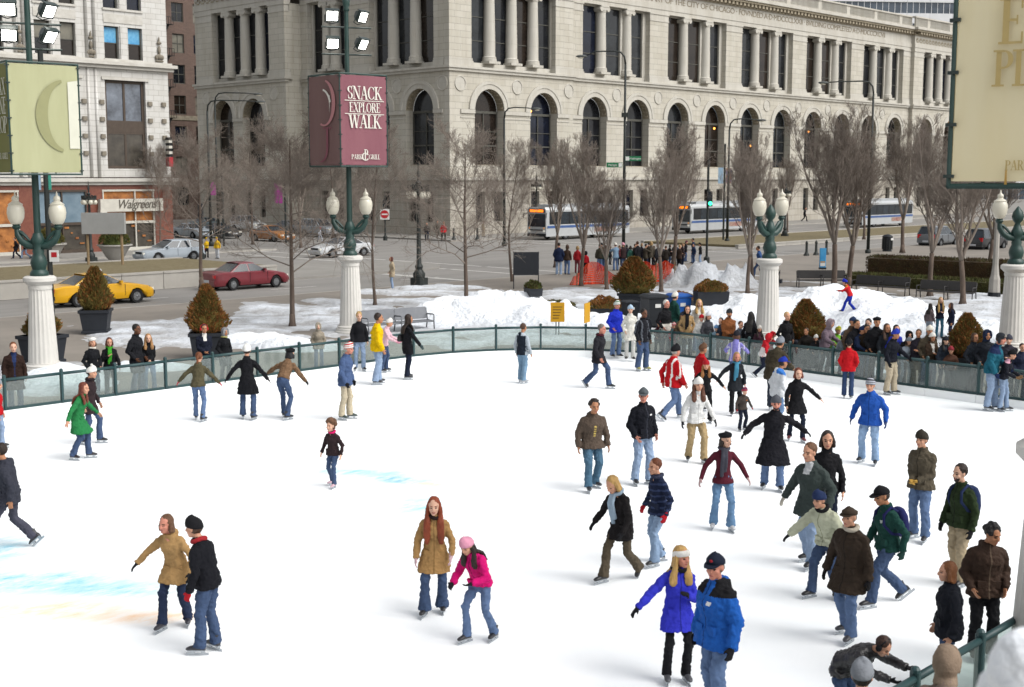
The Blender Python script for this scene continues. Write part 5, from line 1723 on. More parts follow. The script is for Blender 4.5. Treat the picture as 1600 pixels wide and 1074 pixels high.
def bus(loc, rz, label, L=12.2):
    root = empty('bus', loc, rz, label, 'bus', 'buses passing the limestone building')
    h, W, H = L / 2, 1.28, 3.05
    b = MB()
    rings = []
    for x, k in ((-h, .94), (-h + .12, 1), (h - .2, 1), (h, .93)):
        rings.append([(x, -W * k, .35), (x, -W * k, H - .25), (x, -W * k * .86, H), (x, W * k * .86, H), (x, W * k, H - .25), (x, W * k, .35)])
    b.loft(rings); b.build('body', _M['bus_white'], root, smooth=30)
    MB().box(-h + .6, h - 1.2, -.95, .95, H + .003, H + .24).build('roof_unit', _M['bus_grey'], root)
    for s in (-1, 1):
        MB().box(-h + .1, h - .1, s * W - .012, s * W + .012, 1.12, 1.34).build('stripe', _M['bus_blue'], root)
        MB().box(-h + 2.2, -h + 5.4, s * W - .016, s * W + .016, .62, 1.08).build('advert', _M['advert_red'] if s > 0 else _M['bus_yellow'], root)
        MB().box(-h + .3, h - .35, s * W - .008, s * W + .008, 1.46, 2.62).build('window_band', _M['bus_dark'], root)
        x = -h + .4
        while x < h - 1.9:
            MB().box(x, x + 1.36, s * W - .02, s * W + .02, 1.52, 2.55).build('window', _M['car_glass'], root); x += 1.46
    for x0 in (h - 1.75, -h + 5.6):
        MB().box(x0, x0 + 1.15, -W - .026, -W + .01, .42, 2.6).build('door', _M['bus_dark'], root)
    MB().box(h - .02, h + .025, -W * .84, W * .84, 1.25, 2.45).build('windscreen', _M['car_glass'], root)
    MB().box(h - .02, h + .03, -W * .8, W * .8, 2.55, 2.9).build('destination_sign', _M['bus_dark'], root)
    MB().box(h + .031, h + .036, -W * .66, W * .66, 2.6, 2.84).build('destination_text', _M['led_orange'], root)
    MB().box(h - .02, h + .06, -W * .9, W * .9, .35, .62).build('bumper', _M['black_trim'], root)
    MB().cbox((h + .1, 0, .95), .08, 1.6, .1).build('bike_rack', _M['black_trim'], root)
    for s in (-1, 1):
        MB().ball((h + .02, s * .92, .85), .05, .16, .11, 8, 5).build('headlight', _M['headlight'], root)
        MB().ball((h + .02, s * .92, 1.12), .04, .09, .07, 8, 5).build('indicator', _M['amber'], root)
        MB().tube([(h - .05, s * W * .95, 2.5), (h + .25, s * W * 1.12, 2.45), (h + .27, s * W * 1.12, 2.05)], .04, 5).build('mirror', _M['black_trim'], root)
    tm, rm = wheel_meshes(.5)
    for x in (-h + 2.9, h - 2.7):
        for y in (-W + .12, W - .12):
            o = link_mesh('wheel', tm, root, (x, y, .5)); link_mesh('rim', rm, o)
q = onY(838, 372, -10.5)
bx0 = P(845, 376, -.03).x
bus((bx0 + 6.3, -10.0, -.03), SOUTH, 'city bus with an orange destination sign nearest the crossing')
bus((P(1078, 366, -.03).x + 6.2, P(1078, 366, -.03).y + 1.2, -.03), SOUTH, 'second city bus, behind the green traffic light')
bus((P(1352, 356, -.03).x + 5, P(1352, 356, -.03).y + 1, -.03), SOUTH, 'rearmost city bus, glimpsed through the trees on the right')

# ---------------------------------------------------------------- street furniture
mat('bench_grey', '#7d8085', .5, .1, 4, metal=.3); mat('bench_dark', '#3f3d3c', .55, .1, 4); mat('sign_blackboard', '#2a2d33', .6, .1, 2); mat('sign_grey', '#a6a7a5', .6, .06, 2)
mat('wood_post', '#9a8465', .85, .15, 5, stretch=(1, 1, .2)); mat('sign_green', '#1f7a4f', .5, .05, 2); mat('sign_yellow', '#e0a81f', .55, .06, 2); mat('white_print', '#eeeeea', .6, .03, 3)
mat('stop_red', '#c22630', .5, .05, 3); mat('info_blue', '#2f8fd0', .4, .2, 2, col2='#5db4e4'); mat('bin_dark', '#25292e', .5, .1, 4); mat('bin_blue', '#1f5fb4', .5, .1, 4)
mat('light_green', '#35e0a0', .4, 0, emit=3, ecol='#2fe09a'); mat('pole_black', '#2e3331', .5, .1, 4); mat('pole_grey', '#5c605e', .5, .1, 4); mat('netting', '#f2502c', .7, .12, 3, raw=True); mat('sodium', '#ffb060', .4, 0, emit=2.0, ecol='#ff9a3c')
mat('banner_pink', '#b0449a', .7, .08, 2); mat('banner_ltblue', '#a8c6de', .7, .08, 2); mat('banner_orange', '#d79a3a', .7, .1, 2, col2='#4a6fae'); mat('banner_teal', '#4fae9a', .7, .1, 2)
def bench(px0, py0, px1, py1, label, m, backs=1, facing=1, H=.86, z=None):
    """px0,py0 / px1,py1: feet of the back legs at both ends"""
    a, c = P(px0, py0, PZ), P(px1, py1, PZ)
    L = (c - a).length
    root = empty('park_bench', ((a.x + c.x) / 2, (a.y + c.y) / 2, PZ if z is None else z), math.atan2(c.y - a.y, c.x - a.x), label, 'bench')
    f = facing
    for i in range(backs):
        x0 = -L / 2 + i * L / backs + .02; x1 = x0 + L / backs - .04
        b = MB(); b.loft([[(x, f * y, zz) for y, zz in ((.0, .46), (-.10, .86), (-.12, .88), (-.14, .86), (-.035, .45))] for x in (x0, x1)]); b.build('backrest', m, root)
        b = MB(); b.loft([[(x, f * y, zz) for y, zz in ((.02, .42), (.2, .40), (.42, .42), (.47, .38), (.45, .36), (.2, .36), (.02, .39))] for x in (x0, x1)]); b.build('seat', m, root)
    for i in range(backs + 1 if backs > 1 else 3):
        x = -L / 2 + L * i / (backs if backs > 1 else 2)
        b = MB()
        b.tube([(x, f * -.1, 0), (x, f * .0, .42), (x, f * -.12, .84)], .025, 6)
        b.tube([(x, f * .5, 0), (x, f * .47, .4), (x, f * .47, .62), (x, f * .4, .64), (x, f * -.04, .62)], .025, 6)
        b.tube([(x, f * .0, .4), (x, f * .47, .38)], .025, 6)
        b.build('leg_frame', m, root, smooth=True)
bench(566, 524, 668, 516, 'grey metal bench with a double back behind the middle lamp pillar', _M['bench_grey'], 2, -1)
for p_, lb in (((1245, 449, 1320, 449), 'dark slatted bench left of the hedge, leftmost of three in a row'), ((1337, 457, 1420, 462), 'dark slatted bench in the middle of the row of three'), ((1437, 466, 1524, 471), 'dark slatted bench at the right end of the row by the pillar')):
    bench(*p_, lb, _M['bench_dark'], 1, -1)
def post(mb, x, y, z0, z1, r=.03, n=8): mb.tube([(x, y, z0), (x, y, z1)], r, n)
RTA = math.atan2(RT.y, RT.x)
def board_sign(px0, px1, py, z, zlo, zhi, label, m, mp, post_r=.04, thick=.05, name='notice_board', out=.02):
    a = P((px0 + px1) / 2, py, z); d = fdist(a)
    W = (px1 - px0) * d / FPX
    root = empty(name, (a.x, a.y, z), RTA, label, 'sign')
    for s in (-1, 1):
        b = MB(); post(b, s * (W / 2 - out), 0.06, 0, zhi + .02, post_r); b.build('post', mp, root)
    MB().cbox((0, 0, (zlo + zhi) / 2), W, thick, zhi - zlo, 0, .01).build('panel', m, root)
    return root, W
board_sign(802, 842, 452, PZ, .72, 1.9, 'black notice board on two thin legs beside the road', _M['sign_blackboard'], _M['bin_dark'], .025)
board_sign(131, 198, 414, .85, 1.75, 2.95, 'blank grey sign board on two wooden posts in the median', _M['sign_grey'], _M['wood_post'], .08, .3, out=.25)
r_, W_ = board_sign(860, 882, 527, PZ, .55, 1.25, 'yellow warning notice standing at the rail, facing the rink', _M['sign_yellow'], _M['pole_grey'], .02, .03, 'warning_sign', .2)
tx = MB()
for k in range(5): tx.box(-W_ * .34, W_ * (.1 + .06 * k), -.024, -.02, .68 + .1 * k, .70 + .1 * k)
tx.build('printed_lines', _M['bin_dark'], r_)
a = P(917, 528, PZ)
r_ = empty('warning_sign', (a.x, a.y, PZ), RTA + 1.15, 'yellow warning notice turned edge on, right of the other one', 'sign')
b = MB(); post(b, 0, .03, 0, 1.2, .02); b.build('post', _M['pole_grey'], r_); MB().cbox((0, 0, .9), .55, .03, .7, 0, .01).build('panel', _M['sign_yellow'], r_)
# cobra-head street lights
def cobra(px, py, topy, arm_px, label, z=0.0, light=None, head_dy=0):
    a = P(px, py, z); d = fdist(a)
    H = PD(px, topy, d).z - z
    root = empty('street_light', (a.x, a.y, z), RTA, label, 'street light', 'street lights along the avenue')
    A = arm_px * d / FPX
    s = 1 if A > 0 else -1
    b = MB(); b.tube([(0, 0, 0), (0, 0, H * .5), (0, 0, H - .9)], [.13, .1, .075], 8); b.lathe([(.22, 0), (.22, .3), (.15, .4)], 10); b.build('pole', _M['pole_black'], root, smooth=True)
    b = MB(); b.tube([(0, 0, H - .9), (s * .08, 0, H - .4), (s * .35, 0, H - .08), (s * .9, 0, H), (A * .75, 0, H - .04), (A, 0, H - .1 - head_dy)], [.07, .065, .06, .055, .045, .04], 7); b.build('arm', _M['pole_black'], root, smooth=True)
    b = MB(); b.ball((A + s * .25, 0, H - .12 - head_dy), .42, .16, .11, 10, 6); hd = b.build('lamp_head', _M['pole_grey'], root, smooth=True)
    MB().ball((A + s * .3, 0, H - .19 - head_dy), .24, .12, .1, 8, 5).build('lens', _M['globe'] if not light else light, hd, smooth=True)
    return root, H, d
r1, H1, d1 = cobra(974, 402, 80, -62, 'tall street light carrying the green street name signs', head_dy=.25)
for (sx, z_, s, t_) in ((.62, PD(974, 248, d1).z, 1, 'Washington'), (-.72, PD(974, 258, d1).z, -1, 'Michigan')):
    sg = MB().cbox((sx, -.1, z_), 1.15, .03, .34, 0, .02).build('street_name_sign', _M['sign_green'], r1)
    MB().cbox((sx - s * .42, -.1, z_), .26, .036, .28).build('sign_patch', _M['white_print'], sg)
    t = text_mesh(t_, .2, sx + s * .14, z_ - .07, _M['white_print'], sg, off=.115, name='sign_lettering', extr=.002)
MB().cbox((.0, -.12, PD(974, 180, d1).z), .5, .3, .3, 0, .05).build('camera_box', _M['pole_black'], r1)
cobra(1356, 398, 127, -72, 'tall street light in front of the limestone building on the right')
cobra(788, 385, 168, 45, 'shorter street light on the far pavement pointing right', .1)
cobra(1136, 380, 186, 45, 'street light on the far pavement behind the green traffic light', .1)
cobra(342, 380, 145, 62, 'street light with a pale head before the side wall', .1)
cobra(330, 385, 157, 78, 'lower street light at the mouth of the side street', .1)
# five globe ornamental lamps
def ornate(px, py, topy, label, z=PZ):
    a = P(px, py, z); H = PD(px, topy, fdist(a)).z - z; k = H / 5.9
    root = empty('ornate_lamp', (a.x, a.y, z), .3, label, 'street lamp'); root.scale = (k, k, k)
    b = MB(); b.cbox((0, 0, .2), .7, .7, .4, 0, .1); b.lathe([(.28, .4), (.3, .6), (.16, .8), (.2, .95), (.12, 1.1), (.1, 2.6), (.085, 4.3), (.14, 4.4), (.08, 4.55), (.1, 4.9), (.16, 4.96), (.05, 5.1), (.09, 5.4), (.03, 5.6), (.02, 5.9)], 12); b.build('post', _M['pole_black'], root, smooth=40)
    b = MB()
    for i in range(28):
        q = 6.283 * i / 28
        b.cbox((.5 * math.cos(q), .5 * math.sin(q), 4.75), .05, .05, .12 + .1 * (i % 2))
    b.lathe([(.44, 4.55), (.53, 4.56), (.53, 4.7), (.44, 4.7)], 24, cap=False)
    for i in range(6): b.tube([(0, 0, 4.5), (.25 * math.cos(i * 1.047), .25 * math.sin(i * 1.047), 4.9), (.5 * math.cos(i * 1.047), .5 * math.sin(i * 1.047), 4.62)], .025, 5)
    b.build('crown_ring', _M['pole_black'], root)
    g = MB().lathe([(.02, 4.2), (.12, 4.24), (.17, 4.36), (.13, 4.5), (.05, 4.55)], 12).mesh('globe', _M['globe'], True)
    for i in range(6): link_mesh('globe', g, root, (.44 * math.cos(i * 1.047), .44 * math.sin(i * 1.047), 0))
ornate(655, 447, 255, 'ornate iron lamp with a ring of globes on the near pavement')
ornate(143, 411, 283, 'ornate iron lamp with globes on the grey sign side of the shop', .1)
ornate(838, 366, 270, 'ornate iron lamp with globes before the limestone wall', .1)
ornate(1226, 372, 282, 'ornate iron lamp with globes at the far right of the wall', .1)
# traffic lights
def signal(px, py, topy, label, z=PZ, sig=None, lit=None, pole=True):
    a = P(px, py, z); d = fdist(a); H = PD(px, topy, d).z - z
    root = empty('traffic_light', (a.x, a.y, z), RTA, label, 'traffic light')
    b = MB(); post(b, 0, 0, 0, H, .08); b.lathe([(.2, 0), (.2, .35), (.1, .45)], 8); b.build('pole', _M['pole_black'], root)
    for sx, py_ in sig:
        z_ = PD(px, py_, d).z - z
        MB().cbox((sx, -.05, z_), .34, .3, 1.0, 0, .03).build('signal_head', _M['bin_dark'], root)
        if lit: MB().ball((sx + .02, -.21, z_ - .3), .13, .05, .13, 10, 6).build('lit_lens', _M[lit], root)
    return root, d
signal(1104, 411, 250, 'traffic light showing green beside the waiting crowd', PZ, [(.12, 311)], 'light_green')
r_, d_ = signal(602, 376, 300, 'traffic signal post with a red do not enter sign', .1, [(.0, 322)])
z_ = PD(602, 335, d_).z - .1
MB().cbox((0, -.25, z_), .85, .03, .95, 0, .03).build('sign_plate', _M['white_print'], r_)
dk = MB(); dk.prism([(.37 * math.cos(i * .2618), z_ + .37 * math.sin(i * .2618)) for i in range(24)], lambda u, v, d: (u, -.27 - d, v), 0, .012); dk.build('red_disc', _M['stop_red'], r_)
MB().box(-.27, .27, -.29, -.284, z_ - .06, z_ + .06).build('white_bar', _M['white_print'], r_)
signal(316, 405, 318, 'dark traffic signal among the trees near the traffic officers', .1, [(.0, 330)])
# poles with hanging banners
def banner_pole(px, py, topy, items, label, z=.1, r=.09):
    a = P(px, py, z); d = fdist(a)
    root = empty('banner_pole', (a.x, a.y, z), RTA, label, 'banner pole')
    H = PD(px, topy, d).z - z
    b = MB(); post(b, 0, 0, 0, H, r); b.build('pole', _M['pole_black'], root)
    for x0, x1, y0, y1, m in items:
        zt, zb_ = PD(px, y0, d).z - z, PD(px, y1, d).z - z
        MB().box((x0 - px) * d / FPX, (x1 - px) * d / FPX, -.03, .0, zb_, zt).build('banner', _M[m], root)
banner_pole(1130, 378, 225, [(1120, 1128, 262, 287, 'banner_ltblue'), (1132, 1141, 263, 287, 'banner_orange')], 'pole with a pale blue and an orange banner by the wall')
banner_pole(447, 380, 270, [(431, 443, 287, 318, 'banner_pink')], 'pole with a pink banner by the side street')
banner_pole(350, 385, 270, [(331, 340, 285, 305, 'banner_pink')], 'pole with a small pink banner behind the trees')
a = P(82, 510, PZ)
banner_pole(82, 500, 75, [(61, 74, 271, 297, 'banner_ltblue'), (79, 90, 271, 297, 'banner_teal')], 'dark pole with two pale banners beside the left lamp pillar', PZ, .11)
r_ = bpy.data.objects['banner_pole.003'] if 'banner_pole.003' in bpy.data.objects else None
if r_:
    d_ = fdist(r_.location); z_ = PD(90, 400, d_).z - PZ
    MB().cbox((.22, -.1, z_), .38, .03, .46).build('notice', _M['white_print'], r_)
    MB().cbox((.22, -.118, z_ + .05), .22, .006, .2).build('notice_print', _M['stop_red'], r_)
# bins
def wheelie(px, py, m, label, z=None, k=1.0):
    a = P(px, py, PZ)
    root = empty('wheeled_bin', (a.x, a.y, PZ), RTA + .35, label, 'bin'); root.scale = (k, k, k)
    b = MB(); b.loft([[(-w_, -w_, z_), (w_, -w_, z_), (w_, w_, z_), (-w_, w_, z_)] for w_, z_ in ((.27, .08), (.33, .98))]); b.build('body', m, root)
    b = MB(); b.loft([[(-.36, -.36, 1.0), (.36, -.36, 1.0), (.36, .38, 1.0), (-.36, .38, 1.0)], [(-.36, -.36, 1.06), (.36, -.36, 1.06), (.36, .38, 1.06), (-.36, .38, 1.06)], [(-.28, -.26, 1.12), (.28, -.26, 1.12), (.28, .3, 1.12), (-.28, .3, 1.12)]]); b.build('lid', m, root)
    MB().cbox((0, -.32, .75), .2, .02, .12).build('sticker', _M['white_print'], root)
    for s in (-1, 1):
        w_ = MB(); w_.tube([(s * .22, .28, .1), (s * .3, .28, .1)], .1, 10); w_.build('wheel', _M['tyre'], root)
wheelie(1021, 512, _M['bin_dark'], 'black wheeled bin behind the old man in black', k=1.15)
wheelie(1060, 508, _M['bin_blue'], 'blue wheeled bin behind the man in a green jacket', k=1.1)
wheelie(984, 505, _M['bin_dark'], 'black wheeled bin beneath the conical shrub', k=.8)
a = P(1386, 393, PZ)
r_ = empty('litter_bin', (a.x, a.y, PZ), .4, 'tall dark litter bin standing alone on the pavement at the right', 'bin')
MB().lathe([(.36, 0), (.36, .08), (.33, .1), (.37, 1.05), (.41, 1.08), (.41, 1.14), (.3, 1.25), (.12, 1.32)], 16).build('body', _M['bin_dark'], r_, smooth=40)
for i in range(12):
    q = 6.283 * i / 12; MB().cbox((.375 * math.cos(q), .375 * math.sin(q), .58), .05, .05, .85, q).build('slat', _M['pole_black'], r_)
MB().cbox((-.2, -.36, .95), .3, .05, .16, -.5).build('opening', _M['white_print'], r_)
def bollard(px, py, z, label):
    a = P(px, py, z)
    root = empty('bollard', (a.x, a.y, z), 0, label, 'bollard', 'iron bollards at the crossing corners')
    MB().lathe([(.2, 0), (.2, .12), (.13, .2), (.1, .3), (.085, .85), (.11, .88), (.11, .94), (.07, 1.02), (.02, 1.1)], 12).build('post', _M['pole_black'], root, smooth=40)
    MB().lathe([(.21, .02), (.225, .05), (.21, .08)], 12, cap=False).build('base_ring', _M['pole_grey'], root)
for px, py, z, lb in ((1260, 400, PZ, 'iron bollard left of the blue information panel'), (1275, 399, PZ, 'iron bollard just behind the blue information panel'), (709, 375, .1, 'iron bollard right of the far walkers in red'), (746, 374, .1, 'iron bollard beside the lone far walker'), (1291, 398, PZ, 'iron bollard right of the blue information panel')):
    bollard(px, py, z, lb)
a = P(1285, 421, PZ)
r_ = empty('information_panel', (a.x, a.y, PZ), RTA, 'bright blue information panel on the pavement behind the bench', 'sign')
MB().cbox((0, 0, .72), .40, .1, 1.2, 0, .03).build('panel', _M['info_blue'], r_); MB().cbox((0, 0, .06), .44, .2, .12).build('base', _M['bin_dark'], r_)
MB().box(-.15, .15, -.056, -.052, .2, .4).build('printed_block', _M['white_print'], r_); MB().box(-.15, .15, -.056, -.052, .42, .5).build('printed_stripe', _M['bus_yellow'], r_)
# concrete lamp base behind the benches on the right
a = P(1553, 466, PZ); r_ = empty('concrete_lamp_base', (a.x, a.y, PZ), .2, 'pale tapering concrete lamp shaft with a dark foot beyond the benches', 'lamp post')
MB().lathe([(.3, 0), (.3, .28)], 8).build('foot', _M['bin_dark'], r_); MB().lathe([(.27, .28), (.25, .9), (.19, 1.1), (.14, 1.6), (.12, 4.2)], 8).build('shaft', _M['planter_wall'], r_)
# small easel left of the pillar C
a = P(1218, 450, PZ); r_ = empty('folding_stand', (a.x, a.y, PZ), .4, 'small dark folding stand left of the benches', 'stand')
b = MB(); b.tube([(-.25, 0, 0), (0, 0, .9), (.3, .1, 0)], .02, 5); b.tube([(-.05, .3, 0), (0, 0, .9)], .02, 5); b.build('legs', _M['bin_dark'], r_); MB().cbox((-.05, 0, .35), .36, .25, .2).build('box', _M['tub'], r_)
# orange safety netting slumped in folds
def netting():
    a, c = P(893, 446, PZ), P(1050, 441, PZ)
    L = (c - a).length; root = empty('safety_netting', ((a.x + c.x) / 2, (a.y + c.y) / 2, PZ), math.atan2(c.y - a.y, c.x - a.x), 'crumpled orange safety netting behind the brown conical shrub', 'netting')
    b = MB()
    nx_, ny_ = 90, 16
    def f(u, v):
        x = (u - .5) * L
        top = .5 + .75 * abs(math.sin(u * 3.6 * math.pi / 1.6 + .3)) ** 1.6 * (1 if u > .1 else u * 10)
        if u > .62: top = 1.1 + .12 * math.sin(u * 30)
        z = top * math.sin(math.pi * min(v * 1.0, 1) * .5) ** .8
        y = .55 - .9 * (1 - v) + .12 * math.sin(u * 40 + v * 5) + .08 * math.sin(u * 97)
        return (x, -y * .8, z)
    t = .5
    for i in range(nx_):
        for j in range(ny_):
            u0, u1, v0, v1 = i / nx_, (i + 1) / nx_, j / ny_, (j + 1) / ny_
            b.quad(f(u0, v0), f(u1, v0), f(u1, v0 + (v1 - v0) * t), f(u0, v0 + (v1 - v0) * t))
            b.quad(f(u0, v0), f(u0 + (u1 - u0) * t, v0), f(u0 + (u1 - u0) * t, v1), f(u0, v1))
    b.build('net', _M['netting'], root)
    for u in (.02, .3, .62, .8, .98):
        x, y, z = f(u, 1); p_ = MB(); post(p_, x, y, 0, z + .15, .03, 5); p_.build('stake', _M['wood_post'], root)
netting()
# snow heaps on the median and a snow capped ledge close to the camera
def heap(px, py, z, sx, sy, h, label, m='snow', seed=1):
    p = P(px, py, z)
    b = MB(); n = 26; vs, fs = [], []
    for i in range(n + 1):
        for j in range(n + 1):
            u, v = -1 + 2 * i / n, -1 + 2 * j / n
            r = math.hypot(u, v)
            zz = h * max(0, 1 - r ** 2) ** .8 * (1 + .25 * mnoise.noise((u * 2.5 + seed, v * 2.5, seed))) + .06 * mnoise.noise((u * 8, v * 8, seed))
            vs.append((u * sx, v * sy, zz - .04 - .5 * max(0, r - .9)))
    for i in range(n):
        for j in range(n):
            q = i * (n + 1) + j; fs.append((q, q + n + 1, q + n + 2, q + 1))
    b.add(vs, fs)
    o = b.build('snow_heap', _M[m], None, p, 0.0, smooth=True)
    tag(o, label, 'snow', kind='stuff')
q = P(535, 401, -.03); car((gx(535, q.y), q.y, -.03), SOUTH, 'white saloon car passing behind the middle lamp pillar', _M['car_white'])
for px, py, c_, k_, lb in ((370, 351, 'car_silver', 'van', 'silver van deep in the side street behind the white off-road wagon'), (440, 349, 'car_white', 'suv', 'pale off-road car deep in the side street'), (325, 360, 'car_teal', 'sedan', 'teal saloon near the shop corner in the side street'), (485, 360, 'car_black', 'sedan', 'black saloon near the side wall in the side street')):
    q = P(px, py, -.03); car((q.x, q.y, -.03), EASTW, lb, _M[c_], k_, 'cars queueing in the side street', name='queueing_car')
# the raised terrace the picture is taken from, just below the frame, with a lump of snow on its edge
tz = PD(800, 1074, 3.4).z - .16
tr_ = MB(); tr_.cbox((CAM.x + FW.x * .4, CAM.y + FW.y * .4, tz / 2), 9, 6, tz, RTA, 0); struct(tr_.build('terrace', _M['planter_wall']))
q_ = PD(1610, 1072, 2.9)
sn = MB(); sn.ball((0, 0, .03), .095, .10, .11, 16, 10); sn.ball((.06, .03, -.06), .12, .12, .1, 14, 8); sn.ball((0, .02, (tz - q_.z) *   .5), .13, .12, max(.1, (q_.z - tz) * .55), 14, 8)
tag(sn.build('snow_lump', _M['snow'], None, q_, 0, smooth=True), 'round white lump of snow very close to the camera at the bottom right corner', 'snow', kind='stuff')
# ---------------------------------------------------------------- people
SKIN = {'light': '#d9a285', 'pale': '#e3b49a', 'tan': '#bd8562', 'dark': '#6d4630', 'red': '#d6907a'}
for k_, c_ in SKIN.items(): mat('skin_' + k_, c_, .55, .06, 9, spec=.3)
mat('eye_dark', '#2a1c18', .4, 0); mat('blade', '#c6ccd2', .2, 0, metal=.9)
_bake = []
_tex = {}
def cloud(scale, depth=2):
    k = (scale, depth)
    if k not in _tex:
        t = bpy.data.textures.new('folds', 'CLOUDS'); t.noise_scale = scale; t.noise_depth = depth; _tex[k] = t
    return _tex[k]
def crease():
    if 'c' not in _tex:
        t = bpy.data.textures.new('creases', 'MARBLE'); t.noise_scale = .09; t.turbulence = 14; t.noise_depth = 2; _tex['c'] = t
    return _tex['c']
def cloth(c, kind='cloth'):
    nm = kind + '_' + c.lstrip('#')
    if nm in _M: return _M[nm]
    if kind == 'denim': return mat(nm, tuple(x * .82 for x in lin(c)), .9, .1, 5, .25, 60, col2=tuple(min(1, x * 1.25) for x in lin(c)), spec=.15)
    if kind == 'hair': return mat(nm, tuple(x * .75 for x in lin(c)), .6, .1, 14, .5, 50, col2=tuple(min(1, x * 1.3) for x in lin(c)), stretch=(1, 1, .2), spec=.35)
    if kind == 'fur': return mat(nm, tuple(x * .6 for x in lin(c)), .95, .1, 16, .8, 50, col2=tuple(min(1, x * 1.3) for x in lin(c)), stretch=(1, 1, 2), spec=.1)
    if kind == 'leather': return mat(nm, c, .38, .2, 5, .3, 25, spec=.5)
    return mat(nm, c, .88, .13, 7, .3, 45, spec=.18)
def bake(mb, name, parent, mats, voxel, smooth=2, disp=0.0, dscale=.12, after=None, fine=0.0):
    me = bpy.data.meshes.new(name)
    me.from_pydata([tuple(v) for v in mb.v], [], mb.f)
    bm = bmesh.new(); bm.from_mesh(me); bmesh.ops.recalc_face_normals(bm, faces=bm.faces); bm.to_mesh(me); bm.free()
    o = bpy.data.objects.new(name, me); COL.objects.link(o)
    if parent: o.parent = parent
    m_ = o.modifiers.new('r', 'REMESH'); m_.mode = 'VOXEL'; m_.voxel_size = voxel; m_.use_smooth_shade = True
    if smooth: m_ = o.modifiers.new('s', 'SMOOTH'); m_.iterations = smooth; m_.factor = .5
    if disp: m_ = o.modifiers.new('d', 'DISPLACE'); m_.texture = cloud(dscale); m_.strength = disp; m_.mid_level = .5; m_.texture_coords = 'LOCAL'
    if fine: m_ = o.modifiers.new('e', 'DISPLACE'); m_.texture = crease(); m_.strength = fine; m_.mid_level = .5; m_.texture_coords = 'LOCAL'
    _bake.append((o, mats, after))
    return o
def run_bake():
    bpy.context.view_layer.update()
    dg = bpy.context.evaluated_depsgraph_get()
    out = [(o, bpy.data.meshes.new_from_object(o.evaluated_get(dg))) for o, _, _ in _bake]
    for (o, me), (_, mats, after) in zip(out, _bake):
        o.modifiers.clear()
        old = o.data; o.data = me; bpy.data.meshes.remove(old)
        me.materials.clear()
        for x in mats: me.materials.append(x)
        n = len(me.polygons)
        mi = np.zeros(n, np.int32)
        if after and n:
            co = np.empty(len(me.vertices) * 3, np.float32); me.vertices.foreach_get('co', co); co = co.reshape(-1, 3)
            c = np.empty(n * 3, np.float32); me.polygons.foreach_get('center', c); c = c.reshape(-1, 3)
            after(c, mi)
        me.polygons.foreach_set('material_index', mi)
        me.polygons.foreach_set('use_smooth', [True] * n)
        me.update()
    _bake.clear()
def ell(c, u, v, ru, rv, n=12):
    return [c + u * (ru * math.cos(6.28318 * i / n)) + v * (rv * math.sin(6.28318 * i / n)) for i in range(n)]
def limb(mb, pts, rad, n=9):
    mb.tube(pts, rad, n)
    mb.ball(pts[0], rad[0], n=8, m=5)
def ik(p, t, a, b, hint):
    d = t - p; L = d.length
    if L > (a + b) * .998: t = p + d * ((a + b) * .998 / L); d = t - p; L = d.length
    L = max(L, abs(a - b) + .02)
    x = (a * a - b * b + L * L) / (2 * L)
    h = math.sqrt(max(0, a * a - x * x))
    dn = d.normalized()
    hh = (hint - dn * hint.dot(dn))
    hh = hh.normalized() if hh.length > 1e-5 else Vector((0, 1, 0))
    return p + dn * x + hh * h, t
POSE = {
 'stand': {}, 'pock': dict(al=(.03, .12, -.44), ar=(.03, .12, -.44)),
 'relax': dict(fl=(.12, .06, 0, 14), fr=(.11, -.06, 0, 20), al=(.10, .05, -.51), ar=(.08, .10, -.50), lean=3),
 'glide': dict(fl=(.13, .16, 0, 8), fr=(.12, -.14, 0, 22), crouch=.03, lean=7, al=(.16, .05, -.47), ar=(.20, .02, -.45)),
 'glide2': dict(fr=(.13, .18, 0, 8), fl=(.12, -.16, 0, 24), crouch=.04, lean=10, ar=(.18, .1, -.46), al=(.22, .05, -.44)),
 'stride': dict(fl=(.09, .30, 0, 6), fr=(.10, -.34, .05, 18), crouch=.035, lean=8, al=(.08, -.12, -.48), ar=(.08, .16, -.48)),
 'stride2': dict(fr=(.09, .30, 0, 6), fl=(.10, -.34, .05, 18), crouch=.035, lean=8, ar=(.08, -.12, -.48), al=(.08, .16, -.48)),
 'push': dict(fl=(.06, .12, 0, 6), fr=(.26, -.42, .06, 35), crouch=.06, lean=18, al=(.25, .1, -.4), ar=(.28, -.05, -.4)),
 'wide': dict(fl=(.14, .1, 0, 10), fr=(.14, -.1, 0, 20), crouch=.03, lean=6, al=(.42, .05, -.30), ar=(.42, .05, -.30)),
 'clasp': dict(fl=(.14, .06, 0, 18), fr=(.13, -.04, 0, 20), al=(-.13, .20, -.38), ar=(-.13, .22, -.38)),
 'fold': dict(al=(-.16, .22, -.22), ar=(-.16, .24, -.24)),
 'photo': dict(al=(-.10, .28, .02), ar=(-.10, .28, .02), hp=5),
 'rail': dict(lean=14, al=(.06, .36, -.34), ar=(.06, .36, -.34), fl=(.12, 0, 0, 10), fr=(.12, -.12, 0, 10)),
}
_boot = {}
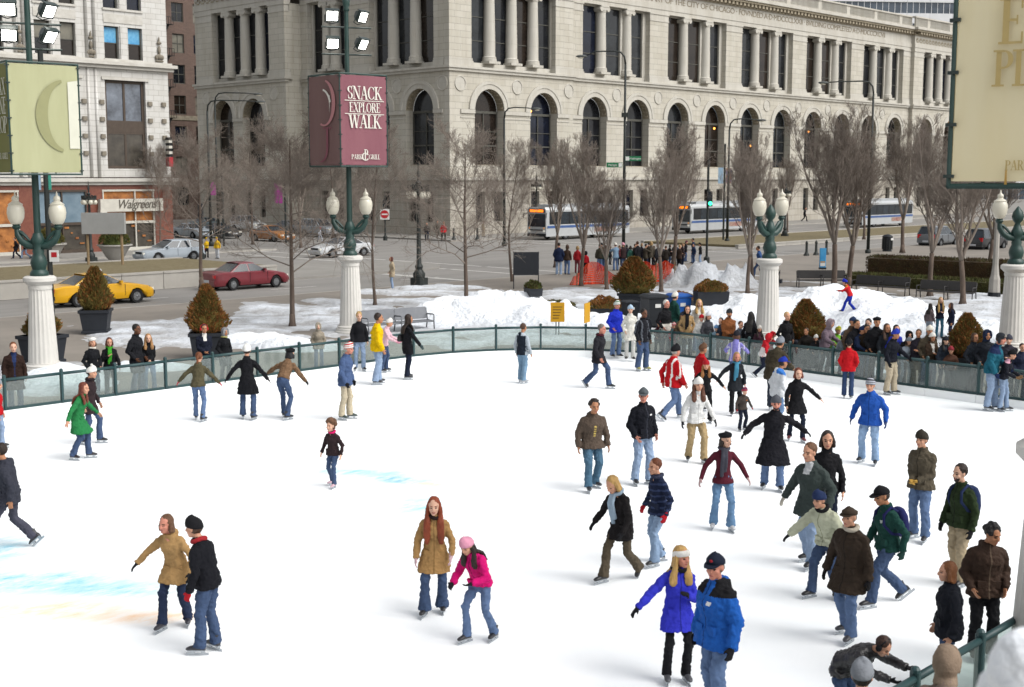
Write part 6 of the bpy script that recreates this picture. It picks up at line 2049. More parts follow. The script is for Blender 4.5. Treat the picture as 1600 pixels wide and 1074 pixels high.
def boot_mesh(kind):
    if kind in _boot: return _boot[kind]
    b = MB()
    Y, Z, X = Vector((0, 1, 0)), Vector((0, 0, 1)), Vector((1, 0, 0))
    b.loft([ell(Vector((0, y, z)), X, Z, rx, rz_, 10) for y, z, rx, rz_ in ((-.085, -.055, .018, .02), (-.075, -.05, .036, .04), (0, -.045, .04, .045), (.07, -.05, .044, .038), (.13, -.058, .044, .028), (.165, -.064, .03, .018), (.175, -.066, .012, .01))])
    hgt = .075 if kind == 'skate' else .05
    b.loft([ell(Vector((0, y, z)), X, Y, rx, ry, 10) for y, z, rx, ry in ((-.02, -.06, .04, .06), (-.015, 0, .042, .055), (-.02, hgt * .6, .044, .052), (-.025, hgt, .047, .055))])
    if kind != 'skate':
        b.loft([[Vector((x * k, y, z)) for x, y in ((-.042, -.085), (.042, -.085), (.048, .09), (.03, .175), (-.03, .175), (-.048, .09))] for k, z in ((1, -.085), (1, -.068))])
    me = b.mesh('ice_skate' if kind == 'skate' else 'shoe', mat('boot_black', '#1d1d20', .45, .1, 5, spec=.4), 50)
    _boot[kind] = me
    return me
_bl = MB()
_bl.box(-.004, .004, -.13, .17, -.150, -.118); _bl.box(-.018, .018, -.08, -.03, -.122, -.085); _bl.box(-.018, .018, .06, .11, -.122, -.085); _bl.box(-.03, .03, -.085, .15, -.092, -.076)
BLADE = _bl.mesh('blade', _M['blade'])
_bw = {}
def boot(kind, color):
    k = (kind, color)
    if k not in _bw:
        me = boot_mesh(kind).copy(); me.materials.clear(); me.materials.append(cloth(color, 'leather')); _bw[k] = me
    return _bw[k]
PEOPLE = []
def person(px, yf, yh, face, label, top, legs, pose='stand', hair=('short', '#3a2a20'), hat=None, sex='m', skin='light', shoes=('skate', '#26262a'), z=None, H=1.75, gloves=None, scarf=None, child=False, d=None, group=None, yaw_only=None, **ov):
    q = dict(fl=(.11, .03, 0, 12), fr=(.11, -.03, 0, 14), al=(.09, .05, -.52), ar=(.09, .05, -.52), lean=2, side=0, twist=0, crouch=0, hy=0, hp=0)
    q.update(POSE[pose]); q.update(ov)
    z = (0.0 if shoes[0] == 'skate' else PZ) if z is None else z
    # ---- skeleton
    A = .155 if shoes[0] == 'skate' else .085
    fem = sex == 'f'
    TH_, SHN = .435, .425
    lean, side, tw = R(q['lean']), R(q['side']), R(q['twist'])
    Rt = Matrix.Rotation(tw, 3, 'Z') @ Matrix.Rotation(side, 3, 'Y') @ Matrix.Rotation(-lean, 3, 'X')
    hj = .088
    foot = {}
    for s, k in ((-1, 'fl'), (1, 'fr')):
        x, y, lf, yw = q[k]
        foot[s] = (Vector((s * x, y, A + lf)), yw)
    hz = 10
    for s in (-1, 1):
        f = foot[s][0]
        dx, dy = f.x - s * hj, f.y
        reach = (TH_ + SHN) * (.992 - q['crouch'])
        hz = min(hz, f.z + math.sqrt(max(.02, reach ** 2 - dx * dx - dy * dy)))
    hip = Vector((0, -math.sin(lean) * .22, hz + .02))
    knee, ank = {}, {}
    for s in (-1, 1):
        p = hip + Vector((s * hj, 0, -.02))
        knee[s], ank[s] = ik(p, foot[s][0], TH_, SHN, Vector((s * .18, 1, 0)))
    shw = .158 if fem else .184
    T = lambda v: hip + Rt @ Vector(v)
    neck = T((0, -.012, .535))
    head_r = Matrix.Rotation(tw, 3, 'Z') @ Matrix.Rotation(R(q['hy']), 3, 'Z') @ Matrix.Rotation(-(lean * .45 + R(q['hp'])), 3, 'X')
    hs_ = 1.26 if child else 1.10
    hc_ = neck + Rt @ Vector((0, .012, .06)) + head_r @ Vector((0, .035, .105)) * hs_
    Hd = lambda v: hc_ + head_r @ (Vector(v) * hs_)
    sh, el, wr = {}, {}, {}
    for s, k in ((-1, 'al'), (1, 'ar')):
        sh[s] = T((s * shw * .97, -.01, .425))
        o_, f_, u_ = q[k]
        t_ = sh[s] + Vector((s * o_, f_, u_))
        hint = q.get('eh' + k[1], None)
        hint = Vector((s * .55, -.8, -.25)) if hint is None else Vector((s * hint[0], hint[1], hint[2]))
        el[s], wr[s] = ik(sh[s], t_, .285, .255, hint)
    topz = Hd((0, 0, .125)).z + (.03 if hat and hat[0] not in ('none', 'muffs') else .012) * hs_
    # ---- place and scale
    if yf is not None:
        loc = P(px, yf, z)
        if d: loc = PD(px, yf, d); loc.z = z
        S = max(.3, (PD(px, yh, fdist(loc)).z - z)) / topz
    else:
        S = H / 1.75
        loc = P(px, yh, z + topz * S)
        loc = Vector((loc.x, loc.y, z))
        sd1 = lambda v: float(rink_sd(np.array(v.x), np.array(v.y)))
        dd_ = fdist(loc)
        if sd1(loc) < .5 and dd_ > 20:                     # onlookers stand outside the rail
            while sd1(loc) < .5: dd_ += .1; loc = PD(px, yh, dd_); loc.z = z
            S = (PD(px, yh, dd_).z - z) / topz
    dist = fdist(loc)
    tocam = Vector((CAM.x - loc.x, CAM.y - loc.y, 0)).normalized()
    rgt = Vector((-tocam.y, tocam.x, 0))                 # viewer's right
    f = tocam * math.cos(R(face)) + rgt * math.sin(R(face))
    rz = math.atan2(f.y, f.x) - math.pi / 2
    near, far = dist < 27, dist > 60
    vb = (.0095 if near else .015 if not far else .026) / S
    vc = (.015 if near else .019 if not far else .03) / S
    # the body: one continuous surface, thin where clothes cover it
    b = MB()
    b.ball(Hd((0, -.012, .03)), .077 * hs_, .097 * hs_, .092 * hs_, 14, 9, head_r)
    b.ball(Hd((0, .022, -.03)), .062 * hs_, .07 * hs_, .086 * hs_, 14, 9, head_r)
    b.ball(Hd((0, .055, -.088)), .034 * hs_, .03 * hs_, .028 * hs_, 10, 6, head_r)
    b.tube([Hd((0, .085, .014)), Hd((0, .106, -.022)), Hd((0, .098, -.036))], [.008 * hs_, .0155 * hs_, .013 * hs_], 7)
    b.ball(Hd((0, .074, .028)), .05 * hs_, .02 * hs_, .012 * hs_, 10, 5, head_r)
    b.ball(Hd((0, .083, -.064)), .024 * hs_, .012 * hs_, .011 * hs_, 10, 5, head_r)
    for s in (-1, 1): b.ball(Hd((s * .077, -.006, -.004)), .012 * hs_, .022 * hs_, .033 * hs_, 7, 5, head_r)
    for s in (-1, 1): b.ball(Hd((s * .042, .055, -.028)), .024 * hs_, .025 * hs_, .022 * hs_, 8, 5, head_r)
    limb(b, [Hd((0, -.022, -.06)), neck + Rt @ Vector((0, 0, .02)), T((0, -.01, .46))], [.052, .055, .07], 10)
    limb(b, [T((0, 0, .46)), T((0, 0, .2)), T((0, 0, 0))], [.09, .08, .085], 10)
    for s in (-1, 1):
        limb(b, [T((0, -.01, .45)), sh[s], el[s], wr[s]], [.05, .034, .03, .026], 7)
        limb(b, [T((0, 0, .02)), hip + Vector((s * hj, 0, -.02)), knee[s], ank[s]], [.055, .042, .030, .027], 7)
    hands = {}
    for s in (-1, 1):
        fd = (wr[s] - el[s]).normalized()
        side_ = Vector((0, 1, 0)) - fd * fd.y
        side_ = side_.normalized() if side_.length > .2 else Vector((s * -1, 0, 0))
        nrm = fd.cross(side_).normalized()
        if nrm.x * s > 0: nrm = -nrm                       # palm towards the body
        hb_ = MB() if gloves else b
        g = 1.18 if gloves else 1.0
        c = wr[s] + fd * .052
        Mx = Matrix((side_, nrm, fd)).transposed()
        hb_.ball(c, .042 * g, .017 * g, .055 * g, 9, 6, Mx)
        limb(hb_, [wr[s] - fd * .03, wr[s] + fd * .03], [.027 * g, .028 * g], 7)
        if far:
            hb_.ball(c + fd * .07 + nrm * .012, .035 * g, .016 * g, .045 * g, 8, 5, Mx)
        else:
            for i, (off, ln_) in enumerate(((.032, .068), (.011, .078), (-.011, .073), (-.031, .058))):
                k0 = c + fd * .04 + side_ * off
                dd = (fd + nrm * .28 + side_ * off * 3.2).normalized()
                k1 = k0 + dd * ln_ * .5
                k2 = k1 + (dd + nrm * .7).normalized() * ln_ * .5
                hb_.tube([k0, k1, k2], [.0098 * g, .0092 * g, .0078 * g], 6)
            t0 = c - fd * .02 + side_ * .034
            t1 = t0 + (side_ * .75 + fd * .7 + nrm * .35).normalized() * .04
            hb_.tube([t0, t1, t1 + (fd + nrm * .4 + side_ * .15).normalized() * .034], [.0125 * g, .0115 * g, .009 * g], 6)
        if gloves: limb(hb_, [wr[s] - fd * .05, wr[s] + fd * .01], [.036, .034], 8); hands[s] = hb_
    inv_h = head_r.transposed()
    hcol = cloth(hair[1], 'hair')
    def face_paint(c, mi):
        l = (c - np.array(hc_, np.float32)) @ np.array(inv_h, np.float32).T / hs_
        fr = l[:, 1] > .045
        e = fr & (((np.abs(l[:, 0]) - .031) / .0135) ** 2 + ((l[:, 2] - .001) / .0072) ** 2 < 1)
        br = fr & (((np.abs(l[:, 0]) - .032) / .02) ** 2 + ((l[:, 2] - .026) / .0065) ** 2 < 1)
        lp = fr & ((l[:, 0] / .024) ** 2 + ((l[:, 2] + .064) / .008) ** 2 < 1)
        mi[e] = 1; mi[br] = 2; mi[lp] = 3
        if hair[0] != 'bald':
            mi[(l[:, 2] > -.03) & (l[:, 1] < -.02) & (np.abs(l[:, 0]) < .072)] = 2
        if q.get('beard'): mi[fr & (l[:, 2] < -.05) & ~lp] = 2
    root = bake(b, 'person', None, [_M['skin_' + skin], _M['eye_dark'], hcol, mat('lips', '#a85a55', .5, 0)], vb, 1 if near else 1, after=face_paint if not far else (lambda c, mi: face_paint(c, mi)))
    root.location = loc; root.rotation_euler = (0, 0, rz); root.scale = (S, S, S)
    tag(root, label, 'person', group)
    for s in (-1, 1):
        if gloves: bake(hands[s], 'glove', root, [cloth(gloves, 'cloth')], vb * 1.05, 1)
    # ---- trousers
    lc, lk = (legs if isinstance(legs, tuple) else (legs, 'denim'))
    lw = q.get('lw', 1.0) * (1.06 if fem else 1.14)
    tk = .80 if (top[2] if len(top) > 2 else {}).get('len', .42 if top[0] == 'coat' else .1) > .15 else .97
    fl_ = q.get('flare', 1.0)
    b = MB()
    rx, ry = (.158, .118) if fem else (.155, .115)
    b.loft([ell(hip + Rt @ Vector((0, 0, zz)) if zz > 0 else hip + Vector((0, 0, zz)), Rt @ Vector((1, 0, 0)), Rt @ Vector((0, 1, 0)), a_, c_) for zz, a_, c_ in ((-.13, rx * .78 * tk, ry * .85 * tk), (-.06, rx * 1.02 * tk, ry * 1.06 * tk), (.02, rx * tk, ry * tk), (.12, rx * .86 * tk, ry * .88 * tk))])
    for s in (-1, 1):
        p = hip + Vector((s * hj, 0, -.03))
        an = ank[s] + Vector((0, -.012, -.045 if shoes[0] == 'skate' else -.05))
        k1 = knee[s].lerp(p, .5); k2 = knee[s].lerp(an, .5)
        sl = (an - knee[s]).normalized()
        k2 = k2 + Vector((0, -.018, 0))
        limb(b, [p, k1, knee[s], k2, an.lerp(k2, .25), an], [.096 * lw * tk, .088 * lw * tk, .068 * lw, .066 * lw * (1 + (fl_ - 1) * .3), .068 * lw * fl_, .076 * lw * fl_], 10)
    bake(b, 'trousers', root, [cloth(lc, lk)], vc, 2, .024 if not far else 0, .09, fine=0 if far else .016)
    # ---- upper garment
    kind, tc_ = top[0], top[1]
    to = top[2] if len(top) > 2 else {}
    mk = to.get('m', 'leather' if kind == 'leather' else 'fur' if kind == 'fur' else 'cloth')
    bulk = to.get('bulk', {'sweater': .90, 'vest': 1.0, 'hoodie': 1.04, 'puffer': 1.14, 'jacket': 1.04, 'coat': 1.05, 'leather': 1.02, 'fur': 1.06}.get(kind, 1.0)) * (1.0 if fem else 1.09)
    hem = to.get('len', {'coat': .42, 'puffer': .08, 'jacket': .12, 'sweater': .06, 'hoodie': .13, 'vest': .05, 'leather': .10, 'fur': .08}.get(kind, .1))
    puff = (lambda zz: 1 + .045 * math.sin(zz * 62)) if kind == 'puffer' else (lambda zz: 1)
    b = MB()
    X_, Y_ = Rt @ Vector((1, 0, 0)), Rt @ Vector((0, 1, 0))
    rings = []
    # skirt below the hip hangs plumb round the thighs
    flare = to.get('flare', 1.0)
    if hem > .02:
        n_ = max(2, int(hem / .07))
        for i in range(n_, 0, -1):
            dz = hem * i / n_
            xs2, ys2 = [], []
            for s in (-1, 1):
                p = hip + Vector((s * hj, 0, -.02)); t_ = min(1, dz / TH_)
                m_ = p.lerp(knee[s], t_); xs2.append(m_.x); ys2.append(m_.y)
            cx, cy = sum(xs2) / 2, sum(ys2) / 2
            k_ = 1 + (flare - 1) * i / n_
            rings.append(ell(Vector((cx, cy, hip.z - dz)), Vector((1, 0, 0)), Vector((0, 1, 0)), (abs(xs2[0] - xs2[1]) / 2 + .108) * max(1, bulk) * k_, max(.135, abs(ys2[0] - ys2[1]) / 2 + .115) * max(1, bulk) * k_, 16))
    hipx, wst, chx = (.170, .136, .150) if fem else (.168, .154, .172)
    prof = [(.03, hipx, .128, 0), (.10, (hipx + wst) / 2, .120, 0), (.17, wst, .112, 0), (.25, (wst + chx) / 2, .122, .004), (.34, chx, .134 if not fem else .138, .012), (.41, chx * 1.02, .124, .004), (.45, shw * .98, .100, -.006), (.49, shw * .72, .086, -.012), (.515, shw * .56, .08, -.012), (.535, .088, .076, -.012), (.56, .070, .070, -.008)]
    if kind == 'puffer':
        pp = []
        for zz in np.arange(.03, .46, .035):
            pp.append((zz, float(np.interp(zz, [a[0] for a in prof], [a[1] for a in prof])), float(np.interp(zz, [a[0] for a in prof], [a[2] for a in prof])), .0))
        prof = pp + prof[6:]
    for zz, a_, c_, yo in prof:
        k_ = bulk * puff(zz) if zz < .5 else 1 + (bulk - 1) * .5
        rings.append(ell(T((0, yo, zz)), X_, Y_, a_ * k_, c_ * k_, 16))
    b.loft(rings)
    sb = bulk * to.get('sleeve', 1.0)
    for s in (-1, 1):
        fd = (wr[s] - el[s]).normalized(); ud = (el[s] - sh[s]).normalized()
        s0 = sh[s] + ud * .0
        m1 = sh[s].lerp(el[s], .5); m2 = el[s].lerp(wr[s], .5)
        if kind == 'puffer':
            pts, rad = [], []
            for i in range(15):
                t_ = i / 14
                pts.append(sh[s].lerp(el[s], t_ * 2) if t_ < .5 else el[s].lerp(wr[s] + fd * .01, t_ * 2 - 1)); rad.append((.068 - .014 * t_) * sb * (1 + .07 * math.sin(i * 2.2)))
            limb(b, pts, rad, 10)
        else:
            limb(b, [s0, m1, el[s], m2, wr[s] + fd * .015], [.061 * sb, .060 * sb, .054 * sb, .049 * sb, .043 * sb], 10)
        b.ball(el[s], .057 * sb, n=8, m=5)
    if to.get('collar', kind in ('jacket', 'coat', 'puffer', 'leather', 'vest')):
        ch_ = to.get('ch', .055)
        b.loft([ell(T((0, -.012 + .01 * i, .53 + ch_ * i)), X_, Y_, .082 + .004 * i, .084 + .004 * i, 14) for i in range(2)])
    if to.get('hood', kind == 'hoodie'):
        b.ball(T((0, -.105, .50)), .10, .055, .085, 12, 7, Rt); b.ball(T((0, -.06, .535)), .105, .07, .04, 12, 7, Rt)
    mats = [cloth(tc_, mk)]
    zones = []
    def zmat(c, k2='cloth'):
        mats.append(cloth(c, k2)); return len(mats) - 1
    if 'zip' in to: zones.append((zmat(to['zip']), lambda l: (np.abs(l[:, 0]) < .011) & (l[:, 1] > .04) & (l[:, 2] > -hem - .1)))
    if 'open' in to: zones.append((zmat(to['open']), lambda l: (np.abs(l[:, 0]) < .018 + .05 * np.clip((l[:, 2] - .2) / .33, 0, 1)) & (l[:, 1] > .03) & (l[:, 2] > to.get('openz', .2))))
    if 'yoke' in to: zones.append((zmat(to['yoke']), lambda l: (l[:, 2] > to.get('yz', .41)) & (np.abs(l[:, 0]) > .055)))
    if 'lower' in to: zones.append((zmat(to['lower']), lambda l: (l[:, 2] < to.get('lz', .28)) & (np.abs(l[:, 0]) < .22)))
    if 'sleeves' in to: zones.append((zmat(to['sleeves']), lambda l: (np.abs(l[:, 0]) > shw * .93)))
    if 'stripe' in to: zones.append((zmat(to['stripe']), lambda l: (np.abs(np.abs(l[:, 0]) - .118) < .022) | ((np.abs(l[:, 0]) > shw) & (np.abs(l[:, 1] + .0) < .022) & (l[:, 2] > .05))))
    if 'bands' in to: zones.append((zmat(to['bands']), lambda l: (np.sin(l[:, 2] * 62 + l[:, 0] * 3) > .55)))
    if 'logo' in to: zones.append((zmat(to['logo']), lambda l: (np.abs(l[:, 0] + .085) < .034) & (np.abs(l[:, 2] - .36) < .02) & (l[:, 1] > .05) & ((l[:, 0] + .085) + (l[:, 2] - .36) * 1.2 > -.03)))
    if 'print' in to: zones.append((zmat(to['print']), lambda l: (np.abs(l[:, 0] - .0) < .02) & (l[:, 2] > .12) & (l[:, 2] < .38) & (l[:, 1] > .05) & (np.sin(l[:, 2] * 130) > -.5)))
    iv = np.array(Rt.transposed(), np.float32); h0 = np.array(hip, np.float32)
    def zone_paint(c, mi):
        l = (c - h0) @ iv.T
        for k_, fn in zones: mi[fn(l)] = k_
    gname = {'coat': 'coat', 'sweater': 'sweater', 'hoodie': 'hoodie', 'puffer': 'padded_jacket', 'vest': 'vest', 'leather': 'leather_jacket', 'fur': 'fur_jacket'}.get(kind, 'jacket')
    jac = bake(b, gname, root, mats, vc, 2, (.032 if kind != 'sweater' else .016) if not far else 0, .11, fine=(0 if far or kind == 'sweater' else .016), after=zone_paint if zones else None)
    if near and kind in ('jacket', 'coat', 'leather', 'puffer'):
        for s in (-1, 1):
            pk = MB(); c0 = T((s * .095, .118 * bulk, .06 if hem < .2 else .0))
            pk.loft([[c0 + X_ * x + Y_ * y + Rt @ Vector((0, 0, zz)) for x, zz in ((-.05, -.055), (.05, -.055), (.055, .04), (-.055, .04))] for y in (-.03, .012)])
            pk.build('pocket', mats[0], jac)
    # ---- hair
    hk = hair[0]
    vh = vb * 1.3
    if hk != 'bald' and not (hat and hat[0] in ('hood',) and hk == 'short'):
        b = MB()
        up = 0 if hat and hat[0] not in ('muffs', 'band') else 1
        if up:
            b.ball(Hd((0, -.028, .042)), .087 * hs_, .098 * hs_, .098 * hs_, 14, 9, head_r)
            if hk in ('curly', 'mess', 'big'):
                rn = random.Random(int(px)); k_ = 26 if hk != 'big' else 40
                for i in range(k_):
                    a_ = rn.uniform(0, 6.28); e_ = rn.uniform(-.1 if hk != 'big' else -1.1, 1.4)
                    v_ = Vector((math.cos(a_) * math.cos(e_) * .088, math.sin(a_) * math.cos(e_) * .095 - .03, .035 + math.sin(e_) * .095))
                    if v_.y > (.04 if hk != 'big' else .01) and v_.z < .07: continue
                    b.ball(Hd(v_ * (1.0 if hk != 'big' else 1.16)), (.026 if hk != 'big' else .042) * hs_, n=6, m=4)
        else:
            b.ball(Hd((0, -.03, -.005)), .082 * hs_, .085 * hs_, .07 * hs_, 12, 7, head_r)
        if hk in ('bob', 'long', 'vlong'):
            down = {'bob': .14, 'long': .27, 'vlong': .40}[hk]
            n_ = 8
            for s in (-1, 1):
                pts = [Hd((s * .072, -.01, .06 if up else .0)), Hd((s * .088, .0, -.03)), Hd((s * .088, -.005, -.10))]
                if down > .2: pts += [T((s * .10, .10 * bulk, .47)), T((s * .105, .15 * bulk, .56 - down)), T((s * .10, .152 * bulk, .50 - down))]
                b.tube(pts[:3], [.02, .034, .036], 8)
                if down > .2:
                    m_ = .6 if hk == 'long' else 1.0
                    b.loft([ell(p_, X_, (Y_ * .8 + Rt @ Vector((0, 0, .5))).normalized(), a_, c_, 10) for p_, a_, c_ in ((pts[2], .036, .034), (pts[3], .058, .034), (pts[3].lerp(pts[4], .6 * m_), .060, .030), (pts[3].lerp(pts[4], 1.0 * m_), .034, .018))])
            rr_ = [ell(Hd((0, -.055, .02)), head_r @ Vector((1, 0, 0)), head_r @ Vector((0, 1, 0)), .085 * hs_, .055 * hs_, 12), ell(Hd((0, -.06, -.06)), head_r @ Vector((1, 0, 0)), head_r @ Vector((0, 1, 0)), .092 * hs_, .055 * hs_, 12)]
            rr_.append(ell(Hd((0, -.06, -.12)), head_r @ Vector((1, 0, 0)), head_r @ Vector((0, 1, 0)), .098 * hs_, .05 * hs_, 12))
            if down > .2: rr_ += [ell(T((0, -.125 * bulk, .46)), X_, Y_, .13, .045, 12), ell(T((0, -.15 * bulk, .56 - down)), X_, Y_, .12, .035, 12)]
            b.loft(rr_)
        if hk == 'pony':
            b.tube([Hd((0, -.12, .03)), Hd((0, -.16, -.02)), Hd((0, -.16, -.14)), Hd((0, -.14, -.22))], [.025, .035, .03, .012], 8)
        bake(b, 'hair', root, [hcol], vh, 2, .02 if not far else 0, .035)
    # ---- hats
    if hat:
        ht, c1 = hat[0], hat[1]
        c2 = hat[2] if len(hat) > 2 else None
        hx, hy_, hz_ = head_r @ Vector((1, 0, 0)), head_r @ Vector((0, 1, 0)), head_r @ Vector((0, 0, 1))
        E_ = lambda zz, rx_, ry_, yo=0, tilt=0: [Hd((rx_ * math.cos(6.28318 * i / 20), yo + ry_ * math.sin(6.28318 * i / 20), zz + tilt * math.sin(6.28318 * i / 20))) for i in range(20)]
        b = MB()
        hm = [cloth(c1, 'cloth')] + ([cloth(c2, 'cloth')] if c2 else [])
        if ht in ('beanie', 'pom', 'band'):
            prof2 = [(.012, .088, .106), (.02, .095, .113), (.055, .096, .113), (.065, .091, .108)]
            if ht != 'band': prof2 += [(.09, .086, .102), (.115, .072, .085), (.135, .05, .058), (.146, .024, .028), (.149, .004, .005)]
            else: prof2 += [(.08, .08, .098)]
            rg = [E_(zz, a_, c_, -.012, .022) for zz, a_, c_ in prof2]
            b.loft(rg)
            if c2: b.m = [1 if 20 * 3 <= i < 20 * 5 and i // 20 % 2 else (1 if i // 20 in (1, 5) else 0) for i in range(len(b.f))]
            hb2 = b.build('knit_hat' if ht != 'band' else 'headband', hm, root, smooth=True)
            if ht == 'pom': MB().ball(Hd((0, -.01, .165)), .032, n=10, m=6).build('pompom', hm[-1], hb2, smooth=True)
        elif ht in ('cap', 'flat'):
            hh_ = .118 if ht == 'cap' else .10
            b.loft([E_(zz, a_, c_, -.014, .012) for zz, a_, c_ in ((.035, .086, .106), (.04, .09, .11), (.075, .088, .106 if ht == 'cap' else .112), (hh_ - .01, .066, .082), (hh_ + .022, .03, .04), (hh_ + .028, .004, .006))])
            hb2 = b.build('cap' if ht == 'cap' else 'flat_cap', hm, root, smooth=True)
            L_ = .165 if ht == 'cap' else .135
            br = MB()
            top_ = [(-.078, .05), (-.07, .10), (-.045, L_ - .012), (0, L_), (.045, L_ - .012), (.07, .10), (.078, .05)]
            zc = lambda x, y: .052 - .9 * x * x - (y - .05) * .18
            br.loft([[Hd((x, y, zc(x, y) + dz)) for x, y in top_] for dz in (-.005, .005)])
            br.build('brim', hm[-1] if c2 else hm[0], hb2, smooth=30)
            if ht == 'cap' and c2 and near: MB().ball(Hd((0, .09, .082)), .02, .008, .018, 8, 5, head_r).build('cap_badge', cloth('#b8323a'), hb2)
        elif ht == 'beret':
            b.loft([E_(zz, a_, c_, yo, .02) for zz, a_, c_, yo in ((.04, .086, .104, -.012), (.06, .098, .115, -.02), (.09, .11, .125, -.03), (.115, .085, .10, -.03), (.128, .03, .04, -.03), (.13, .004, .004, -.03))])
            b.build('beret', hm, root, smooth=True)
        elif ht == 'hood':
            b.ball(Hd((0, -.028, .012)), .108 * hs_, .115 * hs_, .142 * hs_, 16, 10, head_r)
            b.tube([Hd((-.09, .055, -.08)), Hd((-.098, .062, .02)), Hd((-.06, .066, .115)), Hd((0, .07, .135)), Hd((.06, .066, .115)), Hd((.098, .062, .02)), Hd((.09, .055, -.08))], [.02] * 7, 7)
            b.loft([ell(Hd((0, -.02, -.09)), hx, hy_, .098, .098, 14), ell(T((0, -.012, .53)), X_, Y_, .11, .10, 14)])
            bake(b, 'hood', root, hm, vc, 2, .015 if not far else 0, .08)
        elif ht == 'muffs':
            b.tube([Hd((-.095, -.01, .0)), Hd((-.085, -.01, .09)), Hd((0, -.01, .14)), Hd((.085, -.01, .09)), Hd((.095, -.01, .0))], [.01] * 5, 6)
            for s in (-1, 1): b.ball(Hd((s * .095, -.006, -.005)), .026, .045, .05, 10, 6, head_r)
            b.build('earmuffs', hm, root, smooth=True)
        elif ht == 'flap':
            b.ball(Hd((0, -.012, .05)), .098, .115, .10, 14, 8, head_r)
            for s in (-1, 1): b.ball(Hd((s * .092, .0, -.04)), .02, .05, .075, 8, 6, head_r)
            bake(b, 'trapper_hat', root, hm, vb * 1.3, 1, .012, .03)
            b = MB(); b.ball(Hd((0, .085, .075)), .07, .025, .035, 10, 6, head_r); bake(b, 'fur_front', root, [hm[-1]], vb * 1.3, 1, .015, .02)
    # ---- scarf
    if scarf:
        sc_, tails = scarf
        b = MB()
        ringp = [T((.088 * math.cos(a_), -.008 + .088 * math.sin(a_), .555 + .012 * math.sin(2 * a_))) for a_ in np.linspace(0, 6.28318, 15)]
        b.tube(ringp, [.034] * 15, 8)
        if tails:
            y0 = .142 * bulk
            b.tube([T((.03, .085, .55)), T((.045, y0 + .01, .42)), T((.05, y0 + .004, .25)), T((.05, y0, .25 - tails * .2))], [.034, .036, .038, .036], 8)
            b.tube([T((-.02, .085, .55)), T((-.02, y0 + .012, .42)), T((-.015, y0 + .01, .3)), T((-.01, y0, .3 - tails * .16))], [.034, .034, .036, .032], 8)
        bake(b, 'scarf', root, [cloth(sc_, 'cloth')], vb * 1.4, 1, .012 if not far else 0, .04)
    # ---- feet
    for s in (-1, 1):
        fm = link_mesh('ice_skate' if shoes[0] == 'skate' else 'shoe', boot(*shoes), root)
        yw = -s * R(foot[s][1])
        lift = q['fl' if s < 0 else 'fr'][2]
        fm.location = ank[s]
        sv = knee[s] - ank[s]
        fm.rotation_euler = (-max(0, math.atan2(sv.y, sv.z)) * .85 if lift else 0, 0, yw)
        if shoes[0] == 'skate': link_mesh('blade', BLADE, fm)
    PEOPLE.append((root, dict(T=T, hip=hip, Rt=Rt, S=S, wr=wr, el=el, hc=hc_, Hd=Hd, bulk=bulk)))
    return root
def backpack(owner, color, label):
    root, k = owner
    pk = empty('backpack', root.location, root.rotation_euler.z, label, 'backpack')
    pk.scale = root.scale
    T, Rt = k['T'], k['Rt']
    b = MB()
    X_, Y_, Z_ = (Rt @ Vector(v) for v in ((1, 0, 0), (0, 1, 0), (0, 0, 1)))
    b.loft([ell(T((0, -.19 * k['bulk'] + yo, zz)), X_, Y_, a_, c_, 14) for zz, a_, c_, yo in ((.06, .08, .05, .01), (.08, .13, .085, 0), (.2, .15, .11, 0), (.36, .145, .10, 0), (.46, .11, .07, .01), (.49, .05, .04, .02))])
    b.build('bag', cloth(color, 'cloth'), pk, smooth=True)
    for s in (-1, 1):
        t = MB(); t.tube([T((s * .09, -.13, .46)), T((s * .105, -.03, .545)), T((s * .11, .10, .46)), T((s * .13, .125, .32)), T((s * .17, .03, .18)), T((s * .13, -.13, .12))], .024, 6); t.build('strap', cloth(color, 'cloth'), pk, smooth=True)
pe = person
BLK, NVY, CHAR, DJ, MJ, LJ, KH = '#1b1b1f', '#1d2436', '#3b3d44', '#465878', '#657ca2', '#94a9c6', '#b8a78a'
SH = ('shoe', '#2a2724')
LB, DB, BR, AUB, BLO, GRY, RED = '#6b4a32', '#2a1d16', '#4a3222', '#6e3320', '#c09a5c', '#b8b4ac', '#8a3d1f'
# ---------- skaters, near
pe(1057, 1067, 848, 15, 'smiling woman skater in a violet blue jacket and white headband, arm stretched out', ('jacket', '#3a3fd0', dict(len=.26, zip='#2a2f9c', bulk=1.08)), (BLK, 'cloth'), 'wide', ('long', BLO), ('band', '#f0eee8'), 'f', 'red', ('skate', '#55565c'), gloves=BLK, hy=28, al=(-.10, .24, -.16), ar=(.40, .12, -.34), lw=.86, fl=(.12, .02, 0, 6), fr=(.13, 0, 0, 8), scarf=(BLK, False))
pe(1117, 1128, 860, -50, 'stocky man in a blue and black anorak and navy cap at the bottom edge', ('jacket', '#1f5fb8', dict(yoke=BLK, logo='#f2f2f2', bulk=1.3, zip='#143f80', len=.16, hood=True, yz=.43)), (MJ, 'denim'), 'relax', ('short', '#8b7c6c'), ('cap', NVY, NVY), 'm', 'red', gloves=BLK, hy=25, lw=1.08, ar=(.12, .03, -.52), al=(.14, .06, -.50))
pe(1325, 998, 787, -32, 'older man in a flat cap and brown waxed jacket skating forward', ('jacket', '#3d3229', dict(len=.30, bulk=1.16, zip='#2a231d')), (MJ, 'denim'), 'glide', ('short', '#8a8378'), ('flat', '#4a3e34'), 'm', 'light', ('skate', '#4a4a50'), gloves=BLK, scarf=('#c8bfae', False), ar=(.16, .05, -.50), al=(.12, .02, -.52), lean=5)
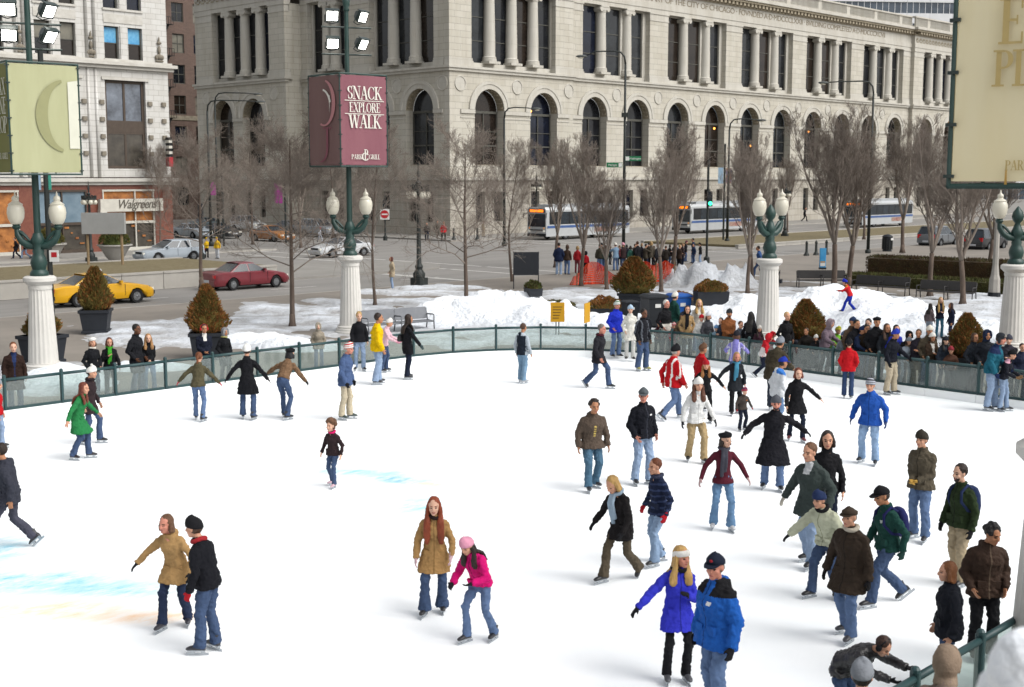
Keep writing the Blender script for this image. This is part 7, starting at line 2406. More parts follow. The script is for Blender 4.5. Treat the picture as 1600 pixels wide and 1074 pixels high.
pe(1288, 935, 762, -40, 'skater in a cream jacket and navy hat reaching forward behind the flat cap man', ('puffer', '#cfd2b8', dict(len=.1, zip='#a3a68c')), (DJ, 'denim'), 'glide2', ('short', DB), ('beanie', '#27365c'), 'm', 'light', gloves=BLK, lean=22, ar=(.30, .28, -.40), scarf=(BLK, False))
pe(1382, 946, 757, -58, 'skater in a dark green jacket with a black peaked hat', ('jacket', '#1d4740', dict(len=.1, logo='#c8d0cc')), (DJ, 'denim'), 'stride', ('short', DB), ('cap', BLK), 'm', 'tan', ('skate', '#2a2a2e'), gloves='#23413c', hp=10)
G1 = len(PEOPLE) - 1
pe(1265, 884, 690, -35, 'man in a grey green wool jacket with short brown hair, bare headed', ('jacket', '#404a48', dict(len=.22, bulk=1.14, open='#cfd3d6', openz=.42)), (LJ, 'denim'), 'glide', ('short', LB), None, 'm', 'light', gloves='#d8d2c4', beard=False, ar=(.28, .0, -.46))
pe(1287, 858, 672, 5, 'dark haired woman in black half hidden behind the grey wool jacket', ('jacket', BLK), (NVY, 'denim'), 'relax', ('bob', DB), None, 'f')
pe(1436, 845, 671, -30, 'man in an olive brown jacket clasping yellow gloves, legs apart', ('jacket', '#5d5547', dict(len=.12, bulk=1.12, zip='#3d382f')), (MJ, 'denim'), 'clasp', ('short', BR), ('beanie', '#3a362f'), 'm', 'light', ('skate', '#333338'), gloves='#c9a050')
pe(1496, 916, 724, -45, 'man with receding hair in a forest green jacket and khaki trousers', ('jacket', '#2c3b22', dict(len=.1, zip='#1d2618')), (KH, 'cloth'), 'relax', ('short', DB), None, 'm', 'pale', ('skate', '#333338'), gloves=BLK, beard=True)
G2 = len(PEOPLE) - 1
pe(1534, 1032, 815, 20, 'man in a brown corduroy jacket with spiky black hair at the right edge', ('jacket', '#43332a', dict(len=.14, bulk=1.14, hood=True, zip='#6a5a4c')), (BLK, 'cloth'), 'pock', ('mess', '#15110f'), None, 'm', 'tan', lean=6, hy=25, hp=12)
pe(1478, project((gx(1478, -85.75), -85.75, 0))[1], 877, -75, 'person with a bobbed brown haircut in a black jacket by the near rail', ('jacket', '#1a1d26', dict(len=.16, bulk=1.2)), (DJ, 'denim'), 'relax', ('bob', '#7a4a26'), None, 'm', 'light', ('skate', '#35353a'))
pe(1330, 1150, 985, 62, 'man in a black leather jacket bending over the near handrail with earmuffs', ('leather', '#211f22', dict(len=.14, bulk=1.14)), (DJ, 'denim'), 'stand', ('short', '#3a241a'), ('muffs', BLK), 'm', 'light', lean=58, ar=(.06, .48, -.18), al=(.0, .50, -.12), hp=12, gloves=BLK, fr=(.16, -.2, 0, 10))
pe(1128, 829, 672, 12, 'woman in a maroon jumper and black beret skating with arms apart', ('sweater', '#5b1f2e', dict(len=.10, bulk=.95)), ('#6f93b8', 'denim'), 'wide', ('bob', DB), ('beret', BLK), 'f', 'pale', ('skate', '#d9d9dc'), scarf=('#4a4a55', True), hy=30, ar=(.26, .03, -.44), al=(.28, .05, -.42), flare=1.25, lw=.92, gloves='#c9a9a8')
pe(1206, 766, 616, 5, 'man in a long black coat and grey beanie with arms spread wide', ('coat', '#191920', dict(len=.46, flare=1.2)), (MJ, 'denim'), 'wide', ('short', DB), ('beanie', '#5a5d64'), 'm', 'red', gloves=BLK, ar=(.38, .1, -.30), al=(.40, .0, -.24), side=-3, beard=True)
pe(1243, 690, 574, 15, 'woman in a black double breasted coat and glasses stretching one arm right', ('coat', '#17171b', dict(len=.28, flare=1.15)), (NVY, 'denim'), 'glide', ('bob', AUB), None, 'f', 'pale', ('skate', '#7a3a40'), al=(.40, .05, -.34), ar=(.12, .1, -.50), lw=.85)
pe(1357, 725, 589, -12, 'skater in a bright blue jacket and pale jeans with patterned hat', ('jacket', '#2458b4', dict(len=.14, zip='#183c80', bulk=1.12, hood=True)), ('#94b0d2', 'denim'), 'glide', ('short', DB), ('beanie', '#2a2a30', '#b8bcc6'), 'm', 'light', gloves='#32406a', fl=(.16, .1, 0, 10), fr=(.16, -.05, 0, 20))
pe(925, 766, 622, 18, 'young man in a brown hooded sweatshirt with messy dark hair', ('hoodie', '#5d5046', dict(bulk=1.14, print='#c9b060')), ('#4f7088', 'denim'), 'glide2', ('mess', DB), None, 'm', 'tan', ('skate', '#333338'), ar=(.12, .02, -.50), al=(.13, .02, -.50))
pe(1003, 758, 604, 35, 'man in a navy fleece and grey cap looking to the right', ('jacket', '#14161f', dict(bulk=1.14, zip='#3a3d48', len=.10, logo='#e8e8e8')), (LJ, 'denim'), 'clasp', ('short', LB), ('cap', '#5d6468'), 'm', 'red', hy=-35, al=(.03, .14, -.46), ar=(.05, .12, -.46))
pe(968, 908, 742, -42, 'blonde woman in a black quilted coat and pale blue scarf looking down', ('jacket', '#1f1c1d', dict(len=.24, bulk=1.08)), ('#5d5344', 'cloth'), 'stride2', ('bob', BLO), None, 'f', 'light', lean=16, hp=22, scarf=('#9fb4c6', True), gloves=BLK, flare=1.2, ar=(.26, .1, -.44))
pe(1027, 882, 715, -55, 'girl in a navy fleece and red gloves behind the blonde woman', ('jacket', '#1d2742', dict(len=.12, bands='#39466a')), ('#96afce', 'denim'), 'glide', ('short', '#6e3a1c'), None, 'f', 'light', gloves='#c01f2c', scarf=('#3a3f55', False), flare=1.2, lean=6)
pe(680, 960, 774, -4, 'woman with very long red hair in a camel coat', ('coat', '#b08a58', dict(len=.30, bulk=1.06, flare=1.08, zip='#8e6d42')), (DJ, 'denim'), 'glide', ('vlong', RED), None, 'f', 'pale', ('skate', '#2f2f33'), flare=1.35, scarf=('#2a1d1c', False), ar=(.12, .08, -.5), al=(.10, .14, -.46), gloves='#d9b6bc', fl=(.10, -.08, 0, 10), fr=(.15, .12, 0, 16))
pe(746, 1004, 832, -38, 'girl in a hot pink padded jacket and pale pink hat leaning forward', ('puffer', '#e0147a', dict(len=.06, bulk=1.08, zip='#a00d58')), (MJ, 'denim'), 'glide2', ('long', DB), ('beanie', '#eaa2bb', '#eaa2bb'), 'f', 'light', ('skate', '#303036'), lean=26, hp=14, gloves=BLK, al=(.0, .24, -.30), ar=(.06, .26, -.36), lw=.86, flare=1.15, fl=(.16, -.22, 0, 10), fr=(.12, .12, 0, 10))
pe(521, 761, 655, -35, 'small girl in a dark brown jacket with curly hair and pink skates', ('jacket', '#35282a', dict(len=.1, bulk=1.06)), (DJ, 'denim'), 'glide', ('big', LB), None, 'f', 'pale', ('skate', '#e6c0cc'), scarf=('#d81f6a', False), child=True, lw=.9, ar=(.16, .05, -.46))
pe(275, 982, 799, -28, 'woman in a tan belted coat leaning forward, left of a bottom left pair', ('coat', '#b59160', dict(len=.26, bulk=1.05, flare=1.08, hood=True)), ('#2d3852', 'denim'), 'glide2', ('bob', LB), None, 'f', 'red', ('skate', '#3b3b45'), lean=22, hp=-8, ar=(.36, .06, -.36), al=(.16, .05, -.46), gloves=BLK, hy=-15)
pe(324, 1020, 807, -118, 'man in a black fleece and knit hat with red gloves, seen from behind', ('jacket', '#15161d', dict(len=.10, bulk=1.08)), (DJ, 'denim'), 'relax', ('short', BR), ('beanie', BLK), 'm', 'light', ('skate', '#33333a'), lean=14, gloves='#c01f2c', scarf=('#a82a30', False))
pe(18, 858, 692, -105, 'man in a charcoal jacket and grey trousers cut off by the left edge', ('jacket', '#3a3c47', dict(len=.16, bulk=1.1, hood=True)), ('#4b4c5a', 'cloth'), 'stride', ('short', DB), None, 'm', 'tan', lean=10)
pe(-2, 702, 592, 70, 'boy in a red jacket and grey hat at the left edge', ('jacket', '#c2141f', dict(len=.1, bulk=1.05)), (LJ, 'denim'), 'relax', ('short', LB), ('beanie', '#8c9097'), 'm', 'light')
# ---------- skaters, middle distance
pe(127, 718, 597, 72, 'woman in a flying green coat with long auburn hair and arms out', ('coat', '#2a8048', dict(len=.34, flare=1.5)), (DJ, 'denim'), 'glide', ('long', AUB), None, 'f', 'light', ('skate', '#2c2326'), lean=14, al=(.30, .24, -.38), ar=(.32, -.15, -.40), hy=-10)
pe(143, 694, 571, 60, 'skater in a white bobble hat and dark coat behind the green coat', ('coat', '#33272a', dict(len=.24)), (DJ, 'denim'), 'glide', ('short', DB), ('pom', '#f2f0ea', '#f2f0ea'), 'f', 'light', scarf=('#2a2024', False))
pe(312, 658, 551, 165, 'skater in an olive jacket and red mitten holding a friend by the hand', ('jacket', '#5a543e', dict(len=.06, bulk=1.08, hood=True)), (MJ, 'denim'), 'glide', ('pony', '#74401f'), None, 'f', 'light', gloves='#c05058', al=(.38, .05, -.36), ar=(.36, .1, -.40), lean=14, lw=.9)
pe(388, 656, 538, 172, 'woman in a long black coat and white hat, back to the camera', ('coat', '#16171c', dict(len=.36, flare=1.12, hood=True)), (DJ, 'denim'), 'wide', ('short', DB), ('beanie', '#f2f2ee'), 'f', gloves='#2a2228', al=(.34, .05, -.40), ar=(.34, -.02, -.40))
pe(447, 655, 545, 150, 'skater in a short brown fur jacket bending forward, holding hands', ('fur', '#8a6d54', dict(len=.02)), (DJ, 'denim'), 'glide', ('bob', BLK), ('beret', '#17171a'), 'f', 'light', lean=34, al=(.44, .1, -.26), ar=(.20, .26, -.42), gloves=BLK, lw=.88, crouch=.05)
pe(541, 656, 534, 66, 'man in a slate blue jacket and red striped bobble hat', ('jacket', '#4d628a', dict(len=.18, bulk=1.1)), ('#c9bda4', 'cloth'), 'relax', ('short', GRY), ('beanie', '#c41f2a', '#ece9e4'), 'm', 'red', ('skate', '#3b4a46'), gloves=BLK, lean=8)
pe(562, 580, 487, 8, 'blonde woman in a black jumper standing at the rail below the pillar', ('sweater', '#17181d', dict(len=.10, bulk=1.1)), (LJ, 'denim'), 'relax', ('mess', '#b3935f'), None, 'f', 'pale')
pe(590, 601, 489, 100, 'man in a bright yellow padded jacket', ('puffer', '#f0c400', dict(len=.14)), (LJ, 'denim'), 'relax', ('short', DB), None, 'm', 'tan', lw=1.1)
pe(603, 582, 497, 80, 'skater in pink and white hidden behind the yellow jacket', ('jacket', '#eec6d0', dict(len=.1)), (DJ, 'denim'), 'rail', ('short', BLO), ('beanie', '#f2efe9'), 'f', gloves='#e8a0b4')
pe(637, 593, 491, 112, 'woman in a long black coat with long dark hair and a shoulder bag', ('coat', '#15161c', dict(len=.28)), (NVY, 'denim'), 'relax', ('long', DB), None, 'f', 'tan', ar=(.18, .26, -.44), gloves='#3a4a4c')
pe(816, 599, 505, 140, 'boy in a grey hooded top and navy body warmer on the far ice', ('hoodie', '#1f2733', dict(sleeves='#b9c3cc', yoke='#b9c3cc', yz=.47, bulk=.98)), ('#7d9db8', 'denim'), 'relax', ('short', BR), None, 'm', 'tan', ('skate', '#c5c8cc'))
pe(935, 607, 506, 62, 'grey haired man striding in a black jacket and dark red scarf', ('jacket', '#25252b', dict(len=.22, bulk=1.08)), (DJ, 'denim'), 'stride', ('short', '#6d6660'), None, 'm', 'red', scarf=('#4f1d2a', False))
pe(1003, 580, 482, 45, 'teenager in a black track jacket with white piping standing on the ice at the rail', ('jacket', '#1a1b22', dict(len=.14, stripe='#5f646c')), (DJ, 'denim'), 'relax', ('short', '#17110e'), None, 'm', 'dark', ('skate', '#b9b36a'), lw=1.1)
pe(1050, 656, 538, 125, 'man in a red and white sports jacket and black beanie, from behind', ('jacket', '#c4121d', dict(len=.14, bulk=1.14, stripe='#f0eeea')), (MJ, 'denim'), 'stride', ('short', GRY), ('beanie', BLK), 'm', 'red', lean=6)
pe(1094, 642, 536, 120, 'man in a plain red jacket beyond the red and white one', ('jacket', '#b5141e', dict(len=.12, bulk=1.08)), (DJ, 'denim'), 'relax', ('short', '#6b4630'), ('beanie', '#6b4f3c'), 'm', 'tan')
pe(1101, 660, 561, 5, 'laughing girl in black with a red hat reaching out to the right', ('jacket', '#1b1a1e', dict(len=.1)), (BLK, 'cloth'), 'wide', ('long', '#a06a3a'), ('beanie', '#b21f2a'), 'f', 'light', lean=10, al=(.36, .1, -.34), ar=(.2, .1, -.4))
pe(1087, 723, 588, 18, 'woman in a white jacket and white hat with tan trousers', ('jacket', '#eeeeec', dict(len=.12, zip='#bdbdbd', bulk=1.04)), ('#b39c74', 'cloth'), 'glide', ('long', '#5f3826'), ('beanie', '#f3f1ec'), 'f', 'light', gloves='#22222a', ar=(.16, .02, -.5), al=(.22, .05, -.48), lw=1.05)
pe(1148, 648, 549, 12, 'woman in a dark coat with a long turquoise scarf', ('coat', '#25292f', dict(len=.28)), (BLK, 'cloth'), 'glide2', ('bob', '#a88a5c'), None, 'f', 'red', scarf=('#4a90ae', True), ar=(.36, .1, -.34), al=(.10, .05, -.5))
pe(1160, 673, 604, 30, 'small boy in a grey jacket and striped hat skating alone', ('jacket', '#4d4540', dict(len=.08, logo='#c9702a')), (NVY, 'denim'), 'glide2', ('short', LB), ('beanie', '#27365c', '#b84050'), 'm', 'pale', child=True, gloves='#b82030', fl=(.16, -.1, 0, 15), fr=(.2, .1, 0, 10))
pe(1148, 607, 517, 170, 'girl in a lilac jacket facing the rail', ('jacket', '#8884cc', dict(len=.12, bulk=1.06, stripe='#c9c6e8')), ('#4f5f80', 'denim'), 'rail', ('bob', '#5a3824'), ('beanie', '#22222a'), 'f', 'light', al=(.2, .3, -.3), ar=(.2, .3, -.3))
pe(1193, 590, 520, 95, 'child in a red and white top with a red hood by the rail', ('hoodie', '#c4202c', dict(len=.08, lower='#f0e8e6')), (NVY, 'denim'), 'stride', ('short', DB), ('hood', '#c4202c'), 'm', 'light', child=True, lean=20)
pe(1209, 642, 527, 150, 'man in a dark olive coat and grey beanie leaning over the rail', ('jacket', '#433c2e', dict(len=.24, bulk=1.14)), ('#39404e', 'denim'), 'stand', ('short', DB), ('beanie', '#878c95'), 'm', 'tan', lean=26, al=(.1, .3, -.36), ar=(.1, .3, -.36))
pe(1214, 672, 557, 120, 'skater in white with a blue hood and blue peaked cap, seen from behind', ('hoodie', '#e6eaee', dict(yoke='#3f7fd0', yz=.43, bulk=1.1)), ('#6f8db4', 'denim'), 'glide', ('short', DB), ('cap', '#2038a8', '#2038a8'), 'm', 'tan', lean=12)
pe(1324, 623, 529, 175, 'person in a bright red jacket and black hat at the right hand rail', ('jacket', '#cc1822', dict(len=.16, bulk=1.04)), ('#35476a', 'denim'), 'pock', ('short', DB), ('beanie', '#1b1b1f'), 'm', 'light')
pe(1391, 617, 513, 62, 'man in a navy sweatshirt, khaki trousers and blue beanie holding the rail', ('jacket', '#161924', dict(len=.08, bulk=1.1)), ('#c3b69e', 'cloth'), 'relax', ('short', DB), ('beanie', '#2a3fb0'), 'm', 'tan', gloves=BLK, ar=(.1, .05, -.5), al=(.10, .34, -.38), lw=1.12, lean=8)
pe(1549, 642, 518, 72, 'man in a teal and navy jacket and fur flapped hat by the right edge', ('jacket', '#1f6478', dict(len=.12, bulk=1.14, yoke='#1d2c52', yz=.38)), (LJ, 'denim'), 'relax', ('short', DB), ('flap', '#2c3036', '#9a958c'), 'm', 'red', gloves='#1d2c52', lean=14, al=(.0, .25, -.42), lw=1.05)
pe(1568, 643, 545, 70, 'girl in a black jacket with a pink hood beside the teal jacket', ('jacket', '#1c1e28', dict(len=.06, yoke='#e8b0c4', yz=.47, bulk=1.08)), (LJ, 'denim'), 'relax', ('short', DB), ('beanie', '#17181c'), 'f', 'light', gloves='#8a6a4a', lean=18, al=(.0, .3, -.36), ar=(.0, .3, -.36))
# ---------- onlookers, left
NS = dict(shoes=SH)
pe(20, None, 534, 5, 'man with ginger hair in an open brown coat at the left edge behind the rail', ('coat', '#33221c', dict(open='#25345c', openz=-.2)), (DJ, 'denim'), 'relax', ('short', '#70401f'), None, 'm', 'pale', SH)
pe(143, None, 526, 22, 'woman in a white beret and black coat with a pale blue strap', ('coat', '#191a1f', dict(len=.2)), (DJ, 'denim'), 'pock', ('bob', LB), ('beret', '#f0eee8'), 'f', 'light', SH, H=1.68, scarf=('#e8e0d4', False))
pe(170, None, 527, 8, 'woman in black with a bright green scarf holding a camera', ('jacket', '#17171b', dict(len=.12, bulk=1.1)), ('#4a4d52', 'cloth'), 'photo', ('bob', '#5a3022'), None, 'f', 'light', SH, H=1.68, al=(.10, .18, -.48), ar=(-.08, .24, -.12), scarf=('#3f9a2a', True))
pe(211, None, 506, 55, 'tall man in a long dark overcoat behind the left rail', ('coat', '#1a1b20', dict(len=.4)), ('#4a5a78', 'denim'), 'pock', ('short', '#120e0c'), None, 'm', 'dark', SH, H=1.86)
pe(231, None, 521, 6, 'fair haired woman in a black jacket leaning against the tall man', ('jacket', '#17181c', dict(len=.12)), ('#7f97bb', 'denim'), 'clasp', ('long', '#a67c4e'), None, 'f', 'pale', SH, H=1.68)
pe(318, None, 506, 14, 'man in a navy suit coat wearing red earmuffs', ('coat', '#1b2030', dict(open='#e6e2dc', openz=.36)), (NVY, 'cloth'), 'clasp', ('short', BLK), ('muffs', '#c01f2c'), 'm', 'tan', SH, H=1.76)
pe(350, None, 511, 30, 'woman in a black coat with a grey hood and yellow scarf', ('coat', '#191a1e'), (BLK, 'cloth'), 'pock', ('short', DB), ('hood', '#8f8f92'), 'f', 'tan', SH, H=1.68, scarf=('#c9c27a', False))
pe(497, None, 503, 4, 'woman in a beige hooded jacket and sunglasses behind the far left rail', ('jacket', '#a09686', dict(len=.16, bulk=1.12)), (MJ, 'denim'), 'pock', ('short', GRY), ('hood', '#a8a090'), 'f', 'pale', SH, H=1.62)
# ---------- onlookers in the far corner
pe(962, 556, 469, 35, 'man in a royal blue jacket and green and white hat', ('jacket', '#2438c8', dict(len=.18, bulk=1.1)), (MJ, 'denim'), 'pock', ('short', GRY), ('beanie', '#1f6a3a', '#eeeeea'), 'm', 'red', SH)
pe(984, 560, 476, 5, 'woman in a long white coat and pale blue hat', ('coat', '#e8e6dd', dict(len=.34)), ('#d8d8d4', 'cloth'), 'pock', ('short', BLO), ('beanie', '#b4cce0'), 'f', 'pale', SH)
pe(1040, None, 468, 45, 'white haired man in black with white lettering, before the black bin', ('jacket', '#19191d', dict(len=.2, lower='#d9d4cc', lz=.10)), (BLK, 'cloth'), 'pock', ('short', '#d8d5ce'), None, 'm', 'red', SH, H=1.76)
pe(1053, None, 456, 130, 'person in a dark green jacket and white hat in front of the blue bin', ('jacket', '#1f4a42', dict(len=.2)), (BLK, 'cloth'), 'relax', ('short', DB), ('beanie', '#efece2'), 'm', 'light', SH, H=1.76)
pe(1074, None, 477, 6, 'dark haired woman in a tan coat with a hanging black scarf', ('coat', '#b39468', dict(len=.26)), (BLK, 'cloth'), 'pock', ('bob', '#1d1412'), None, 'f', 'light', SH, H=1.7, scarf=('#17161a', True))
pe(1092, None, 467, 15, 'blonde woman in a cream jacket at the back of the corner group', ('jacket', '#e6dfd2'), (MJ, 'denim'), 'relax', ('long', BLO), None, 'f', 'pale', SH, H=1.7)
pe(1053, None, 503, 4, 'small child in a red jacket and white hat at the corner rail', ('jacket', '#b83048', dict(bulk=1.1)), ('#b0506a', 'cloth'), 'rail', ('short', DB), ('beanie', '#f0ece6', '#c8283a'), 'f', 'light', SH, H=1.2, child=True)
pe(1096, None, 491, 8, 'woman in a white padded jacket and bright red hat', ('puffer', '#eceae6'), ('#8aa4c4', 'denim'), 'pock', ('short', DB), ('beanie', '#b81c28'), 'f', 'light', SH, H=1.62)
pe(1106, None, 487, 30, 'person in a dark coat and white knitted hat behind the red hat', ('coat', '#4a4a50'), (BLK, 'cloth'), 'relax', ('bob', BR), ('beanie', '#e4e4e8'), 'f', 'light', SH, H=1.66)
pe(1119, None, 507, 6, 'small child in pale blue with a blue hat at the corner rail', ('puffer', '#a4c6dc'), ('#a4c6dc', 'cloth'), 'rail', ('short', BLO), ('beanie', '#6f9ccc'), 'm', 'pale', SH, H=1.2, child=True)
pe(1139, None, 482, 20, 'man in a rust brown work jacket with a shoulder strap', ('jacket', '#8a5430', dict(len=.16, bulk=1.14)), ('#4d4a44', 'cloth'), 'clasp', ('short', DB), ('beanie', '#33383c'), 'm', 'tan', SH, H=1.76, beard=True)
pe(1155, None, 501, 30, 'boy in a grey jacket beside the rust brown work jacket', ('jacket', '#6d7480'), (DJ, 'denim'), 'rail', ('short', '#5a3a26'), None, 'm', 'light', SH, H=1.35, child=True)
pe(1173, None, 487, 160, 'woman with long black hair standing by the foot of the globe pillar', ('jacket', '#1a1a1f', dict(len=.2)), (BLK, 'cloth'), 'relax', ('vlong', '#15110f'), None, 'f', 'tan', SH, H=1.66)
pe(1029, None, 500, 15, 'child in a maroon coat peeping over the corner rail', ('jacket', '#5a2430'), (BLK, 'cloth'), 'rail', ('short', DB), ('beanie', '#7a2a3a'), 'f', 'light', SH, H=1.25, child=True)
# ---------- onlookers right of the globe pillar
pe(1229, None, 487, 30, 'fair haired person in black left of the rusty shrub', ('coat', '#1a1a1e'), (BLK, 'cloth'), 'pock', ('short', '#c8a878'), None, 'f', 'light', SH, H=1.7)
pe(1274, None, 522, 15, 'woman in a white knitted hat and black jacket below the rusty shrub', ('jacket', '#1c1c20'), (BLK, 'cloth'), 'rail', ('bob', '#5a3426'), ('beanie', '#f0ede6'), 'f', 'light', SH, H=1.6)
pe(1243, None, 531, 150, 'figure in a dark grey hooded coat with back turned at the rail', ('coat', '#2b2d36'), (NVY, 'denim'), 'pock', ('short', DB), ('hood', '#2b2d36'), 'm', 'tan', SH, H=1.62)
pe(1204, None, 517, 50, 'child in a scarlet hood looking over the rail', ('jacket', '#c81c28'), (BLK, 'cloth'), 'rail', ('short', DB), ('hood', '#d01e2a'), 'm', 'light', SH, H=1.35, child=True)
pe(1292, None, 497, 60, 'person in a mauve grey padded jacket right of the rusty shrub', ('puffer', '#7d6d78', dict(bulk=1.2)), (BLK, 'cloth'), 'rail', ('short', '#8a6a5a'), ('hood', '#8f7f86'), 'f', 'light', SH, H=1.6)
pe(1306, None, 509, 45, 'child in a lime green jacket behind the rail', ('puffer', '#6fae2e'), ('#5c4a38', 'cloth'), 'rail', ('short', DB), ('beanie', '#5f8a2a', '#d9c24a'), 'm', 'light', SH, H=1.25, child=True)
pe(1331, None, 494, 40, 'man in a brown jacket and dark blue cap at the back of the crowd', ('jacket', '#5a4a3c'), (DJ, 'denim'), 'relax', ('short', DB), ('cap', '#2a3a5c'), 'm', 'tan', SH, H=1.76)
pe(1338, None, 499, 35, 'dark haired man in glasses and a black coat, left in the crowd', ('coat', '#1d1d22'), (BLK, 'cloth'), 'pock', ('short', '#14100e'), None, 'm', 'tan', SH, H=1.76)
pe(1342, None, 508, 60, 'person in a navy jacket and navy knit cap leaning in the crowd', ('jacket', '#1f2c4a', dict(bulk=1.14)), (NVY, 'denim'), 'rail', ('short', DB), ('beanie', '#1f3058'), 'm', 'tan', SH, H=1.7)
pe(1354, None, 507, 20, 'man in a dark brown jacket with tousled hair amid the crowd', ('jacket', '#33291f'), (DJ, 'denim'), 'fold', ('mess', '#16110e'), None, 'm', 'tan', SH, H=1.72)
pe(1342, None, 470, 100, 'onlooker in a pale blue hat behind the crowd', ('jacket', '#3a4a5a'), (BLK, 'cloth'), 'relax', ('short', DB), ('beanie', '#8ab4cc'), 'm', 'light', SH, H=1.7) if False else None
pe(1370, None, 494, 15, 'tall man in glasses and a black jacket with a black beret', ('jacket', '#18181c', dict(len=.2, bulk=1.14)), (BLK, 'cloth'), 'pock', ('short', '#14100e'), ('beret', '#17171a'), 'm', 'tan', SH, H=1.82)
pe(1371, None, 514, 5, 'young woman with long black hair and a cream scarf at the rail', ('jacket', '#3b2f28'), (BLK, 'cloth'), 'clasp', ('long', '#14100e'), None, 'f', 'tan', SH, H=1.62, scarf=('#d9c9a0', True))
pe(1400, None, 507, 25, 'girl in a royal blue coat behind the blue beanie man', ('jacket', '#2c3cb0'), (NVY, 'denim'), 'pock', ('bob', '#17110f'), None, 'f', 'light', SH, H=1.6)
pe(1420, None, 516, 20, 'person in a black hood behind the pale grey coat', ('jacket', '#1a1a1e'), (BLK, 'cloth'), 'pock', ('short', DB), ('hood', '#1a1a1e'), 'm', 'light', SH, H=1.7)
pe(1418, None, 526, 25, 'child in a pale grey coat and grey knitted hat with fur collar', ('puffer', '#a9b3bf'), ('#9fb0c2', 'cloth'), 'rail', ('bob', BR), ('beanie', '#8b929b'), 'f', 'light', SH, H=1.5, scarf=('#8a7560', False))
pe(1452, None, 508, 20, 'person in a cream hat behind the brown fur collared jacket', ('jacket', '#5b5142', dict(bulk=1.1)), (MJ, 'denim'), 'pock', ('short', DB), ('beanie', '#efe9dc'), 'm', 'tan', SH, H=1.74)
pe(1456, None, 519, 30, 'woman in a brown fur collared jacket and white hat at the right rail', ('jacket', '#4a3a2e', dict(open='#e6e2da', bulk=1.1)), (LJ, 'denim'), 'fold', ('bob', '#2a1a14'), ('beanie', '#f2efe8'), 'f', 'tan', SH, H=1.68, scarf=('#5a4634', False))
pe(1542, None, 514, 20, 'onlooker in a navy hood right of the conical shrub', ('jacket', '#22262e'), (BLK, 'cloth'), 'pock', ('short', DB), ('hood', '#1f2a44'), 'm', 'tan', SH, H=1.76)
pe(1531, None, 540, 60, 'child in black leaning on the rail behind the teal jacket', ('jacket', '#1d1d22'), (BLK, 'cloth'), 'rail', ('short', DB), ('beanie', '#222228'), 'm', 'light', SH, H=1.35, child=True)
pe(1597, None, 536, 20, 'onlooker in a dark jacket at the extreme right edge', ('jacket', '#2a2f45'), (BLK, 'cloth'), 'pock', ('short', DB), None, 'm', 'light', SH, H=1.7)
_mo = [(1010, 484, '#2a2c33', BLK, 'onlooker in dark grey behind the track jacket teenager', None), (1066, 487, '#6b5a48', DJ, 'onlooker in a fawn jacket between the tan coat and the white haired man', '#3a3a44'), (1127, 496, '#3a4250', BLK, 'onlooker in slate grey left of the rust brown work jacket', None), (1186, 508, '#4a2f3a', BLK, 'onlooker in plum at the foot of the globe pillar', '#d8d4cc'),
 (1262, 512, '#2a2622', BLK, 'onlooker in dark brown in front of the rusty shrub', None), (1318, 517, '#8a8f98', NVY, 'child in pale grey right of the lime green jacket', '#5a6a8a'), (1347, 524, '#3b3640', BLK, 'onlooker in dark mauve low at the rail left of the cream scarf', None), (1385, 505, '#24282e', BLK, 'onlooker in charcoal right of the tall man in a beret', None), (1359, 497, '#5b6470', DJ, 'onlooker in blue grey left of the tall man in a beret', None),
 (1396, 527, '#5a4638', DJ, 'child in brown behind the khaki trousers at the rail', '#c8c0b0'), (1436, 514, '#34303a', BLK, 'onlooker in dark violet left of the cream hat', None), (1476, 525, '#2c3440', NVY, 'onlooker in dark slate right of the white hat at the right rail', '#22242c'), (1487, 540, '#6a4a3c', BLK, 'child in russet in front of the right conical shrub', '#a03a44'), (1522, 520, '#30343c', BLK, 'onlooker in dark grey just right of the right conical shrub', None), (1577, 522, '#3c3a44', BLK, 'onlooker in grey violet by the foot of the right edge pillar', '#4a4c58')]
for i, (px, yh, c_, l_, lb, hh) in enumerate(_mo):
    pe(px, None, yh, (i * 47) % 90 - 30, lb, (('jacket', 'coat', 'puffer')[i % 3], c_, dict(bulk=1.1)), (l_, 'denim'), ('rail', 'pock', 'fold', 'relax')[i % 4], (('short', 'bob', 'short', 'long')[i % 4], (DB, BR, '#14100e')[i % 3]), ('beanie', hh) if hh else None, 'f' if i % 2 else 'm', ('light', 'tan', 'pale')[i % 3], SH, H=1.3 if 'child' in lb else 1.7, child='child' in lb)
pe(1451, 529, 474, 150, 'woman with dark hair in a grey fur jacket on the snow, left of three', ('fur', '#7a6d70'), ('#8f9aa8', 'cloth'), 'relax', ('long', '#1a1210'), None, 'f', 'tan', SH, z=snow_hit(1451, 529).z)
pe(1467, 528, 464, 20, 'girl with long blonde hair in navy on the snow, middle of three', ('jacket', '#1f2438', dict(len=.1)), ('#3f6f86', 'denim'), 'fold', ('vlong', '#b8965c'), None, 'f', 'pale', SH, z=snow_hit(1467, 528).z, lw=.88)
pe(1485, 532, 473, -70, 'woman in a navy jacket with reddish hair on the snow, right of three', ('jacket', '#262c44', dict(len=.2)), ('#2c3450', 'denim'), 'relax', ('long', '#3a2420'), None, 'f', 'tan', SH, z=snow_hit(1485, 532).z)
pe(1325, 487, 436, -105, 'child in red and blue with a blue hat scrambling up the snow mound', ('jacket', '#d0242c', dict(len=.04, yoke='#e08a2a', yz=.46)), ('#2038b0', 'cloth'), 'stride', ('short', DB), ('beanie', '#2030b0'), 'm', 'light', SH, z=snow_hit(1325, 487).z, lean=24, al=(.06, .42, -.16), ar=(.1, .40, -.2), child=True, gloves='#26304a')
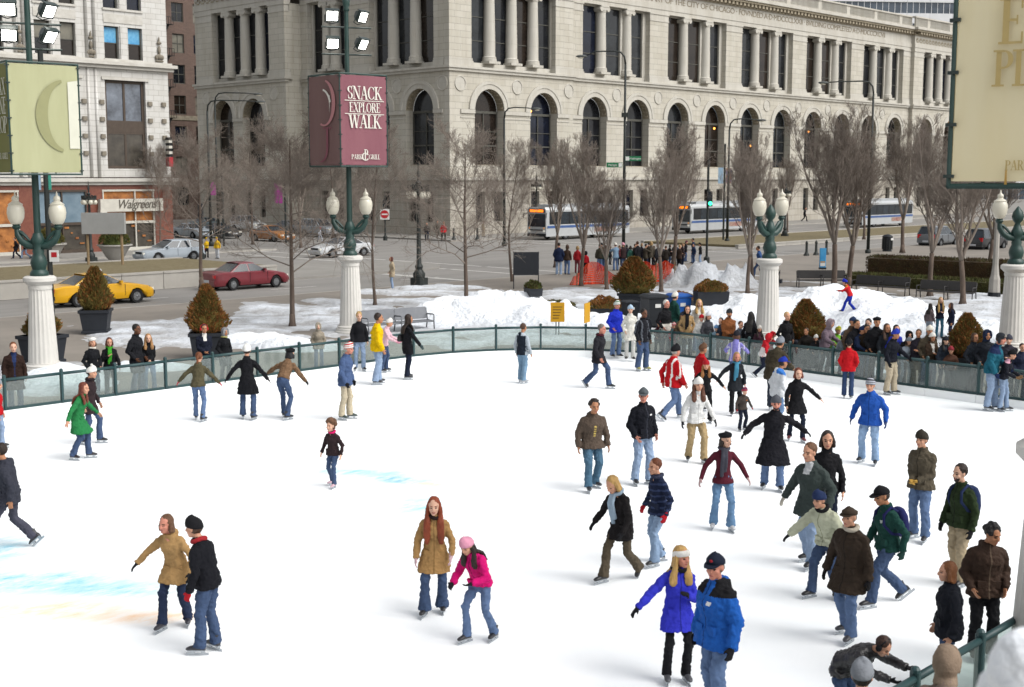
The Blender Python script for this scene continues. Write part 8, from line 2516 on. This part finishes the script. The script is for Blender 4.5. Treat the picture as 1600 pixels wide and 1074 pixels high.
# ---------- near onlookers at the bottom edge
pe(1347, None, 1038, 178, 'onlooker in a grey wool hat and turquoise jacket at the bottom edge', ('jacket', '#7fc4c4', dict(bulk=1.1)), (MJ, 'denim'), 'rail', ('short', DB), ('beanie', '#8b9097'), 'm', 'light', SH, H=1.62)
pe(1478, None, 1016, 176, 'onlooker in a taupe padded hooded coat at the bottom right', ('puffer', '#8d7a70', dict(bulk=1.22)), (BLK, 'cloth'), 'rail', ('short', DB), ('hood', '#94816f'), 'f', 'light', SH, H=1.72)
# ---------- street and crossing
pe(613, 452, 401, -75, 'woman in a beige coat waiting alone on the near pavement', ('jacket', '#b8a88e', dict(len=.28, bulk=1.16)), (LJ, 'denim'), 'pock', ('bob', '#5a2e22'), None, 'f', 'light', ('shoe', '#d8d4cc'))
pe(873, 430, 379, 175, 'burly man in a navy jacket and pale jeans, leftmost of the waiting crowd', ('jacket', '#1c2846', dict(len=.2, bulk=1.2)), (LJ, 'denim'), 'pock', ('short', DB), None, 'm', 'light', ('shoe', '#d8d4cc'))
pe(886, 429, 382, 165, 'woman in a brown jacket and jeans beside the burly man in navy', ('jacket', '#4a3a30', dict(len=.12)), (MJ, 'denim'), 'relax', ('bob', BR), None, 'f', 'light', SH)
pe(902, 427, 384, 170, 'fair haired woman in a red jacket left of the crowd', ('jacket', '#a8242c', dict(len=.12)), ('#8a4048', 'cloth'), 'relax', ('bob', '#a88a5c'), None, 'f', 'light', SH)
pe(915, 428, 392, 165, 'child in red with a black hood at the edge of the crowd', ('jacket', '#c01c28', dict(len=.08)), (BLK, 'cloth'), 'relax', ('short', DB), ('hood', BLK), 'm', 'light', SH, child=True)
_cr = random.Random(5)
_cc = [(937, 381, '#3d3a30', MJ, 'man in a drab green jacket near the left of the crowd', None), (946, 383, '#2c4a44', DJ, 'woman in a teal jacket in the crowd, left of the pale blue coat', None), (962, 379, '#8aa8c4', MJ, 'woman in a pale blue jacket amid the waiting crowd', '#e8e4da'), (974, 379, '#3a2a2c', DJ, 'person with a pink hat raising a camera in the crowd', '#e0a0b0'), (985, 384, '#2f5a50', BLK, 'person in a green jacket in the middle of the crowd', None),
 (996, 377, '#1d1d22', BLK, 'tall figure in black near the middle of the crowd', None), (1008, 381, '#4a443a', '#2a2a30', 'man in a grey brown jacket behind the conical shrub', None), (1017, 377, '#5a5348', BLK, 'broad man in an olive grey jacket right of the crowd centre', None), (1028, 380, '#26262c', BLK, 'figure in black with fair hair right of the crowd centre', None), (1040, 384, '#2a2420', BLK, 'figure in dark brown right in the crowd', None),
 (1052, 386, '#1f1b1d', BLK, 'figure in black with bare head close to the stout tree', None), (1061, 382, '#3a2c24', BLK, 'stooping figure in dark brown by the snow heap', None)]
for i, (px, yh, c_, l_, lb, hh) in enumerate(_cc):
    pe(px, 423 + (i * 5) % 5, yh, _cr.uniform(120, 230), lb, ('jacket', c_, dict(len=.16, bulk=1.12)), (l_, 'denim'), ('relax', 'pock', 'photo', 'fold')[i % 4], (('short', 'bob', 'short')[i % 3], (DB, BR, BLK, '#a88a5c')[i % 4]), ('beanie', hh) if hh else None, 'f' if i % 3 == 1 else 'm', 'light', SH, z=0.1, group='people waiting at the crossing')
_c2 = [(940, '#54402f', 'person in brown glimpsed at the back left of the waiting crowd'), (953, '#25242a', 'person in black between the teal and pale blue jackets'), (968, '#6a3038', 'person in dark red at the back of the crowd, above the netting'), (979, '#20242e', 'person in dark navy behind the pink hat'), (991, '#3c3128', 'person in dark tan directly left of the tall black figure'), (1002, '#26202a', 'person in plum black behind the tip of the conical shrub'), (1013, '#1c1f1e', 'person in near black right of the conical shrub tip'),
 (1022, '#484038', 'person in taupe behind the broad man in olive grey'), (1034, '#2e2a33', 'person in dark violet grey right of the crowd centre'), (1046, '#1e1c1c', 'person in black left of the stout tree trunk'), (1057, '#2c3440', 'person in slate right of the stout tree trunk'), (1066, '#3a2f30', 'person in dark brown near the right end of the crowd')]
for i, (px, c_, lb) in enumerate(_c2):
    pe(px, 417 - (i * 3) % 4, 379 + (i * 5) % 6, _cr.uniform(100, 260), lb, ('jacket', c_, dict(len=.2, bulk=1.15)), ((DJ, BLK, NVY)[i % 3], 'denim'), ('relax', 'photo', 'pock')[i % 3], (('short', 'bob')[i % 2], (BLK, BR, '#8a6a4a')[i % 3]), None, 'f' if i % 2 else 'm', 'light', SH, z=0.1, group='people waiting at the crossing')
for px, yf, yh, c_, l_, lb, hh, fc in ((1071, 409, 376, '#1f1d22', DJ, 'person in black with a white scarf at the right end of the crowd', '#6a3a4a', 90), (1083, 411, 372, '#23304a', MJ, 'man in navy facing the crowd beside the green light', None, -100), (1094, 413, 379, '#1a1b20', LJ, 'man in black and jeans under the green traffic light', BLK, -90), (1084, 412, 381, '#2a3a58', DJ, 'short person in slate blue by the green light', None, -60)):
    pe(px, yf, yh, fc, lb, ('jacket', c_, dict(len=.14)), (l_, 'denim'), 'relax', ('short', DB), ('beanie', hh) if hh else None, 'm', 'light', SH, z=.1, group='people waiting at the crossing')
pe(1186, 434, 384, -100, 'man in a blue jacket and jeans walking behind the globe pillar', ('jacket', '#35558a', dict(len=.16)), (DJ, 'denim'), 'stride', ('short', DB), None, 'm', 'tan', SH)
pe(667, 376, 348, 0, 'far walker in black on the pavement by the limestone wall, leftmost', ('jacket', '#1f1f24', dict(logo='#e8e8e8')), (NVY, 'denim'), 'stride', ('short', DB), None, 'm', 'light', SH, z=.1)
pe(683, 373, 345, 20, 'far walker in a drab coat beside the one in red', ('jacket', '#3f3a34'), ('#3a342c', 'cloth'), 'stride2', ('short', DB), None, 'm', 'light', SH, z=.1)
pe(693, 377, 346, 10, 'far walker in a red top by the limestone wall', ('hoodie', '#c0242c'), ('#33302c', 'cloth'), 'stride', ('short', DB), None, 'm', 'tan', SH, z=.1)
pe(755, 370, 345, 60, 'lone far walker in tan beside a bollard', ('jacket', '#8a7a60'), (KH, 'cloth'), 'relax', ('short', DB), None, 'm', 'light', SH, z=.1)
pe(1257, 346, 324, 90, 'far walker in black before the limestone wall on the right', ('jacket', '#232328'), (BLK, 'cloth'), 'stride', ('short', DB), None, 'm', 'light', SH, z=.1)
pe(26, 404, 371, -80, 'passer-by in black trousers before the left shop window', ('jacket', '#1d1d22', dict(len=.2)), (NVY, 'cloth'), 'stride', ('short', DB), None, 'm', 'light', SH, z=.1)
pe(40, 404, 370, -80, 'passer-by in blue jeans before the left shop window', ('jacket', '#1b1c22', dict(len=.16)), (LJ, 'denim'), 'stride2', ('short', DB), None, 'm', 'light', SH, z=.1)
pe(323, 403, 371, 20, 'traffic officer in a yellow vest nearest the bare tree', ('jacket', '#d9b020', dict(len=.1)), (BLK, 'cloth'), 'fold', ('short', DB), ('beanie', '#c9a01c'), 'm', 'light', SH, z=0)
pe(340, 404, 370, -30, 'traffic officer in a yellow jacket and pale trousers', ('jacket', '#d9ae28', dict(len=.12)), ('#c8ccd2', 'cloth'), 'relax', ('short', DB), ('cap', '#b89a2a'), 'm', 'light', SH, z=0)
pe(500, 378, 355, 40, 'far pedestrian in grey with a pink hat near the silver off-road wagon', ('jacket', '#b8bcc4'), ('#b0b4bc', 'cloth'), 'stride', ('short', DB), ('beanie', '#d8506a'), 'f', 'light', SH, z=0)
run_bake()
backpack(PEOPLE[G1], '#23285c', 'navy backpack worn by the dark green jacket skater')
backpack(PEOPLE[G2], '#27355a', 'blue backpack on the man in a forest green jacket')
# a small shoulder bag
_w = [p for p in PEOPLE if 'shoulder bag' in p[0]['label']][0]
bg_ = empty('shoulder_bag', _w[0].location, _w[0].rotation_euler.z, 'black shoulder bag of the woman in a long black coat', 'bag'); bg_.scale = _w[0].scale
b = MB(); b.loft([ell(_w[1]['T']((-.2, -.10, z_)), Vector((1, 0, 0)), Vector((0, 1, 0)), a_, c_, 12) for z_, a_, c_ in ((.05, .05, .10), (.1, .06, .13), (.2, .055, .12), (.26, .03, .09))]); b.build('bag', cloth(BLK, 'leather'), bg_, smooth=True)
b = MB(); b.tube([_w[1]['T']((-.2, -.1, .25)), _w[1]['T']((-.17, -.03, .53)), _w[1]['T']((-.2, .06, .25))], .012, 5); b.build('strap', cloth(BLK, 'leather'), bg_)
